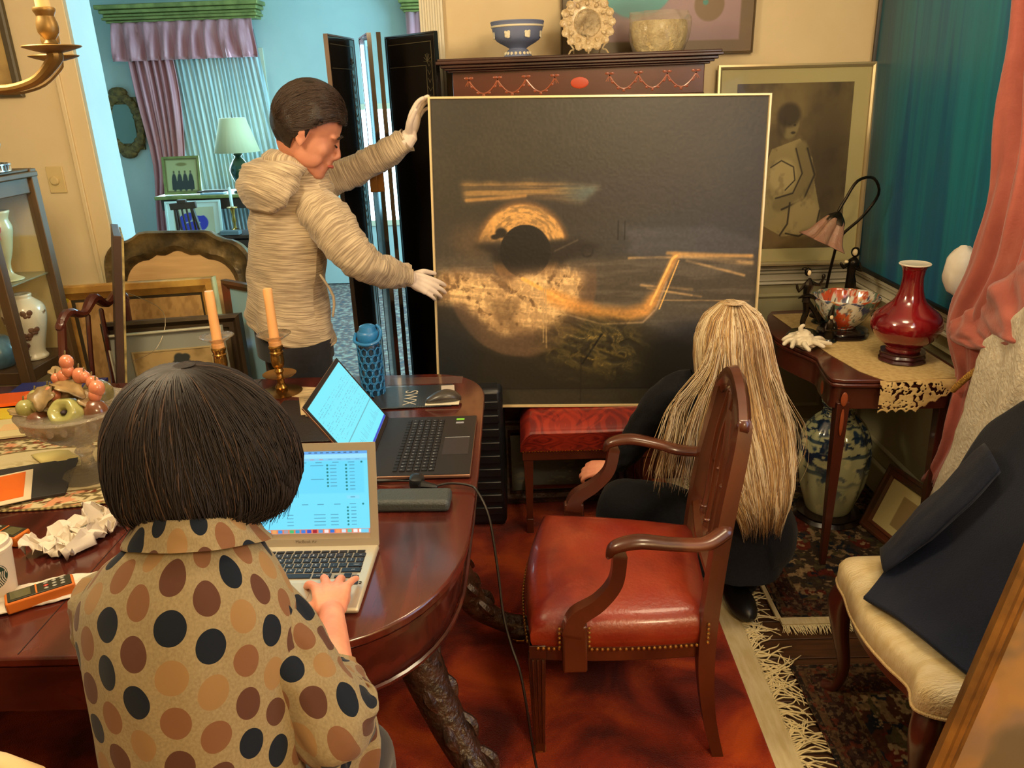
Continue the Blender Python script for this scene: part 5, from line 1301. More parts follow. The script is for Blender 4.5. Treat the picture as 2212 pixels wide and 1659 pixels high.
layout=[(.190,['`']+list('1234567890-=')+[('del',.026)]),(.171,[('tab',.026)]+list('QWERTYUIOP[]\\')),(.152,[('caps',.031)]+list("ASDFGHJKL;'")+[('return',.031)]),(.133,[('shift',.040)]+list('ZXCVBNM,./')+[('shift',.042)]),(.113,[('fn',.016),('ctrl',.016),('alt',.016),('cmd',.020),('',.096),('cmd',.020),('alt',.016)])]
for yy,row in layout:
    x=-.135
    for k in row:
        w=k[1] if isinstance(k,tuple) else .0162;s_=k[0] if isinstance(k,tuple) else k
        key(x+w/2,yy,w,.0158,base)
        if s_: LEG.text(s_,.0075 if len(s_)==1 else .0048,TR((x+w/2 if len(s_)==1 else x+w*.6,yy,.0171)))
        x+=w+.0030
for x,y in((.099,.117),(.118,.117),(.137-.002,.117),(.118,.1085)): pass
key(.0985,.109,.016,.0075,base);key(.1175,.1175,.016,.0072,base);key(.1175,.109,.016,.0075,base);key(.1365-.002,.109,.014,.0075,base)
part('key_legend',LEG,legend,base,kind='stuff',fix=False,smooth=False)
m=M().box((.135,.088,.0147),(.019,.012,.0006)).tube([(.147,.091,.0147),(.151,.091,.0147),(.151,.085,.0147),(.147,.085,.0147)],.0009,4)
part('sticker',m,mat('black_sticker',S(30,24,20),.5),base)
# lid
th=math.radians(106);HM=Matrix.Translation((0,Dl,.010))@Matrix.Rotation(th-PI/2,4,'X').inverted()
HM=Matrix.Translation((0,Dl-.002,.012))@Matrix.Rotation(-(th-PI/2),4,'X')
lid=M().box((0,.003,.116),(Wl,.005,.232));lid.v=[tuple(HM@V(v)) for v in lid.v]
ld=part('lid',lid,alu,t,bevel=.0024)
m=M().moulding(.325,.232,[(0,0),(0,.0015),(.0175,.0015),(.0175,0)]);m.v=[tuple(HM@V(v)) for v in m.v];part('bezel',m,mat('silver_bezel',S(176,166,146),.35,metal=.3),ld)
A=Art(290,190,(110,214,246));U,Vv=A.U,A.V
A.mix((96,160,226),A.boxm(0,.965,1,1));A.mix((150,216,246),A.boxm(0,.90,1,.965));A.mix((120,190,226),A.boxm(0,.885,1,.915)*.8)
rs=random.Random(6)
for k in range(9): A.mix((50,80,110),A.boxm(.55+.045*k,.978,.56+.045*k+.012,.990,.002)*.8)
for k in range(6): A.mix((220,110,110) if k<2 else (90,150,190),A.boxm(.56+.07*k,.898,.59+.07*k,.906,.003)*.7)
def tick(x,y,w): A.mix((60,110,130),A.boxm(x,y,x+w,y+.008,.003)*.75)
def dot_(x,y): A.mix((20,110,104),A.ellm(x,y,.008,.012,.3)*.9)
A.mix((92,200,236),A.boxm(0,.49,.97,.88,.01)*.5)
for r in range(8):
    y=.83-.042*r
    if r<7: dot_(.69,y);tick(.71,y-.004,.05)
    dot_(.835,y);tick(.86,y-.004,.04)
tick(.56,.826,.1);tick(.56,.658,.1)
for x in(.48,.60,.73,.85): tick(x,.862,.05)
dot_(.955,.866)
A.mix((140,210,236),A.boxm(.83,.42,.93,.46,.006)*.6);tick(.86,.437,.035)
for x in(.30,.48,.60,.73,.85): tick(x,.352,.05)
dot_(.955,.355)
for r in range(6):
    y=.315-.042*r;dot_(.835,y);tick(.86,y-.004,.04)
    if r>1: tick(.70,y-.004,.06);tick(.57,y-.004,.09)
    if r>1: tick(.36,y-.004,.05)
A.mix((226,120,84),A.boxm(.0,.0,1,.055))
ic=[(60,150,220),(90,200,150),(230,230,230),(110,190,220),(220,160,90),(50,140,220),(150,150,160),(60,180,110),(40,150,200),(50,120,210),(40,80,190),(150,30,50),(80,150,200),(230,220,220),(40,110,200),(240,150,90),(200,220,230),(90,190,170),(230,230,230),(250,250,250)]
for k,cc_ in enumerate(ic): A.mix(cc_,A.boxm(.06+.045*k,.008,.093+.045*k,.048,.004))
A.mix((110,200,230),A.boxm(.93,.004,.99,.05,.003))
sm=M()
scr=canvas('screen',A,.288,.180,colmat('lit_screen',.3,emit=1.0),ld,fn=lambda U,V_,H:np.stack([(U-.5)*.288,np.zeros_like(U)-.0022,.030+V_*.184],-1))
for v in scr.data.vertices: v.co=HM@v.co
m=M().text('MacBook Air',.009,HM@Matrix.Translation((.0,-.0022,.012))@Matrix.Rotation(PI/2,4,'X'));part('lettering',m,mat('grey_lettering',S(90,84,74),.5),ld,fix=False)
# ---------------------------------------------------------------- black laptop (turned sideways)
bl_=mat('black_deck',S(46,44,46),.35,metal=.3);rosey=mat('rose_trim',S(140,104,84),.35,metal=.6)
LM=basis((-.150,2.048,.757),(.0,1,0),(0,0,1))  # front edge along +Y dir, local y = -X
t=thing('black_laptop','dark laptop turned sideways, showing a spreadsheet, beside the blue bottle','laptop',LM)
Wl,Dl=.40,.275
base=part('base',M().box((0,Dl/2,.006),(Wl,Dl,.010)),rosey,t,bevel=.003)
dk_=part('deck',M().box((0,Dl/2,.0115),(Wl-.004,Dl-.004,.001)),bl_,base)
part('trackpad',M().box((-.02,.05,.0123),(.115,.072,.0006)),mat('trackpad_dark',S(52,48,52),.3),base)
part('trackpad_light',M().box((-.02+.0575,.05,.0127),(.0012,.072,.0004)),legend,base)
for x,c_ in((.145,(150,150,160)),(.172,(130,210,70))): part('sticker',M().box((x,.05,.0124),(.012,.024,.0006),RZ(0)),mat('sticker%d'%c_[0],S(*c_),.4),base)
kcache={}
for r in range(6):
    for k in range(18):
        w=.0165
        key(-.168+k*.0195,.105+r*.0195,w,.0155 if r<5 else .011,base,z=.0135)
LEG=M();ch='QWERTYUIOPASDFGHJKLZXCVBNM1234567890'
for r in range(5):
    for k in range(18): LEG.text(ch[(r*7+k*5)%36],.007,TR((-.168+k*.0195-.002,.105+r*.0195+.002,.0152)))
part('key_legend',LEG,legend,base,kind='stuff',fix=False)
th=math.radians(125);HM=Matrix.Translation((0,Dl,.012))@Matrix.Rotation(-(th-PI/2),4,'X')
lid=M().box((0,.003,.122),(Wl,.006,.245));lid.v=[tuple(HM@V(v)) for v in lid.v];ld=part('lid',lid,rosey,t,bevel=.002)
m=M().moulding(Wl,.245,[(0,0),(0,.001),(.012,.001),(.012,0)]);m.v=[tuple(HM@V(v)) for v in m.v];part('bezel',m,blk,ld)
A=Art(220,140,(112,222,240));U,Vv=A.U,A.V
A.mix((70,110,120),A.boxm(.0,.33,1,.338,.002)*.8);A.mix((40,60,180),A.boxm(0,0,1,.03))
for k in range(40):
    for r in range(3): 
        x=.03+.024*k;y=.40+.17*r
        for q in range(4):
            if rs.random()<.6: A.mix((60,110,130),A.boxm(x,y+.035*q,x+.014*rs.random()+.004,y+.035*q+.008,.003)*.6)
    if rs.random()<.8: A.mix((60,110,130),A.boxm(.03+.024*k,.12,.03+.024*k+.003,.14+.12*rs.random(),.002)*.7)
scr=canvas('screen',A,.37,.21,colmat('lit_screen'),ld,fn=lambda U,V_,H:np.stack([(U-.5)*.376,np.zeros_like(U)-.0016,.014+V_*.218],-1))
for v in scr.data.vertices: v.co=HM@v.co
# ---------------------------------------------------------------- smaller table things
TZ=.754
slate=mat('slate_case',S(64,70,70),.45,bump=.3,bscale=200)
t=part('glasses_case',M().box((-.285,1.715,TZ+.016),(.19,.075,.032),RZ(-.03)),slate,bevel=.010);tag(t,'long dark grey case on the table right of the silver laptop','case')
t=thing('power_plug','black plug block whose thin cable hangs off the table to the rug','plug',(-.285,1.80,TZ))
part('block',M().ell((-.285,1.808,TZ+.018),(.020,.024,.018),fn=lambda d:1/max(abs(d.x)**4+abs(d.y)**4+abs(d.z)**4,1e-4)**.25*.95),blk,t,local=False)
part('collar',M().tube([(-.27,1.79,TZ+.014),(-.235,1.785,TZ+.012)],[.014,.008],8),blk,t,local=False)
cord=mat('black_cable',S(26,20,18),.4)
cp=[(-.24,1.788,.766),(-.20,1.80,.768),(-.15,1.79,.766),(-.125,1.78,.755),(-.11,1.77,.70),(-.085,1.76,.50),(-.06,1.74,.30),(-.045,1.72,.16),(-.03,1.71,.06),(-.015,1.69,.030),(0,1.62,.026),(.055,1.50,.024),(.09,1.47,.024),(.12,1.42,.024),(.14,1.33,.024),(.21,1.20,.024),(.28,1.08,.024)]
cp=[(-.24,1.788,.766),(-.20,1.80,.768),(-.15,1.79,.766),(-.128,1.77,.758),(-.10,1.74,.70),(-.083,1.70,.58),(-.072,1.66,.47),(-.055,1.63,.40),(-.035,1.60,.345),(-.022,1.575,.27),(-.012,1.56,.18),(.0,1.54,.09),(.02,1.51,.035),(.06,1.475,.024),(.105,1.44,.024),(.12,1.37,.024),(.15,1.30,.024),(.20,1.22,.024),(.28,1.08,.024)]
part('power_cord',M().tube(cp,.0034,6,sub=6),cord,t,local=False)
part('laptop_cable',M().tube([(-.40,1.835,.762),(-.36,1.828,.766),(-.33,1.83,.764),(-.305,1.82,.768)],[.006,.005,.003,.003],6,sub=3),cord,t,local=False)
# envelope with letters + mouse
EM=TR((-.375,2.455,TZ),RZ(.05))
t=thing('patterned_envelope','black wave-patterned folder lettered SWX under the mouse','folder',EM)
A=Art(130,90,(42,44,48));U,Vv=A.U,A.V
A.mix((104,108,110),(np.sin(U*210+3*np.sin(Vv*10+U*6))>.2)*sst(.35,.55,U)*sst(.9,.7,U)*.55*sst(.35,.0,Vv*.6+.0))
A.mix((70,78,84),(np.sin(Vv*170+4*np.sin(U*9))>.3)*.45)
canvas('cover',A,1,1,colmat('satin_print',.3,coat=.3),t,fn=lambda U,V_,H:np.stack([(U-.5)*.26,(V_-.5)*.20,np.full(U.shape,.004)],-1),solid=.003)
m=M().text('SWX',.062,TR((-.01,-.015,.0062),RZ(-PI/2+.0)@Matrix.Rotation(0,3,'Z')));m.v=[(x,y,z) for x,y,z in m.v];part('lettering',m,mat('grey_print',S(190,184,168),.5),t,fix=False)
t=part('business_card',M().box((-.262,2.50,TZ+.0075),(.045,.085,.001),RZ(.1)),mat('card_white',S(196,184,170),.6));tag(t,'pale business card lying across the lettered folder edge','card')
t=part('clear_bag',M().box((-.35,2.615,TZ+.0012),(.26,.07,.0015)),mat('clear_film',S(150,120,110),.08,alpha=.22,coat=.6),bevel=.0005);tag(t,'clear plastic sleeve on the far corner of the table','sleeve')
t=thing('computer_mouse','dark grey wireless mouse resting on the lettered folder','mouse',(-.27,2.40,TZ+.007))
part('shell',M().loft([((-.325+.115*u,2.385+.02*u,TZ+.007+h*.5),(0,.001+w_*.85,0),(0,0,h*.5+.0005)) for u,w_,h in((0,.004,.008),(.08,.022,.018),(.35,.032,.034),(.6,.034,.038),(.85,.028,.028),(1,.008,.010))],24,5,caps=True),mat('mouse_grey',S(64,58,52),.35,coat=.2),t,local=False,auto=60)
part('pad',M().box((-.27,2.385,TZ+.0085),(.11,.05,.002)),wh,t,local=False)
# bottle
bb=(-.515,2.50,TZ);t=thing('water_bottle','blue capped water bottle with honeycomb sleeve behind the dark laptop','bottle',bb)
blu=mat('blue_plastic',S(34,116,178),.4,coat=.2);part('body',M().lathe([(.034,0),(.037,.006),(.037,.15),(.034,.175),(.031,.185),(0,.185)],bb,32),mat('dark_blue_bottle',S(24,56,84),.2,coat=.5),t,local=False)
m=M()
for r in range(7):
    for k in range(10):
        a=2*PI*(k+.5*(r%2))/10;z=.014+.024*r
        pts=[]
        for q in range(7):
            b_=q*PI/3+PI/6;aa=a+.30*math.cos(b_);pts.append((bb[0]+.0385*math.cos(aa),bb[1]+.0385*math.sin(aa),bb[2]+z+.0145*math.sin(b_)))
        m.tube(pts,.0028,5,caps=False)
part('honeycomb_sleeve',m,blu,t,local=False,auto=0)
part('cap',M().lathe([(.033,.180),(.036,.186),(.037,.215),(.034,.222),(.030,.225),(.026,.240),(.018,.244),(0,.244)],bb,32),blu,t,local=False)
part('carry_loop',M().tube([(bb[0]-.040,bb[1],bb[2]+.215),(bb[0]-.038,bb[1]-.035,bb[2]+.198),(bb[0],bb[1]-.052,bb[2]+.190),(bb[0]+.038,bb[1]-.035,bb[2]+.198),(bb[0]+.043,bb[1],bb[2]+.222),(bb[0]+.030,bb[1]+.01,bb[2]+.240)],.0055,8,sub=4),blu,t,local=False)
# candlesticks
ora=mat('orange_wax',S(246,186,122),.45,sub=.2);gcut=mat('cut_glass',S(240,216,180),.08,trans=.85,ior=1.4,alpha=.75)
brs2=mat('warm_brass',S(180,140,72),.22,metal=.9,col2=S(140,100,48),scale=8)
def cstick(x,y,lab,g):
    c=(x,y,TZ);t=thing('candlestick',lab,'candlestick',c,g)
    part('foot',M().lathe([(.0,0),(.068,.0),(.07,.004),(.045,.006),(.016,.012),(0,.012)],c,36),brs2,t,local=False)
    part('pan',M().lathe([(.008,.055),(.03,.058),(.055,.066),(.057,.069),(.028,.064),(0,.063)],c,36),brs2,t,local=False)
    part('stem',M().lathe([(.016,.010),(.022,.02),(.012,.035),(.014,.055),(.010,.068),(.016,.078),(.012,.088),(.020,.098),(.0225,.12),(.021,.14),(.0235,.146),(.020,.150),(.0235,.160),(.0245,.168),(.018,.172),(0,.172)],c,28,sub=2),brs2,t,local=False)
    part('glass_pan',M().lathe([(.020,.186),(.024,.190),(.04,.200),(.056,.210),(.057,.212),(.04,.204),(.02,.196),(.0165,.196),(.0165,.186)],c,60,flute=(30,.02)),gcut,t,local=False,auto=0)
    part('candle',M().lathe([(.021,.166),(.021,.184),(.0165,.190),(.0162,.24),(.0152,.300),(.0156,.358),(.0138,.366),(0,.364)],c,24),ora,t,local=False)
    return t
T0=cstick(-.842,2.545,'brass candlestick with orange candle, right one of the pair, before the man','orange candles in brass sticks')
dup(T0,TR((-1.035,2.54,TZ)),'brass candlestick with orange candle, left one of the pair, before the silver-framed portrait')
# papers
pp=mat('cream_paper',S(214,190,146),.7,col2=S(206,180,134),scale=6)
t=thing('cheque','cream cheque with yellow patch lying left of the dark laptop','paper',(-.76,2.53,TZ))
part('sheet',M().box((-.755,2.535,TZ+.001),(.20,.095,.001),RZ(-.22)),pp,t,local=False)
part('yellow_patch',M().box((-.833,2.555,TZ+.002),(.03,.05,.0006),RZ(-.22)),mat('yellow_print2',S(216,180,60),.6),t,local=False)
m=M()
for k in range(5):
    R=RZ(-.22);m.box(V((-.745,2.53,TZ+.0018))+R@V((0,-.03+.014*k,0)),(.12,.0015,.0003),R)
part('printed_line',m,mat('faint_ink',S(130,116,92),.7),t,local=False)
t=thing('receipt','folded till receipt on the black pad left of the dark laptop','paper',(-.69,2.39,TZ))
part('sheet',M().sheet([((-.765,2.475,TZ+.007),(-.69,2.485,TZ+.007),.0006),((-.715,2.31,TZ+.007),(-.645,2.315,TZ+.008),.0006)],nu=8,n=1,nrm=(0,0,1)).box((-.665,2.312,TZ+.011),(.07,.012,.006),RZ(.3)),pp,t,local=False,solid=.001)
m=M()
for k in range(8): m.box((-.722+.0055*k,2.455-.017*k,TZ+.0088),(.042,.003,.0003),RZ(.1))
part('printed_line',m,MATS['faint_ink'],t,local=False)
t=part('leather_pad',M().box((-.66,2.28,TZ+.003),(.30,.34,.005)),mat('black_leather',S(40,34,34),.4,bump=.3,bscale=300),bevel=.002);tag(t,'black leather pad under the receipt and the folded glasses','pad')
t=thing('eyeglasses','folded black-rimmed eyeglasses on the leather pad','glasses',(-.58,2.29,TZ+.006))
m=M()
for sx in(-.028,.028): m.tube([(-.585+sx*.5+.022*math.cos(a)*.7,2.285+sx+.022*math.sin(a),TZ+.022+.012*math.cos(a)) for a in np.linspace(0,2*PI,15)],.0016,5,caps=False)
part('rims',m,cord,t,local=False)
part('temples',M().tube([(-.60,2.34,TZ+.012),(-.63,2.32,TZ+.010),(-.60,2.25,TZ+.010)],.0017,5,sub=3).tube([(-.60,2.23,TZ+.012),(-.635,2.26,TZ+.014),(-.61,2.33,TZ+.014)],.0017,5,sub=3),cord,t,local=False)
# sheet of red dots
t=thing('sticker_sheet','white sheet of red dot stickers behind the fruit compote','stickers',(-1.33,2.50,TZ))
part('sheet',M().box((-1.31,2.475,TZ+.001),(.19,.22,.001),RZ(.1)),mat('white_sheet',S(226,210,186),.6),t,local=False)
m=M()
for i in range(6):
    for j in range(4): m.lathe([(.012,0),(.012,.0012),(0,.0012)],V((-1.31,2.515,TZ+.0016))+RZ(.1)@V((-.072+.029*i,-.04+.027*j,0)),14)
part('red_dot',m,mat('red_sticker',S(206,36,40),.5),t,local=False)
t=part('dark_tablet',M().box((-1.30,2.61,TZ+.008),(.24,.14,.014),RZ(.08)),mat('navy_tablet',S(38,44,60),.3,coat=.3),bevel=.004);tag(t,'dark tablet lying behind the red sticker sheet','tablet')
t=part('phone_block',M().box((-1.255,2.655,TZ+.026),(.12,.05,.02),RZ(-.05)),blk,bevel=.004);tag(t,'small black box on the dark tablet before the silver frame','box')
t=part('white_cup_lid',M().ell((-1.175,2.60,TZ+.014),(.03,.03,.014)),wh);tag(t,'small rounded white object beside the black box','box')
# books & papers far left
bkcol=[((38,44,110),(-1.67,2.60,.008),(.30,.20,.014),.12,'dark blue magazine lying farthest left behind the compote'),((226,92,30),(-1.73,2.50,.022),(.16,.11,.012),.2,'orange and red brochure on the dark blue magazine'),((226,200,60),(-1.68,2.40,.006),(.26,.10,.010),.1,'yellow booklet at the left behind the glass compote'),((222,204,150),(-1.66,2.27,.005),(.24,.16,.008),.25,'cream paper bundle left of the glass compote')]
for c_,p_,d_,r_,lab in bkcol:
    t=thing('booklet',lab,'booklet',(p_[0],p_[1],TZ));part('cover',M().box((p_[0],p_[1],TZ+p_[2]),d_,RZ(r_)),mat('cover%d'%c_[1],S(*c_),.4),t,local=False,bevel=.001)
    part('label_panel',M().box((p_[0]+.04,p_[1]+.01,TZ+p_[2]+d_[2]/2+.0006),(d_[0]*.3,d_[1]*.35,.0008),RZ(r_)),mat('panel%d'%c_[1],S(min(255,c_[0]//2+120),c_[1]//2+90,c_[2]//2+60),.5),t,local=False)
# tapestry table mat
A=Art(280,150,(206,190,148));U,Vv=A.U,A.V
rr2=np.hypot((U-.5)*2,(Vv-.5)*2)
vine=(np.sin(U*70+4*np.sin(Vv*40))*np.sin(Vv*60+3*np.sin(U*50))+.8*(fbm(U*50,Vv*30,4)-.5)>.12)
bandm=sst(.60,.66,rr2)*sst(1.0,.97,rr2)
A.mix((104,88,52),vine*bandm*.9);A.mix((126,60,40),(fbm(U*60,Vv*36,12)>.64)*bandm);A.mix((214,150,110),(fbm(U*40,Vv*26,22)>.68)*bandm)
A.mix((120,100,60),sst(.955,.975,rr2)*(.5+.5*np.sin(np.arctan2(Vv-.5,U-.5)*260)))
A.mix((96,78,44),sst(.60,.615,rr2)*sst(.65,.635,rr2)*.7);A.mix((150,130,84),vine*sst(.45,.2,rr2)*.5)
def ov(U,V_,H):
    a=(U-.5)*2;b=(V_-.5)*2
    x=a*np.sqrt(np.clip(1-b*b/2,0,1));y=b*np.sqrt(np.clip(1-a*a/2,0,1))
    return np.stack([-1.32+.50*x,1.97+.235*y,TZ+.0035+0*x],-1)
U_,V__=U,Vv
a_=(U-.5)*2;b_=(Vv-.5)*2;x_=a_*np.sqrt(np.clip(1-b_*b_/2,0,1));y_=b_*np.sqrt(np.clip(1-a_*a_/2,0,1))
# evaluate pattern in the warped coordinates
U=(x_+1)/2;Vv=(y_+1)/2;rr2=np.hypot(x_,y_)
A=Art(280,150,(206,190,148))
vine=(np.sin(U*70+4*np.sin(Vv*40))*np.sin(Vv*40+3*np.sin(U*50))+.8*(fbm(U*50,Vv*30,4)-.5)>.05);bandm=sst(.60,.66,rr2)*sst(1.0,.97,rr2)
A.mix((104,88,52),vine*bandm*.9);A.mix((126,60,40),(fbm(U*60,Vv*36,12)>.62)*bandm);A.mix((214,150,110),(fbm(U*40,Vv*26,22)>.66)*bandm)
A.mix((84,70,42),sst(.955,.975,rr2)*.8);A.mix((180,160,104),(rr2>.975)*(np.sin(np.arctan2(y_,x_)*200)>0))
A.mix((96,78,44),sst(.60,.615,rr2)*sst(.65,.635,rr2)*.7);A.mix((150,130,84),vine*sst(.45,.2,rr2)*.5)
t=thing('table_mat','oval tapestry table mat with brown vine border under the glass compote','mat',(-1.32,1.97,TZ))
canvas('weave',A,1,1,colmat('woven_wool'),t,fn=ov,local=False,solid=.003)
# cut-glass compote
c=(-1.195,1.93,TZ+.005);t=thing('glass_compote','cut-glass footed compote on the tapestry table mat','bowl',c)
gcut2=mat('cut_crystal',S(236,226,206),.06,trans=.85,ior=1.45,alpha=.7,bump=.6,bscale=70)
tilt=1
part('foot',M().lathe([(.075,0),(.078,.004),(.06,.012),(.03,.022),(.018,.035),(.016,.06),(.026,.075),(.017,.088),(.03,.10),(0,.10)],c,40,sub=3,flute=(10,.015)),gcut2,t,local=False,auto=0)
part('bowl',M().lathe([(.02,.098),(.06,.112),(.10,.140),(.128,.172),(.140,.20),(.1345,.203),(.12,.178),(.09,.148),(.05,.122),(0,.112)],c,72,sub=3,flute=(24,.022)),gcut2,t,local=False,auto=0)
m=M()
for k in range(24):
    a=2*PI*k/24;m.ell(V(c)+V((.128*math.cos(a),.128*math.sin(a),.178)),(.010,.010,.014),seg=6,rings=4)
m.lathe([(.139,.196),(.1445,.2),(.139,.204)],c,60)
part('cut_facet',m,gcut2,t,local=False)
# fruit and leaves (stone fruit)
g='carved stone fruit heaped in the glass compote'
fb=V(c)+V((0,0,.155))
gm_=lambda n,a,b_:mat(n,S(*a),.2,coat=.5,col2=S(*b_),scale=16,sub=.1)
GR=gm_('pale_green_stone',(176,170,104),(150,146,84));PK=gm_('peach_stone',(214,140,104),(196,116,84));BR=gm_('brown_stone',(126,76,48),(96,60,40));OL=gm_('olive_stone',(128,116,72),(96,88,56));TN=gm_('tan_stone',(176,142,88),(150,116,70))
def fruit(nm,lab,p,r,mt_,hole=False,cat='fruit'):
    r=tuple(a*1.18 for a in r) if hasattr(r,'__len__') else r*1.15
    o=thing(nm,lab,cat,fb+V(p));q=fb+V(p)
    if hole:
        part('flesh',M().lathe([(.006,-.006),(.010,-.016),(r*.7,-r*.72),(r,-r*.3),(r*1.02,.1*r),(r*.75,r*.62),(.014,.018),(.007,.006),(0,.004)],q,28,sub=3,R=RX(.95),flute=(6,.03)),mt_,o,local=False,auto=0)
        part('calyx',M().ell(q+RX(.95)@V((0,0,.010)),(.008,.008,.006)),mat('dark_calyx',S(50,34,40),.6),o,local=False)
    else:
        part('flesh',M().ell(q,r if hasattr(r,'__len__') else (r,r,r),seg=18,rings=12,fn=lambda d:1+.06*mnoise.noise(d*2+V(p)*30)),mt_,o,local=False)
        rz=r[2] if hasattr(r,'__len__') else r
        part('stalk',M().tube([q+V((0,0,rz*.9)),q+V((.003,0,rz+.010))],.0022,5),OL,o,local=False)
    return o
fruit('apple','pale green stone apple with dark centre, facing the front of the compote',(.018,-.072,.055),.036,GR,True)
fruit('peach','brown-red stone plum at the front left of the compote',(-.058,-.07,.035),(.028,.024,.022),BR)
fruit('plum','dark stone plum at the lower front of the compote',(-.015,-.08,.015),(.042,.03,.026),OL)
fruit('pear','dark brown stone pear at the right inside the compote',(.075,-.04,.038),(.03,.028,.036),BR)
fruit('apple','amber stone apple in the middle of the heap',(-.01,.0,.08),.034,TN)
fruit('grape','olive stone apple behind the heap',(.04,.05,.06),.036,OL)
fruit('grape','brown stone fruit at the left rear of the heap',(-.06,.03,.05),.034,TN)
for i,(p,r) in enumerate((((-.098,-.05,.062),.019),((-.082,-.02,.078),.019),((-.105,-.02,.05),.018),((-.06,-.055,.07),.014),((-.062,.005,.085),.016))):
    fruit('grape',['pale green stone grape, lowest of the left bunch','pale green stone grape, highest of the left bunch','pale green stone grape at the left rim','small green stone grape beside the apple','green stone grape under the brown leaf'][i],p,(r,r,r*1.12),GR)
for i,(p,r) in enumerate((((.012,-.01,.150),.013),((.012,-.008,.172),.015),((-.004,-.01,.135),.013),((-.022,-.012,.130),.011),((.04,-.01,.135),.016),((.055,-.015,.132),.012),((.075,-.02,.118),.014),((.088,-.03,.105),.017),((.082,-.035,.088),.014),((-.03,-.035,.10),.013),((-.015,-.045,.095),.012))):
    fruit('berry',['pink stone berry below the topmost one','pink stone berry topmost of the heap','pink stone berry under the two top ones','pink stone berry left of the top cluster','pink stone berry right of the top','small pink stone berry at the upper right','peach stone berry at the right','orange stone berry at the far right rim','orange stone berry lowest at the right rim','peach stone berry above the brown leaf','peach stone berry above the green apple'][i],p,(r,r,r*1.15),PK)
LF=mat('brown_stone_leaf',S(168,140,92),.3,coat=.4,col2=S(104,84,54),scale=20)
def leaf(lab,p,L,w,az,el,curl,n_):
    m=M();vs=[];R=(Matrix.Rotation(az,3,'Z')@Matrix.Rotation(-el,3,'Y'))
    for i in range(9):
        u=i/8;ww=w*math.sin(PI*min(1,u*.93+.04))**.8*(1+.25*math.sin(u*14))
        for j in(-1,-.5,0,.5,1):
            vs.append(fb+V(p)+R@V((u*L,j*ww,-curl*u*u*L+abs(j)*.25*ww)))
    fs=[(i*5+j,i*5+j+1,i*5+j+6,i*5+j+5) for i in range(8) for j in range(4)]
    m.add(vs,fs);o=part('leaf',m,LF,None,solid=.0025,auto=0);tag(o,lab,'leaf')
leaf('carved brown leaf draped over the top right of the fruit heap',(-.02,-.03,.122),.085,.034,-.3,.1,.5,0)
leaf('carved brown leaf over the middle of the fruit heap',(-.04,-.03,.115),.07,.03,-1.5,-.3,.4,0)
leaf('carved brown leaf pointing left over the bowl rim',(-.08,-.06,.045),.07,.022,2.9,.1,-.1,0)
leaf('carved brown leaf at the upper left of the heap',(-.02,.0,.11),.09,.022,2.7,-.25,.2,0)
leaf('carved grey leaf at the top left behind the pink berries',(-.03,.01,.12),.05,.018,2.2,.6,.1,0)
leaf('carved brown leaf at the right of the heap',(.045,-.03,.10),.06,.024,-.6,-.4,.6,0)
# sticky note, folder, brochure
t=part('sticky_note',M().sheet([((-1.43,2.05,TZ+.012),(-1.33,2.07,TZ+.020),.004),((-1.36,1.99,TZ+.010),(-1.27,2.02,TZ+.012),.002)],nu=10,n=.6,nrm=(0,0,1)),mat('pale_yellow_paper',S(222,204,130),.7),None,solid=.002);tag(t,'folded pale yellow note on the table mat beside the compote foot','note')
t=part('black_folder',M().box((-1.40,1.86,TZ+.010),(.34,.23,.008),RZ(.35)),mat('black_card',S(46,42,38),.6),bevel=.001);tag(t,'black folder under the orange brochure','folder')
t=thing('orange_brochure','orange and white brochure on the black folder at the left edge','brochure',(-1.44,1.79,TZ+.015))
part('sheet',M().box((-1.43,1.80,TZ+.0165),(.26,.20,.002),RZ(.5)),mat('white_paper',S(226,206,170),.6),t,local=False)
part('orange_panel',M().box((-1.437,1.803,TZ+.0182),(.235,.165,.0008),RZ(.5)),mat('orange_print',S(228,108,26),.5),t,local=False)
part('inset_panel',M().box((-1.45,1.78,TZ+.0192),(.10,.04,.0006),RZ(.5)),mat('pale_print',S(220,180,140),.5,col2=S(150,110,90),scale=60),t,local=False)
# laser meters
def meter(lab,x,y,rz):
    o=thing('laser_meter',lab,'meter',TR((x,y,TZ),RZ(rz)))
    orm=mat('orange_rubber',S(214,112,28),.6);gb=mat('dark_green_face',S(48,46,32),.35)
    part('body',M().box((0,0,.015),(.125,.045,.026)),orm,o,bevel=.004)
    part('face',M().box((0,0,.0285),(.115,.039,.003)),gb,o,bevel=.001)
    part('display',M().box((-.034,0,.0305),(.036,.030,.001)),mat('lcd_grey',S(92,88,58),.2),o)
    part('stripe',M().box((-.006,0,.0305),(.003,.038,.0012)),orm,o)
    for i in range(3):
        for j in range(3): part('button',M().ell((.012+.015*i,-.011+.011*j,.0308),(.0048,.0036,.002),seg=8,rings=5),mat('red_button',S(196,60,40),.4) if (i,j)==(0,1) else mat('grey_button',S(150,146,130),.4),o)
    part('lens',M().ell((-.0628,-.006,.015),(.0015,.008,.008),seg=12,rings=6),blk,o)
    part('sensor',M().ell((-.0628,.010,.015),(.0012,.003,.003),seg=8,rings=5),blk,o)
    return o
meter('orange and black laser distance meter on a napkin in front of the coffee cup',-1.005,1.36,.60)
meter('orange and black laser distance meter behind the coffee cup, partly off frame',-1.235,1.60,PI-.25)
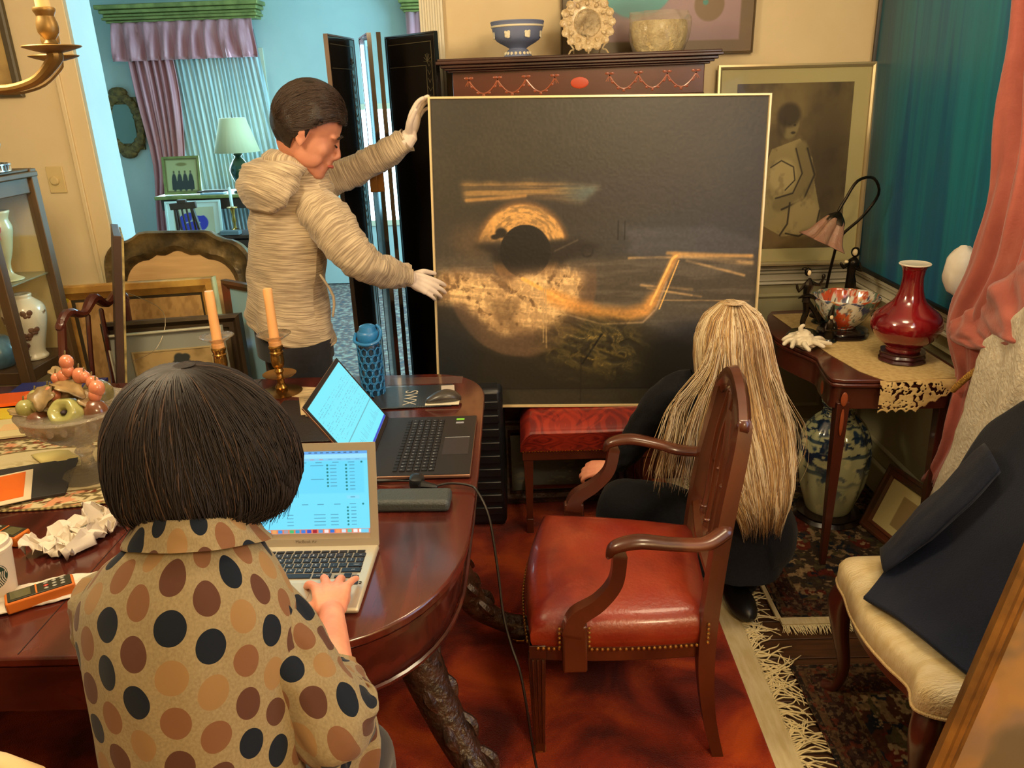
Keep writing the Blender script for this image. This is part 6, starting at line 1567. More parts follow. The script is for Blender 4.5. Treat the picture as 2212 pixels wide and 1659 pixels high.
# coffee cup
c=V((-1.065,1.40,TZ));c=V((-1.105,1.385,TZ));t=thing('coffee_cup','white paper coffee cup with lid and dark green round emblem','cup',c)
ppw=mat('white_paper_cup',S(222,208,186),.6)
part('cup',M().lathe([(.029,0),(.030,.002),(.0405,.112),(0,.112)],c,40),ppw,t,local=False)
part('lid',M().lathe([(.043,.108),(.0435,.114),(.040,.118),(.0395,.126),(.036,.128),(.0355,.124),(0,.124)],c,40),mat('white_lid',S(230,214,190),.35),t,local=False)
A=Art(120,120,(222,208,186));U,Vv=A.U,A.V;gn=(24,58,46)
rad=np.hypot(U-.5,Vv-.5);A.mix(gn,sst(.48,.47,rad))
for k in range(6):
    A.mix((222,208,186),(np.abs(np.abs(U-.5)-(.07+.065*k)-.05*np.sin(Vv*9+1))<.015)*(Vv<.62)*(rad<.46))
A.mix((222,208,186),A.ellm(.5,.60,.10,.13,.1));A.mix((222,208,186),(np.abs(rad-.44)<.012)&(Vv>.5));A.mix((222,208,186),A.ellm(.5,.84,.03,.03,.2))
def cupm(U,V_,H):
    z=.030+V_*.062;r=.030+(.0405-.030)*z/.112+.0006;a=-1.15+(U-.5)*.062/.036
    return np.stack([c.x+r*np.cos(a),c.y+r*np.sin(a),c.z+z],-1)
o=canvas('emblem',A,1,1,colmat('print_paper'),t,fn=cupm,local=False)
bm=bmesh.new();bm.from_mesh(o.data)
dead=[f for f in bm.faces if math.hypot((f.verts[0].index%120)/119-.5,(f.verts[0].index//120)/119-.5)>.475]
bmesh.ops.delete(bm,geom=dead,context='FACES');bm.to_mesh(o.data);bm.free()
# napkins
nap=mat('white_napkin',S(226,214,196),.85)
def crumple(nm,lab,pts,seed,h):
    m=M();n_=26;rn=random.Random(seed);vs=[]
    (ax,ay),(bx,by),(cx_,cy_),(dx_,dy_)=pts
    for i in range(n_):
        for j in range(n_):
            u=i/(n_-1);v=j/(n_-1)
            x=(ax*(1-u)+bx*u)*(1-v)+(dx_*(1-u)+cx_*u)*v;y=(ay*(1-u)+by*u)*(1-v)+(dy_*(1-u)+cy_*u)*v
            z=abs(mnoise.noise(V((u*4,v*4,seed))))*h*1.8+abs(mnoise.noise(V((u*11,v*11,seed))))*h*.9
            x+=mnoise.noise(V((u*6,v*6,seed+5)))*h*.9;y+=mnoise.noise(V((u*6,v*6,seed+9)))*h*.9
            vs.append((x,y,TZ+.002+z))
    m.add(vs,[(i*n_+j,i*n_+j+1,(i+1)*n_+j+1,(i+1)*n_+j) for i in range(n_-1) for j in range(n_-1)])
    o=part(nm,m,nap,None,solid=.001,auto=20);tag(o,lab,'napkin')
crumple('crumpled_tissue','crumpled white tissue on the table left of the dotted shoulder',[(-1.14,1.53),(-1.03,1.50),(-.96,1.66),(-1.05,1.70)],3,.042)
crumple('paper_napkin','flat white paper napkin under the nearer laser meter',[(-1.16,1.26),(-.90,1.38),(-.93,1.46),(-1.15,1.38)],8,.008)
# ================================================================ ARMCHAIR
lea=mat('red_leather',S(138,38,24),.33,coat=.3,col2=S(112,26,20),col3=S(146,52,28),scale=4,bump=.12,bscale=90,spec=.6)
ach=mat('armchair_mahogany',S(98,50,28),.28,coat=.4,col2=S(66,30,18),scale=6,stretch=(1,1,.4),detail=6,dist=.5)
t=thing('armchair','mahogany armchair with red leather seat and brass nails, right of the table','chair',(.25,1.9,0))
FN=V((.0,1.655,0));FF=V((.045,2.20,0));RN=V((.455,1.655,0));RF=V((.495,2.11,0))
def seatpt(u,v):
    # u: front->rear, v: near->far ; bowed front and sides
    a=FN.lerp(FF,v);b=RN.lerp(RF,v);p=a.lerp(b,u)
    p=p+V((-.030,0,0))*math.sin(PI*v)*(1-u)
    p=p+V((0,-.012,0))*math.sin(PI*u)*(1-v)+V((0,.012,0))*math.sin(PI*u)*v
    return p
ring=[(u,0) for u in np.linspace(0,1,14)]+[(1,v) for v in np.linspace(0,1,10)[1:]]+[(u,1) for u in np.linspace(1,0,14)[1:]]+[(0,v) for v in np.linspace(1,0,14)[1:-1]]
rp=[seatpt(u,v) for u,v in ring];cen=sum(rp,V((0,0,0)))/len(rp)
m=M();vs=[];fs=[];n_=len(rp)
lv=[(1.0,.372),(1.022,.388),(1.025,.41),(1.0,.432),(.95,.448),(.85,.46),(.6,.476),(.3,.482)]
for sc_,z in lv:
    for p in rp: q=cen+(p-cen)*sc_;vs.append((q.x,q.y,z))
for i in range(len(lv)-1):
    for k in range(n_): k2=(k+1)%n_;fs.append((i*n_+k,i*n_+k2,(i+1)*n_+k2,(i+1)*n_+k))
fs.append(tuple((len(lv)-1)*n_+k for k in range(n_)));m.add(vs,fs);part('seat',m,lea,t,local=False,auto=70)
part('seat_rail',M().prism([(p.x,p.y) for p in rp],.045,TR((0,0,.328))),ach,t,local=False,auto=50,bevel=.002)
nm_=mat('antique_brass_nail',S(186,146,80),.3,metal=.85)
m=M();pth=[seatpt(u,0) for u in np.linspace(.0,1,60)]
L0=0;last=None
def nails(pts,z,off):
    P=crom([tuple(p) for p in pts],4);acc=0;prev=V(P[0]);out=[]
    for q in P[1:]:
        q=V(q);acc+=(q-prev).length
        if acc>.0135: acc=0;out.append(q)
        prev=q
    return out
for q in nails(pth,.374,0):
    if .075<q.x<.135: continue
    m.ell((q.x,q.y-.014,.376),(.0048,.004,.0048),seg=8,rings=5)
for q in nails([seatpt(0,v) for v in np.linspace(0,1,40)],.374,0): m.ell((q.x-.012,q.y,.376),(.004,.0048,.0048),seg=8,rings=5)
for x in(.068,.142,.440):
    for k in range(5): m.ell((x,1.628+ (.004 if x>.4 else 0),.388+.0135*k),(.0048,.004,.0048),seg=8,rings=5)
part('nail',m,nm_,t,local=False,kind='stuff')
# legs
def reeded(x,y,nm='leg'):
    g=part(nm,M().box((x,y,.19),(.026,.026,.37),tp=(1.65,1.65)).box((x,y,.355),(.045,.045,.04)),ach,t,local=False,bevel=.002)
    m=M()
    for s in(-1,0,1):
        m.tube([(x+s*.0125,y-.0215,.33),(x+s*.008,y-.0140,.05)],[.0042,.003],6);m.tube([(x-.0215,y+s*.0125,.33),(x-.0140,y+s*.008,.05)],[.0042,.003],6)
    part('reeding',m,ach,g,local=False)
    part('caster',M().tube([(x-.007,y,.017),(x+.007,y,.017)],.014,12).box((x,y,.035),(.024,.024,.016)),nm_,g,local=False)
reeded(.012,1.672);reeded(.055,2.185)
def stile(P,R_,nm='back_stile'):
    part(nm,M().tube(P,R_,4,sub=5,upv=(0,1,0),twist=0,flat=1),ach,t,local=False,auto=50)
stile([(.49,1.645,.0),(.455,1.648,.16),(.44,1.652,.34),(.452,1.662,.52),(.478,1.690,.70),(.512,1.728,.86),(.525,1.75,.93)],[.020,.024,.030,.028,.027,.026,.024])
stile([(.545,2.12,.0),(.51,2.115,.16),(.495,2.11,.34),(.502,2.105,.52),(.52,2.09,.70),(.54,2.055,.86),(.545,2.035,.93)],[.020,.024,.030,.028,.027,.026,.024])
part('top_rail',M().tube([(.522,1.742,.925),(.533,1.80,.955),(.541,1.87,.985),(.546,1.93,.99),(.548,1.99,.965),(.545,2.04,.925)],[.026,.026,.028,.03,.028,.026],6,sub=6,flat=.75,upv=(1,0,.2)),ach,t,local=False,auto=60)
part('lower_back_rail',M().tube([(.462,1.68,.53),(.475,1.89,.535),(.508,2.09,.53)],[.018,.02,.018],6,sub=4),ach,t,local=False)
for k in range(4):
    v=.2+.2*k;y0=1.68+.41*v;y1=1.76+.27*v;x0=.466+.04*v;x1=.532+.012*v
    g=part('splat_bar',M().tube([(x0,y0,.53),(x0+.012,y0*.6+y1*.4,.62),(x1-.02,y1,.80),(x1,y1+(.04 if v<.5 else -.04),.95)],[.010,.0085,.0085,.010],8,sub=6),ach,t,local=False)
    part('ring_turning',M().ell((x0+.006,y0*.85+y1*.15,.57),(.013,.013,.007)).ell((x0+.03,y1,.73),(.012,.012,.006)),ach,g,local=False)
def armrest(A_,nm='arm'):
    part('arm_support',M().tube(A_['sup'],A_['sr'],4,sub=6,upv=(0,1,0),flat=.85),ach,t,local=False,auto=50)
    part('arm_rest',M().tube(A_['arm'],A_['ar'],8,sub=6,upv=(0,0,1),flat=.62),ach,t,local=False,auto=60)
part('arm_block',M().box((.105,1.622,.395),(.062,.036,.14)),ach,t,local=False,bevel=.006)
part('arm_block',M().box((.145,2.232,.395),(.062,.036,.14)),ach,t,local=False,bevel=.006)
armrest(dict(sup=[(.098,1.622,.44),(.112,1.622,.485),(.165,1.622,.525),(.205,1.625,.58),(.215,1.628,.655)],sr=[.036,.030,.026,.024,.024],
 arm=[(.190,1.628,.655),(.205,1.628,.676),(.26,1.628,.688),(.34,1.632,.676),(.42,1.642,.668),(.475,1.668,.685)],ar=[.016,.024,.027,.025,.025,.024]))
armrest(dict(sup=[(.14,2.232,.44),(.155,2.232,.485),(.21,2.23,.525),(.255,2.225,.58),(.27,2.22,.655)],sr=[.036,.030,.026,.024,.024],
 arm=[(.245,2.22,.655),(.26,2.22,.676),(.32,2.215,.688),(.40,2.20,.676),(.46,2.17,.668),(.520,2.115,.685)],ar=[.016,.024,.027,.025,.025,.024]))

# ================================================================ PEOPLE
skin=mat('skin',S(204,138,108),.5,col2=S(192,124,96),scale=14,sub=.12,bump=.05,bscale=160)
skinw=mat('skin_hand',S(232,160,128),.5,col2=S(220,140,110),scale=18,sub=.12,bump=.05,bscale=160)
def frame3(f,u):
    f=V(f).normalized();u=V(u);u=(u-f*u.dot(f)).normalized();l=u.cross(f);return Matrix((f,l,u)).transposed()
def headprims(m,c,R,s=1.0):
    """face looks along local +X, up local +Z"""
    c=V(c);q=lambda x,y,z:c+R@(V((x,y,z))*s);e=lambda p,r,**k:m.ell(q(*p),tuple(a*s for a in r),R=R,seg=24,rings=16,**k)
    e((-.012,0,.035),(.096,.076,.088));e((.022,0,-.02),(.068,.064,.085));e((.034,0,-.072),(.048,.043,.040));e((.020,0,-.048),(.062,.059,.050));e((.070,0,-.100),(.026,.030,.020));e((.045,0,-.090),(.045,.040,.026))
    e((-.02,0,-.03),(.07,.062,.07));e((.072,0,.022),(.018,.050,.012))
    for y in(-.034,.034): e((.050,y,-.026),(.030,.026,.030));e((.028,y*1.2,-.058),(.046,.018,.036))
    m.tube([q(.082,0,.018),q(.094,0,-.004),q(.106,0,-.024),q(.100,0,-.034)],[.008*s,.008*s,.0105*s,.009*s],8,sub=2)
    for y in(-.010,.010): e((.098,y,-.034),(.010,.008,.007))
    e((.084,0,-.048),(.017,.022,.014));e((.078,0,-.082),(.018,.024,.014));e((.090,0,-.058),(.012,.024,.006));e((.088,0,-.068),(.012,.022,.007))
    for y in(-1,1):
        e((-.008,y*.077,-.010),(.020,.007,.031));e((-.012,y*.083,.002),(.018,.005,.020));e((-.002,y*.080,-.034),(.009,.006,.012))
def hand(m,T,side=1,curl=(.3,.3,.3,.3),thumb=(.6,.2),spread=.08,s=1.0):
    q=lambda p:T@(V(p)*s)
    xs=[.030,.010,-.010,-.028];ky=[.086,.090,.085,.076];ln=[.070,.079,.072,.057];rr=[.0092,.0095,.009,.0078]
    for k in range(4):
        x=xs[k]*side;m.tube([q((x*.55,.0,0)),q((x*.8,.045,.004)),q((x,ky[k],.002))],[.013*s,.0125*s,.0105*s],8,sub=2)
        a=0;p=V((x,ky[k],0.002));sp=(xs[k]/.03)*spread*side
        P=[p.copy()];
        for j,f in enumerate((.46,.30,.24)):
            a+=curl[k]*(1.0 if j==0 else 1.1)
            d=V((math.sin(sp)*math.cos(a),math.cos(sp)*math.cos(a),-math.sin(a)));p=p+d*ln[k]*f;P.append(p.copy())
        m.tube([q(x_) for x_ in P],[rr[k]*s*f for f in (1.08,1,.92,.78)],8,sub=3)
    m.ell(q((0,.045,-.003)),(.036*s,.050*s,.013*s),R=T.to_3x3().normalized(),seg=16,rings=10)
    th_,tc=thumb
    b=V((.022*side,.018,-.004));d1=V((math.sin(th_)*side,math.cos(th_),-.25)).normalized();d2=V((math.sin(th_-tc)*side,math.cos(th_-tc),-.35)).normalized()
    m.tube([q(b),q(b+d1*.042),q(b+d1*.042+d2*.034),q(b+d1*.042+d2*.058)],[.014*s,.0115*s,.0100*s,.0082*s],8,sub=3)
def limb(m,pts,rad,fn=None,nseg=28,sub=8,us=None,caps=False):
    K=crom([(*p,r) for p,r in zip(pts,rad)],1);P=[V(p) for p in pts];rings=[];u=V((0,0,1))
    for i in range(len(P)):
        T=(P[min(i+1,len(P)-1)]-P[max(i-1,0)]).normalized()
        if abs(T.dot(u))>.95: u=V((0,1,0))
        a=(u-T*u.dot(T)).normalized();u=a;b=T.cross(a);r=rad[i];ra,rb=(r if hasattr(r,'__len__') else (r,r))
        rings.append((tuple(P[i]),tuple(a*ra),tuple(b*rb)))
    return m.loft(rings,nseg,sub,fn=fn,us=us,caps=caps)
def wrk(seed,amp,fa=3,fv=10,ring=0,rf=40):
    def f(a,v,p):
        return amp*(mnoise.noise(V((math.cos(a)*fa,math.sin(a)*fa,v*fv+seed)))+.5*mnoise.noise(V((math.cos(a)*fa*2.3,math.sin(a)*fa*2.3,v*fv*2.2+seed+9))))+ring*math.sin(v*rf+2*mnoise.noise(V((math.cos(a)*2,math.sin(a)*2,v*5+seed)))*3)
    return f
def strand(m,P,r,seg=3,sub=2):
    m.tube(P,[r,r,r*.9]+[r*.8]*(len(P)-4)+[r*.25] if len(P)>4 else r,seg,sub=sub,caps=False)

# ---------------------------------------------------------------- knitted stripes (UV along the garment)
def knit(name,c1,c2,scale=170):
    m=mat(name,c1,.9,sheen=.3,spec=.2);nt=m.node_tree;b=nt.nodes['Principled BSDF'];L=nt.links
    uv=N(nt,'ShaderNodeUVMap');mp=N(nt,'ShaderNodeMapping');mp.inputs['Scale'].default_value=(9,scale,1);L.new(uv.outputs[0],mp.inputs[0])
    n=N(nt,'ShaderNodeTexNoise');n.inputs['Scale'].default_value=1;n.inputs['Detail'].default_value=3;L.new(mp.outputs[0],n.inputs['Vector'])
    r=N(nt,'ShaderNodeValToRGB');e=r.color_ramp.elements;e[0].position=.38;e[1].position=.62;e[0].color=(*c1,1);e[1].color=(*c2,1)
    L.new(n.outputs[0],r.inputs[0]);L.new(r.outputs[0],b.inputs['Base Color'])
    bp=N(nt,'ShaderNodeBump');bp.inputs['Strength'].default_value=.4;bp.inputs['Distance'].default_value=.003;L.new(n.outputs[0],bp.inputs['Height']);L.new(bp.outputs[0],b.inputs['Normal'])
    return m
kn=knit('heather_knit',S(150,130,106),S(206,186,154),260)
navyp=mat('black_trousers',S(22,24,32),.85,col2=S(30,32,42),scale=60,sheen=.2)
# ================= MAN
t=thing('person','dark-haired person in a grey striped hoodie and white gloves, holding the big painting','person',(-.88,2.9,0))
Rh=frame3((.80,.10,-.50),(.5,.05,.80));hc=V((-.705,2.80,1.60));HS=1.12
m=M();headprims(m,hc,Rh,HS)
m.tube([hc+Rh@V((-.035,0,-.05)),(-.762,2.845,1.50),(-.79,2.87,1.43)],[.060,.060,.075],16,sub=2)
m.tube([(-.88,2.9,.85),(-.885,2.90,1.0),(-.86,2.9,1.2),(-.81,2.885,1.34)],[.09,.09,.10,.09],16,sub=2)
m.tube([(-.70,2.78,1.34),(-.63,2.73,1.25),(-.545,2.725,1.165),(-.48,2.79,1.115),(-.415,2.86,1.07)],[.055,.05,.04,.036,.026],12,sub=2)
m.tube([(-.90,3.0,1.37),(-.78,3.05,1.39),(-.66,3.07,1.43),(-.52,3.07,1.49),(-.395,3.06,1.555)],[.055,.05,.04,.036,.026],12,sub=2)
m.tube([(-.70,2.78,1.34),(-.81,2.885,1.36),(-.90,3.0,1.37)],.07,12)
for s in((-.84,2.82),(-.93,2.98)):
    m.tube([(s[0],s[1],.88),(s[0]+.01,s[1],.48),(s[0]-.01,s[1],.10)],[.08,.055,.04],12,sub=2)
part('body',m,skin,t,local=False,remesh=.0045,sm=9)
part('hoodie',(lambda M_:(M_.loft([((-.885,2.90,.885),(.140,-.125,-.050),(.10,.10,.0)),((-.885,2.90,.93),(.135,-.125,-.045),(.095,.095,0)),((-.885,2.90,1.03),(.125,-.115,-.02),(.088,.088,0)),((-.87,2.9,1.15),(.130,-.12,0),(.090,.090,0)),((-.84,2.895,1.28),(.142,-.135,0),(.092,.092,0)),((-.81,2.885,1.38),(.135,-.130,.0),(.082,.082,0)),((-.785,2.87,1.44),(.095,-.095,0),(.068,.068,0)),((-.77,2.855,1.475),(.062,-.062,0),(.058,.058,0))],48,10,fn=wrk(2,.016,1.6,5,.0035,34)),
  limb(M_,[(-.76,2.84,1.36),(-.675,2.765,1.315),(-.60,2.728,1.215),(-.545,2.725,1.155),(-.49,2.775,1.115),(-.425,2.845,1.082)],[.085,.083,.072,.064,.055,.043],fn=wrk(5,.010,1.8,8,.0035,70)),
  limb(M_,[(-.86,2.96,1.37),(-.79,3.045,1.385),(-.66,3.07,1.43),(-.53,3.07,1.485),(-.41,3.062,1.548)],[.085,.072,.060,.054,.043],fn=wrk(8,.010,1.8,8,.0035,70)),
  M_)[-1])(M()),kn,t,local=False,auto=0)
# hood
m=M();nk=V((-.768,2.852,1.475))
def torus(c,e1,e2,rr,n=28,lift=None):
    P=[];Rr=[]
    for i in range(n+1):
        a=2*PI*i/n;P.append(tuple(V(c)+V(e1)*math.cos(a)+V(e2)*math.sin(a)+(V((0,0,1))*lift(a) if lift else V((0,0,0)))));Rr.append(rr(a))
    return P,Rr
P,Rr=torus((-.785,2.855,1.475),(.055,.055,-.035),(-.06,.06,.0),lambda a:.024+.014*(1-math.cos(a))/2)
limb(m,P,Rr,fn=wrk(3,.008,1.5,9),nseg=20,sub=3,us=.03)
m.loft([((-.80,2.845,1.50),(-.075,.075,.01),(-.03,-.03,.02)),((-.83,2.82,1.49),(-.100,.100,.0),(-.040,-.040,.03)),((-.87,2.79,1.445),(-.108,.108,.0),(-.040,-.040,.04)),((-.895,2.77,1.385),(-.095,.095,0),(-.028,-.028,.035)),((-.905,2.765,1.345),(-.05,.05,0),(-.012,-.012,.012))],36,8,fn=wrk(11,.022,1.4,5),caps=True)
part('hood',m,kn,t,local=False,auto=0)
m=M().tube([(-.71,2.735,1.12),(-.675,2.745,1.04),(-.685,2.745,.965)],[.004,.005,.004],6,sub=3)
part('pocket_welt',m,kn,t,local=False)
m=M()
m.loft([((-.885,2.90,.93),(.125,-.115,-.03),(.088,.088,0)),((-.885,2.90,.86),(.13,-.12,0),(.09,.09,0)),((-.885,2.90,.78),(.13,-.12,0),(.09,.09,0))],30,3)
for s in((-.835,2.825),(-.93,2.975)): limb(m,[(s[0],s[1],.86),(s[0]+.012,s[1],.62),(s[0]+.01,s[1],.40),(s[0],s[1],.07)],[.115,.088,.070,.06],fn=wrk(s[0],.008,2,6))
part('trousers',m,navyp,t,local=False,auto=0)
shoe=mat('black_shoe',S(20,20,22),.4)
for s in((-.82,2.84),(-.915,2.99)): part('shoe',M().ell((s[0]+.03,s[1]+.03,.04),(.13,.048,.042),R=RZ(.6),seg=18,rings=10),shoe,t,local=False)
# gloves on the painting edge
glv=mat('white_glove',S(232,214,196),.8,bump=.1,bscale=200)
def mathand(w,f,nrm,side):
    f=V(f).normalized();z=V(nrm);z=(z-f*z.dot(f)).normalized();x=f.cross(z);T=Matrix((x,f,z)).transposed().to_4x4();T.translation=V(w);return T
m=M();hand(m,mathand((-.400,3.055,1.558),(.38,.08,1.0),(-.75,.35,.25),1),1,(.25,.25,.25,.3),(.75,.35),.06,1.0)
m.tube([(-.418,3.05,1.535),(-.398,3.057,1.565)],[.030,.031],14)
part('glove',m,glv,t,local=False,remesh=.0028,sm=3)
m=M();hand(m,mathand((-.415,2.855,1.072),(.80,.25,-.45),(.15,-.75,.45),-1),-1,(.22,.25,.25,.25),(.75,.4),.10,1.0)
m.tube([(-.435,2.84,1.082),(-.41,2.857,1.068)],[.030,.031],14)
part('glove',m,glv,t,local=False,remesh=.0028,sm=3)
# hair
dkh=mat('dark_brown_hair',S(46,34,26),.42,col2=S(30,22,18),scale=30,spec=.4,bump=.3,bscale=200)
m=M();q=lambda x,y,z:hc+Rh@(V((x,y,z))*HS)
def hcap(d): 
    g=1.0+.04*mnoise.noise(d*3)
    return g
m.ell(q(-.018,0,.030),(.108*HS,.089*HS,.114*HS),R=Rh,seg=56,rings=40,fn=lambda d:hcap(d)+.07*max(0,d.x)*max(0,d.z)+.012*math.sin(d.y*26+3*d.x))
mm=M();mm.cur=0;vs=[];keep=[]
# drop the part that would cover face and neck
bmv=m.v;ok=[]
for v in bmv:
    l=Rh.inverted()@(V(v)-hc)/HS;ok.append(l.z>(.066+.008*math.sin(l.y*60) if l.x>.05 else (.020+max(0,l.x-.012)*1.2 if l.x>.012 else (-.020+.010*math.sin(l.x*90) if l.x>-.020 else -.068))))
m2=M();mp_={};
for f in m.f:
    if all(ok[i] for i in f):
        for i in f:
            if i not in mp_: mp_[i]=len(m2.v);m2.v.append(bmv[i])
        m2.f.append(tuple(mp_[i] for i in f));m2.mi.append(0)
hcp=part('hair',m2,dkh,t,local=False,solid=.006,auto=0)
m=M();rh=random.Random(12)
for k in range(3200):
    # roots spread over the scalp, combed back from the forehead and down the sides
    a0=rh.uniform(0,2*PI);b0=rh.uniform(.05,1.75);P=[];bad=False
    d0=V((math.cos(a0)*math.sin(b0),math.sin(a0)*math.sin(b0),math.cos(b0)))
    fl_x=V((-1,(.5 if d0.y>0 else -.5),-.35-.6*abs(d0.y)))
    for j in range(6):
        d=(d0+fl_x*(.11*j)).normalized();l=V((-.018+d.x*.111,d.y*.092,.030+d.z*.117))*(1+.07*max(0,d.x)*max(0,d.z)+.010*math.sin(k*.7+j))
        lim=(.070 if l.x>.05 else (.022+max(0,l.x-.012)*1.2 if l.x>.012 else (-.018 if l.x>-.020 else -.066)))
        if l.z<lim-.004: break
        P.append(q(l.x,l.y,l.z+.001))
    if len(P)>=3: m.tube(P,[.0011]*(len(P)-1)+[.0004],3,sub=2,caps=False)
part('hair_strands',m,mat('dark_brown_strand',S(62,46,36),.5,spec=.35),hcp,local=False,kind='stuff',auto=0)
eyem=mat('eye_dark',S(30,22,18),.2);brow=mat('brow_hair',S(40,28,22),.7)
m=M()
for y in(-.031,.031): m.tube([q(.085,y-.016,.026),q(.090,y,.031),q(.082,y+.018,.026)],[.003,.0045,.003],6,sub=3)
part('eyebrow',m,brow,t,local=False)
m=M()
for y in(-.031,.031): m.tube([q(.088,y-.013,.004),q(.092,y,.001),q(.084,y+.014,.003)],[.002,.0035,.002],6,sub=3)
part('eyelid',m,brow,t,local=False)
part('lips',M().tube([q(.094,-.022,-.062),q(.103,0,-.061),q(.094,.022,-.062)],[.003,.0065,.003],8,sub=3),mat('lips',S(186,96,82),.4),t,local=False)

# ================= WOMAN WITH DOTTED TOP
def dots(name):
    m=mat(name,S(152,138,108),.9,spec=.2,sheen=.1,col2=S(136,122,94),scale=260,coord='UV');nt=m.node_tree;b=nt.nodes['Principled BSDF'];L=nt.links
    bg=b.inputs['Base Color'].links[0].from_socket
    uv=N(nt,'ShaderNodeUVMap');sx=N(nt,'ShaderNodeSeparateXYZ');L.new(uv.outputs[0],sx.inputs[0])
    def mth(op,a,bv=None,c=None):
        n=N(nt,'ShaderNodeMath',operation=op)
        for i,x in enumerate((a,bv,c)):
            if x is None: continue
            if hasattr(x,'links') or hasattr(x,'is_linked'): L.new(x,n.inputs[i])
            else: n.inputs[i].default_value=x
        return n.outputs[0]
    nz=N(nt,'ShaderNodeTexNoise');nz.inputs['Scale'].default_value=7;L.new(uv.outputs[0],nz.inputs['Vector'])
    off=mth('MULTIPLY',mth('SUBTRACT',nz.outputs[0],.5),.35)
    u=mth('ADD',mth('DIVIDE',sx.outputs[0],.0455),off);cu=mth('FLOOR',u)
    odd=mth('MULTIPLY',mth('MODULO',mth('ABSOLUTE',cu),2.0),.5)
    v=mth('ADD',mth('DIVIDE',sx.outputs[1],.050),odd);v=mth('ADD',v,off);cv=mth('FLOOR',v)
    fu=mth('SUBTRACT',mth('SUBTRACT',u,cu),.5);fv=mth('SUBTRACT',mth('SUBTRACT',v,cv),.5)
    fu=mth('MULTIPLY',fu,.0455);fv=mth('MULTIPLY',fv,.050)
    d=mth('SQRT',mth('ADD',mth('MULTIPLY',fu,fu),mth('MULTIPLY',fv,fv)))
    wn=N(nt,'ShaderNodeTexWhiteNoise',noise_dimensions='2D');cb=N(nt,'ShaderNodeCombineXYZ');L.new(cu,cb.inputs[0]);L.new(cv,cb.inputs[1]);L.new(cb.outputs[0],wn.inputs['Vector'])
    seq=mth('FRACT',mth('ADD',mth('MULTIPLY',cu,.41),mth('MULTIPLY',cv,.267)))
    r=N(nt,'ShaderNodeValToRGB');r.color_ramp.interpolation='CONSTANT';e=r.color_ramp.elements
    e[0].position=0;e[0].color=(*S(20,28,42),1);e[1].position=.27;e[1].color=(*S(86,56,46),1)
    x=e.new(.52);x.color=(*S(122,86,62),1);x=e.new(.78);x.color=(*S(146,116,80),1)
    L.new(seq,r.inputs[0])
    mk=mth('LESS_THAN',d,.0187)
    mx=N(nt,'ShaderNodeMix',data_type='RGBA');L.new(mk,mx.inputs[0]);L.new(bg,mx.inputs[6]);L.new(r.outputs[0],mx.inputs[7]);L.new(mx.outputs[2],b.inputs['Base Color'])
    return m
dt=dots('polka_dot_jersey')
t=thing('person','person with dark brown bob in beige polka dot top, typing at the silver laptop','person',(-.455,.78,0))
wc=V((-.475,1.035,1.235));Rw=frame3((.30,.92,-.30),(.08,.25,.95))
m=M();headprims(m,wc,Rw,.92)
m.tube([wc+Rw@V((-.03,0,-.05)),(-.470,.985,1.16),(-.465,.95,1.09)],[.046,.044,.055],14,sub=2)
m.tube([(-.455,.80,.56),(-.455,.84,.75),(-.458,.88,.95),(-.463,.93,1.06)],[.10,.09,.095,.07],14,sub=2)
m.tube([(-.59,.93,1.04),(-.465,.93,1.06),(-.37,.93,1.04)],.045,12)
m.tube([(-.41,.93,1.045),(-.362,.912,.985),(-.324,.896,.92),(-.290,.882,.868),(-.308,.975,.845),(-.340,1.10,.826),(-.375,1.235,.800)],[.036,.036,.036,.036,.034,.029,.0225],14,sub=3)
m.tube([(-.60,.93,1.04),(-.605,.98,.95),(-.60,1.02,.86),(-.60,1.13,.825),(-.585,1.24,.80)],[.045,.04,.036,.032,.022],14,sub=3)
for q_ in(-1,1):
    m.tube([(-.455+q_*.085,.78,.55),(-.46+q_*.11,1.08,.56),(-.46+q_*.12,1.18,.52),(-.46+q_*.12,1.18,.10)],[.08,.065,.05,.038],12,sub=2)
T=mathand((-.375,1.235,.800),(-.22,1.0,-.06),(0,.06,1.0),-1)
hand(m,T,-1,(.24,.18,.20,.14),(.8,.2),.40,1.02)
T=mathand((-.585,1.24,.80),(.10,1.0,-.12),(0,.12,1),1);hand(m,T,1,(.35,.35,.35,.35),(.6,.2),.12,.88)
part('body',m,skinw,t,local=False,remesh=.0034,sm=4)
m=M()
m.loft([((-.455,.79,.52),(.175,0,0),(0,.13,0)),((-.455,.815,.66),(.140,0,0),(0,.110,.0)),((-.460,.84,.80),(.136,0,0),(0,.108,.0)),((-.466,.865,.90),(.140,0,0),(0,.110,-.01)),((-.473,.892,.99),(.148,0,0),(0,.108,-.02)),((-.478,.918,1.055),(.146,0,0),(0,.095,-.03)),((-.476,.94,1.098),(.118,0,0),(0,.080,-.035)),((-.469,.956,1.125),(.086,0,0),(0,.070,-.035)),((-.470,.966,1.15),(.070,0,0),(0,.064,-.03)),((-.470,.970,1.162),(.076,0,0),(0,.070,-.03)),((-.469,.964,1.142),(.090,0,0),(0,.080,-.035)),((-.468,.958,1.126),(.102,0,0),(0,.088,-.035))],72,10,fn=wrk(21,.012,1.3,4),us=.145)
limb(m,[(-.44,.93,1.060),(-.398,.928,1.042),(-.358,.915,.985),(-.320,.90,.92),(-.286,.880,.866),(-.290,.92,.850),(-.306,.975,.842),(-.318,1.005,.838)],[.044,.056,.059,.062,.064,.058,.050,.045],fn=wrk(25,.012,1.6,6),nseg=40,us=.0725)
limb(m,[(-.54,.93,1.055),(-.595,.935,1.035),(-.608,.955,.97),(-.600,1.0,.90),(-.598,1.05,.86),(-.596,1.10,.838)],[.048,.056,.056,.054,.054,.046],fn=wrk(29,.010,1.6,6),nseg=40,us=.0725)
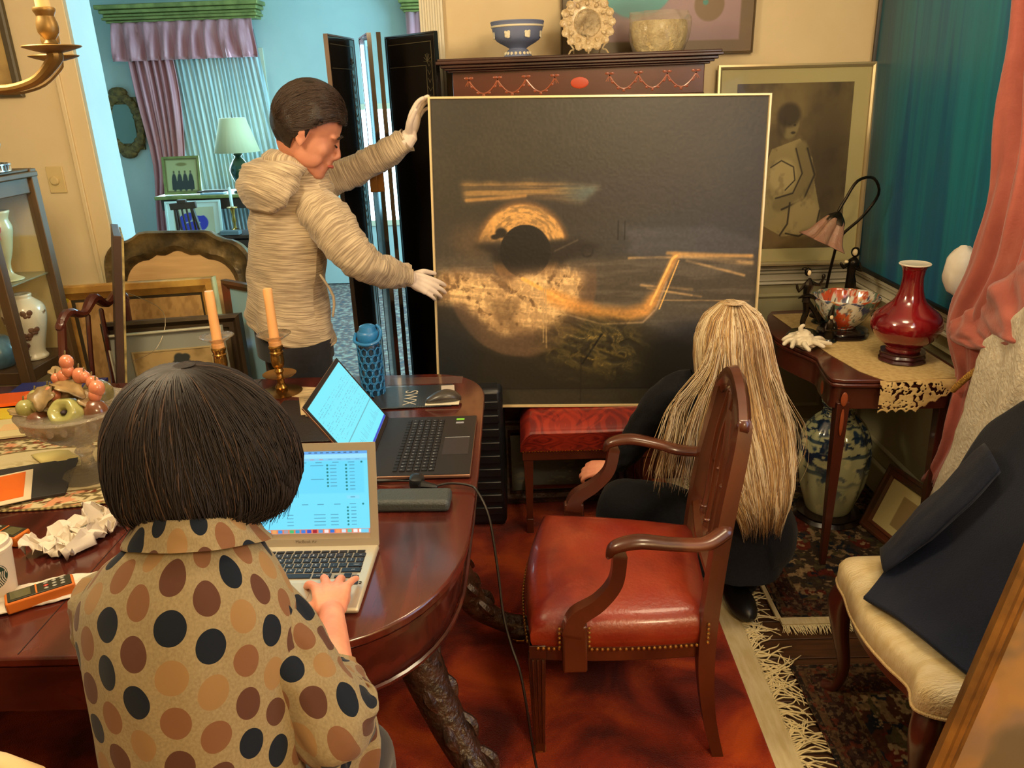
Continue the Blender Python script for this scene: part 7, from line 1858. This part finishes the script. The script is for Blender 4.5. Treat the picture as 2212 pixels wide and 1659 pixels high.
k0=len(m.v)
m.sheet([((-.300,.835,.850),(-.245,.95,.84),.004),((-.290,.83,.79),(-.235,.94,.785),.008),((-.285,.83,.745),(-.245,.92,.73),.008)],nu=30,n=1.5,nrm=(1,-.4,0))
for k in range(k0,len(m.v)): m.t[k]=(m.t[k][0]*.12+.3,m.t[k][1]*.12+.2)
part('dotted_top',m,dt,t,local=False,auto=0)
m=M()
for q_ in(-1,1):
    limb(m,[(-.455+q_*.085,.74,.55),(-.46+q_*.11,.98,.565),(-.46+q_*.12,1.14,.54),(-.46+q_*.12,1.185,.46),(-.46+q_*.12,1.18,.25),(-.46+q_*.12,1.17,.09)],[.10,.085,.070,.064,.056,.05],caps=True)
part('trousers',m,navyp,t,local=False,auto=0)
for q_ in(-1,1): part('shoe',M().ell((-.46+q_*.12,1.22,.05),(.045,.12,.04),seg=16,rings=10),shoe,t,local=False)
m=M()
bobz=[(1.3605,.0),(1.3595,.022),(1.354,.045),(1.342,.068),(1.320,.092),(1.290,.112),(1.255,.124),(1.22,.130),(1.19,.128),(1.172,.118),(1.16,.098)]
def bobR(z):
    zs=[b[0] for b in bobz][::-1];rs_=[b[1] for b in bobz][::-1];return float(np.interp(z,zs,rs_))
def bobP(phi,z,off=0):
    r=bobR(z)+off;tz=(1.358-z);f=1+.04*math.sin(3*phi+1)+.02*math.sin(7*phi+z*30)
    cx=-.478+.012*tz/.2;cy=1.025-.04*max(0,(1.25-z))
    x=cx+r*f*math.cos(phi);y=cy+r*.92*f*math.sin(phi)
    front=max(0,math.sin(phi)-.55)/.45
    if front>0 and z<1.275: y-=front*.045
    side=abs(math.cos(phi));dz=-.022*max(0,(1.22-z)/.06)*max(0,side-.35) if z<1.22 else 0
    return V((x,y,z+dz))
n_=64;rows=[]
zz=[1.3590,1.354,1.345,1.33,1.31,1.285,1.255,1.23,1.20,1.18,1.168]
for z in zz: rows.append([bobP(2*PI*k/n_,z,-.004) for k in range(n_)])
vs=[v-V((0,0,.003)) for r in rows for v in r]+[V((-.478,1.025,1.3565))];fs=[(i*n_+k,i*n_+(k+1)%n_,(i+1)*n_+(k+1)%n_,(i+1)*n_+k) for i in range(len(zz)-1) for k in range(n_)]
fs+=[((k+1)%n_,k,len(vs)-1) for k in range(n_)];m.add(vs,fs)
hb=part('hair',m,mat('dark_bob_hair',S(36,30,30),.8,spec=.2,col2=S(28,24,26),scale=20),t,local=False,auto=0)
m=M();mh=M();rb=random.Random(31);crn=V((-.470,1.030,1.3612))
for k in range(4200):
    phi=rb.uniform(0,2*PI)
    if math.sin(phi)>.75 and rb.random()<.8: continue
    zend=rb.gauss(1.160,.006);off=rb.uniform(-.002,.004);top=rb.random()<.55
    z0=rb.uniform(1.27,1.352) if not top else 1.355
    dphi=rb.uniform(-.3,.3);tw=rb.uniform(-.05,.05);P=[];curl=rb.uniform(-.012,.018)
    if top:
        q0=rb.uniform(.0,.014);P.append(crn+V((math.cos(phi)*q0,math.sin(phi)*q0,.0005)));P.append(bobP(phi,1.3600,.004))
    for j in range(8):
        u=j/7;z=z0+(zend-z0)*u**1.25
        P.append(bobP(phi+dphi*(1-u)*.6+tw*math.sin(u*5+k),z,off+.002*math.sin(u*7+k)+(curl*max(0,u-.8)*3 if u>.8 else 0)))
    n9=len(P);(m if rb.random()>.10 else mh).tube(P,[.0007]+[.0011]*(n9-3)+[.0008,.0003],3,sub=2,caps=False)
for k in range(260):
    phi=rb.uniform(-.9,.35);z=rb.uniform(1.19,1.215);P=[]
    for j in range(6):
        u=j/5;p=bobP(phi,z-.035*u,.003)+V((-.010*u*u+.003*math.sin(k),-.012*u+.003*math.cos(k*3),-.012*u))
        if u>.6: p=p+V((-.035*(u-.6),-.01*(u-.6),.016*(u-.6)))
        P.append(p)
    m.tube(P,[.0010,.0011,.0010,.0009,.0007,.0003],3,sub=2,caps=False)
part('hair_strands',m,mat('bob_strand',S(40,34,34),.6,spec=.3),hb,local=False,kind='stuff',auto=0)
part('hair_strands',mh,mat('bob_strand_light',S(76,58,48),.6,spec=.3),hb,local=False,kind='stuff',auto=0)
# her chair
t2=thing('dining_side_chair','side chair almost hidden under the person in the dotted top','chair',(-.42,.68,0))
part('seat',M().box((-.42,.70,.435),(.46,.44,.06)),lea,t2,local=False,bevel=.02)
for sx in(-.2,.2):
    for sy in(-.19,.19): part('leg',M().box((-.42+sx,.70+sy,.21),(.026,.026,.40),tp=(1.5,1.5)),ach,t2,local=False,bevel=.002)

# ================= BLOND WOMAN
blk2=mat('black_knit',S(15,15,18),.9,spec=.2,col2=S(22,22,26),scale=120,sheen=.04,bump=.2,bscale=200)
t=thing('person','person with very long blonde hair in black, crouching at the painting behind the armchair','person',(.66,2.3,0))
bc=V((.655,2.40,.945));Rb=frame3((-.25,.90,-.35),(-.05,.35,.93))
m=M();headprims(m,bc,Rb,.90)
m.tube([bc+Rb@V((-.03,0,-.05)),(.645,2.40,.86),(.64,2.40,.82)],[.048,.046,.058],12,sub=2)
m.tube([(.64,2.40,.78),(.65,2.34,.55),(.68,2.28,.27)],[.08,.09,.11],12,sub=2)
m.tube([(.49,2.42,.76),(.64,2.40,.79),(.77,2.42,.76)],.045,12)
m.tube([(.49,2.42,.76),(.435,2.49,.66),(.395,2.53,.56),(.345,2.56,.46),(.305,2.585,.41)],[.046,.042,.036,.03,.022],12,sub=2)
m.tube([(.77,2.42,.76),(.80,2.52,.66),(.80,2.60,.57),(.72,2.68,.50)],[.046,.042,.036,.026],12,sub=2)
T=mathand((.30,2.588,.408),(-.85,.25,-.20),(-.05,-.55,.80),-1);hand(m,T,-1,(.55,.55,.55,.55),(.5,.3),.10,.92)
T=mathand((.72,2.68,.50),(-.75,.6,0),(0,-.3,.9),1);hand(m,T,1,(.5,.5,.5,.5),(.5,.3),.08,.9)
part('body',m,skinw,t,local=False,remesh=.004,sm=4)
m=M()
m.loft([((.69,2.27,.20),(.155,0,0),(0,.14,0)),((.68,2.30,.38),(.14,0,0),(0,.115,0)),((.665,2.34,.55),(.135,0,0),(0,.10,0)),((.65,2.38,.68),(.15,0,0),(0,.095,-.02)),((.64,2.40,.77),(.155,.0,0),(0,.08,-.03)),((.64,2.41,.825),(.095,0,0),(0,.065,-.02)),((.64,2.41,.85),(.060,0,0),(0,.055,0))],44,8,fn=wrk(41,.012,1.5,5),caps=False)
limb(m,[(.56,2.41,.78),(.495,2.42,.755),(.44,2.48,.665),(.40,2.525,.565),(.355,2.555,.475),(.320,2.578,.425)],[.058,.068,.064,.056,.046,.036],fn=wrk(43,.010,1.6,7))
limb(m,[(.72,2.41,.78),(.77,2.43,.75),(.80,2.51,.665),(.80,2.59,.575),(.735,2.665,.51)],[.056,.064,.058,.050,.034],fn=wrk(47,.010,1.6,7))
part('black_sweater',m,blk2,t,local=False,auto=0)
m=M()
limb(m,[(.66,2.29,.26),(.54,2.33,.31),(.42,2.40,.34),(.32,2.45,.33),(.30,2.45,.24),(.33,2.42,.10)],[.125,.115,.095,.08,.068,.052],fn=wrk(51,.010,1.5,6),caps=True)
limb(m,[(.70,2.25,.27),(.78,2.31,.27),(.82,2.42,.26),(.81,2.45,.20),(.76,2.36,.12),(.72,2.31,.08)],[.12,.115,.10,.08,.065,.05],fn=wrk(55,.010,1.5,6),caps=True)
part('trousers',m,blk2,t,local=False,auto=0)
part('shoe',M().ell((.71,2.27,.05),(.048,.11,.045),R=RZ(.1),seg=18,rings=10),shoe,t,local=False)
part('shoe',M().ell((.31,2.40,.055),(.045,.11,.04),R=RZ(.2),seg=18,rings=10),shoe,t,local=False)
# hair: half-width, centre x, centre y, depth ratio by height
HT=np.array([(1.066,.022,.655,2.395,1.0),(1.060,.042,.655,2.393,1.0),(1.04,.072,.655,2.388,1.0),(1.01,.095,.655,2.38,1.0),(.96,.112,.655,2.37,1.0),(.90,.118,.66,2.36,.95),(.84,.124,.668,2.33,.75),(.78,.128,.678,2.29,.55),(.70,.130,.690,2.24,.42),(.62,.122,.700,2.20,.38),(.54,.105,.705,2.165,.36),(.47,.080,.712,2.14,.35),(.42,.055,.715,2.13,.35)])[::-1]
def blP(phi,z,off=0):
    r,cx,cy,ra=[float(np.interp(z,HT[:,0],HT[:,i])) for i in(1,2,3,4)]
    r+=off;return V((cx+r*math.cos(phi),cy+r*ra*math.sin(phi),z))
n_=48;zz=[1.065,1.06,1.05,1.035,1.01,.98,.94,.89,.84,.78,.70,.62,.55,.50]
rows=[[blP(2*PI*k/n_,z,-.006) for k in range(n_)] for z in zz]
vs=[v for r in rows for v in r]+[V((.655,2.395,1.068))];fs=[(i*n_+k,i*n_+(k+1)%n_,(i+1)*n_+(k+1)%n_,(i+1)*n_+k) for i in range(len(zz)-1) for k in range(n_)];fs+=[((k+1)%n_,k,len(vs)-1) for k in range(n_)]
hb=part('hair',M().add(vs,fs),mat('dark_blonde_root',S(128,100,66),.6,col2=S(96,72,48),scale=16),t,local=False,auto=0)
cols=[('honey_strand',(188,150,96)),('ash_blonde_strand',(206,184,144)),('brown_strand',(138,106,72)),('pale_strand',(226,206,170))]
ms=[M() for _ in cols];rb=random.Random(77)
for k in range(5200):
    phi=rb.uniform(0,2*PI)
    if math.sin(phi)>.3 and rb.random()<.75: continue
    lock=int(phi*11+.5*math.sin(k));rl_=random.Random(lock*7+1)
    ci=rb.choices((0,1,2,3),weights=[(4,2,3,1),(1,4,1,3),(3,1,5,0),(1,3,1,5)][rl_.randrange(4)])[0]
    full=rb.random()<.5
    z0=1.062 if full else rb.uniform(.90,1.05);zend=rb.gauss(.455,.03);P=[];off=rb.uniform(-.004,.006);pz=rl_.uniform(0,6);a_=rl_.uniform(.02,.07);dn_=rb.uniform(-.12,.12);po=rb.uniform(-.02,.02)
    if full: P.append(V((.652+rb.uniform(-.012,.012),2.395+rb.uniform(-.06,.02),1.069)))
    for j in range(13):
        u=j/12;z=z0+(zend-z0)*u**1.15
        P.append(blP(phi+dn_*u+(a_+po)*math.sin(u*8+pz)*u*2.2,z,off+.006*math.sin(u*9+pz)*u))
    n9=len(P);ms[ci].tube(P,[.0007]+[.0013]*(n9-3)+[.0009,.0003],3,sub=1,caps=False)
def lockset(base_,cnt,spd=.006,r0=.0010):
    for k in range(cnt):
        o_=V((rb.gauss(0,spd),rb.gauss(0,spd),rb.gauss(0,spd)));q_=rb.uniform(-.5,.5)
        P=[V(p)+o_*(.6+.5*i)+V((.004*math.sin(2*i+k*.2)+q_*.006*i,0,0)) for i,p in enumerate(base_)]
        ms[rb.choice((0,1,3,1,2))].tube(P,[r0*.8]+[r0]*(len(P)-2)+[.0003],3,sub=5,caps=False)
lockset([(.585,2.31,.99),(.560,2.27,.90),(.520,2.27,.83),(.475,2.27,.76),(.455,2.25,.68),(.435,2.24,.60),(.430,2.24,.54)],110)
lockset([(.600,2.29,.98),(.575,2.25,.88),(.545,2.24,.80),(.515,2.22,.71),(.505,2.21,.62),(.495,2.21,.54)],110)
lockset([(.615,2.28,.97),(.600,2.23,.86),(.580,2.20,.76),(.565,2.19,.66),(.550,2.18,.56),(.545,2.18,.50)],90)
lockset([(.735,2.32,.92),(.765,2.28,.84),(.800,2.25,.76),(.825,2.23,.69),(.820,2.22,.62),(.790,2.21,.57)],36,.010,.0007)
lockset([(.725,2.30,.92),(.755,2.25,.82),(.780,2.22,.72),(.785,2.20,.62),(.770,2.18,.52)],90)
for (nm,c_),mm_ in zip(cols,ms): part('hair_strands',mm_,mat(nm,S(*c_),.5,spec=.35),hb,local=False,kind='stuff',auto=0)
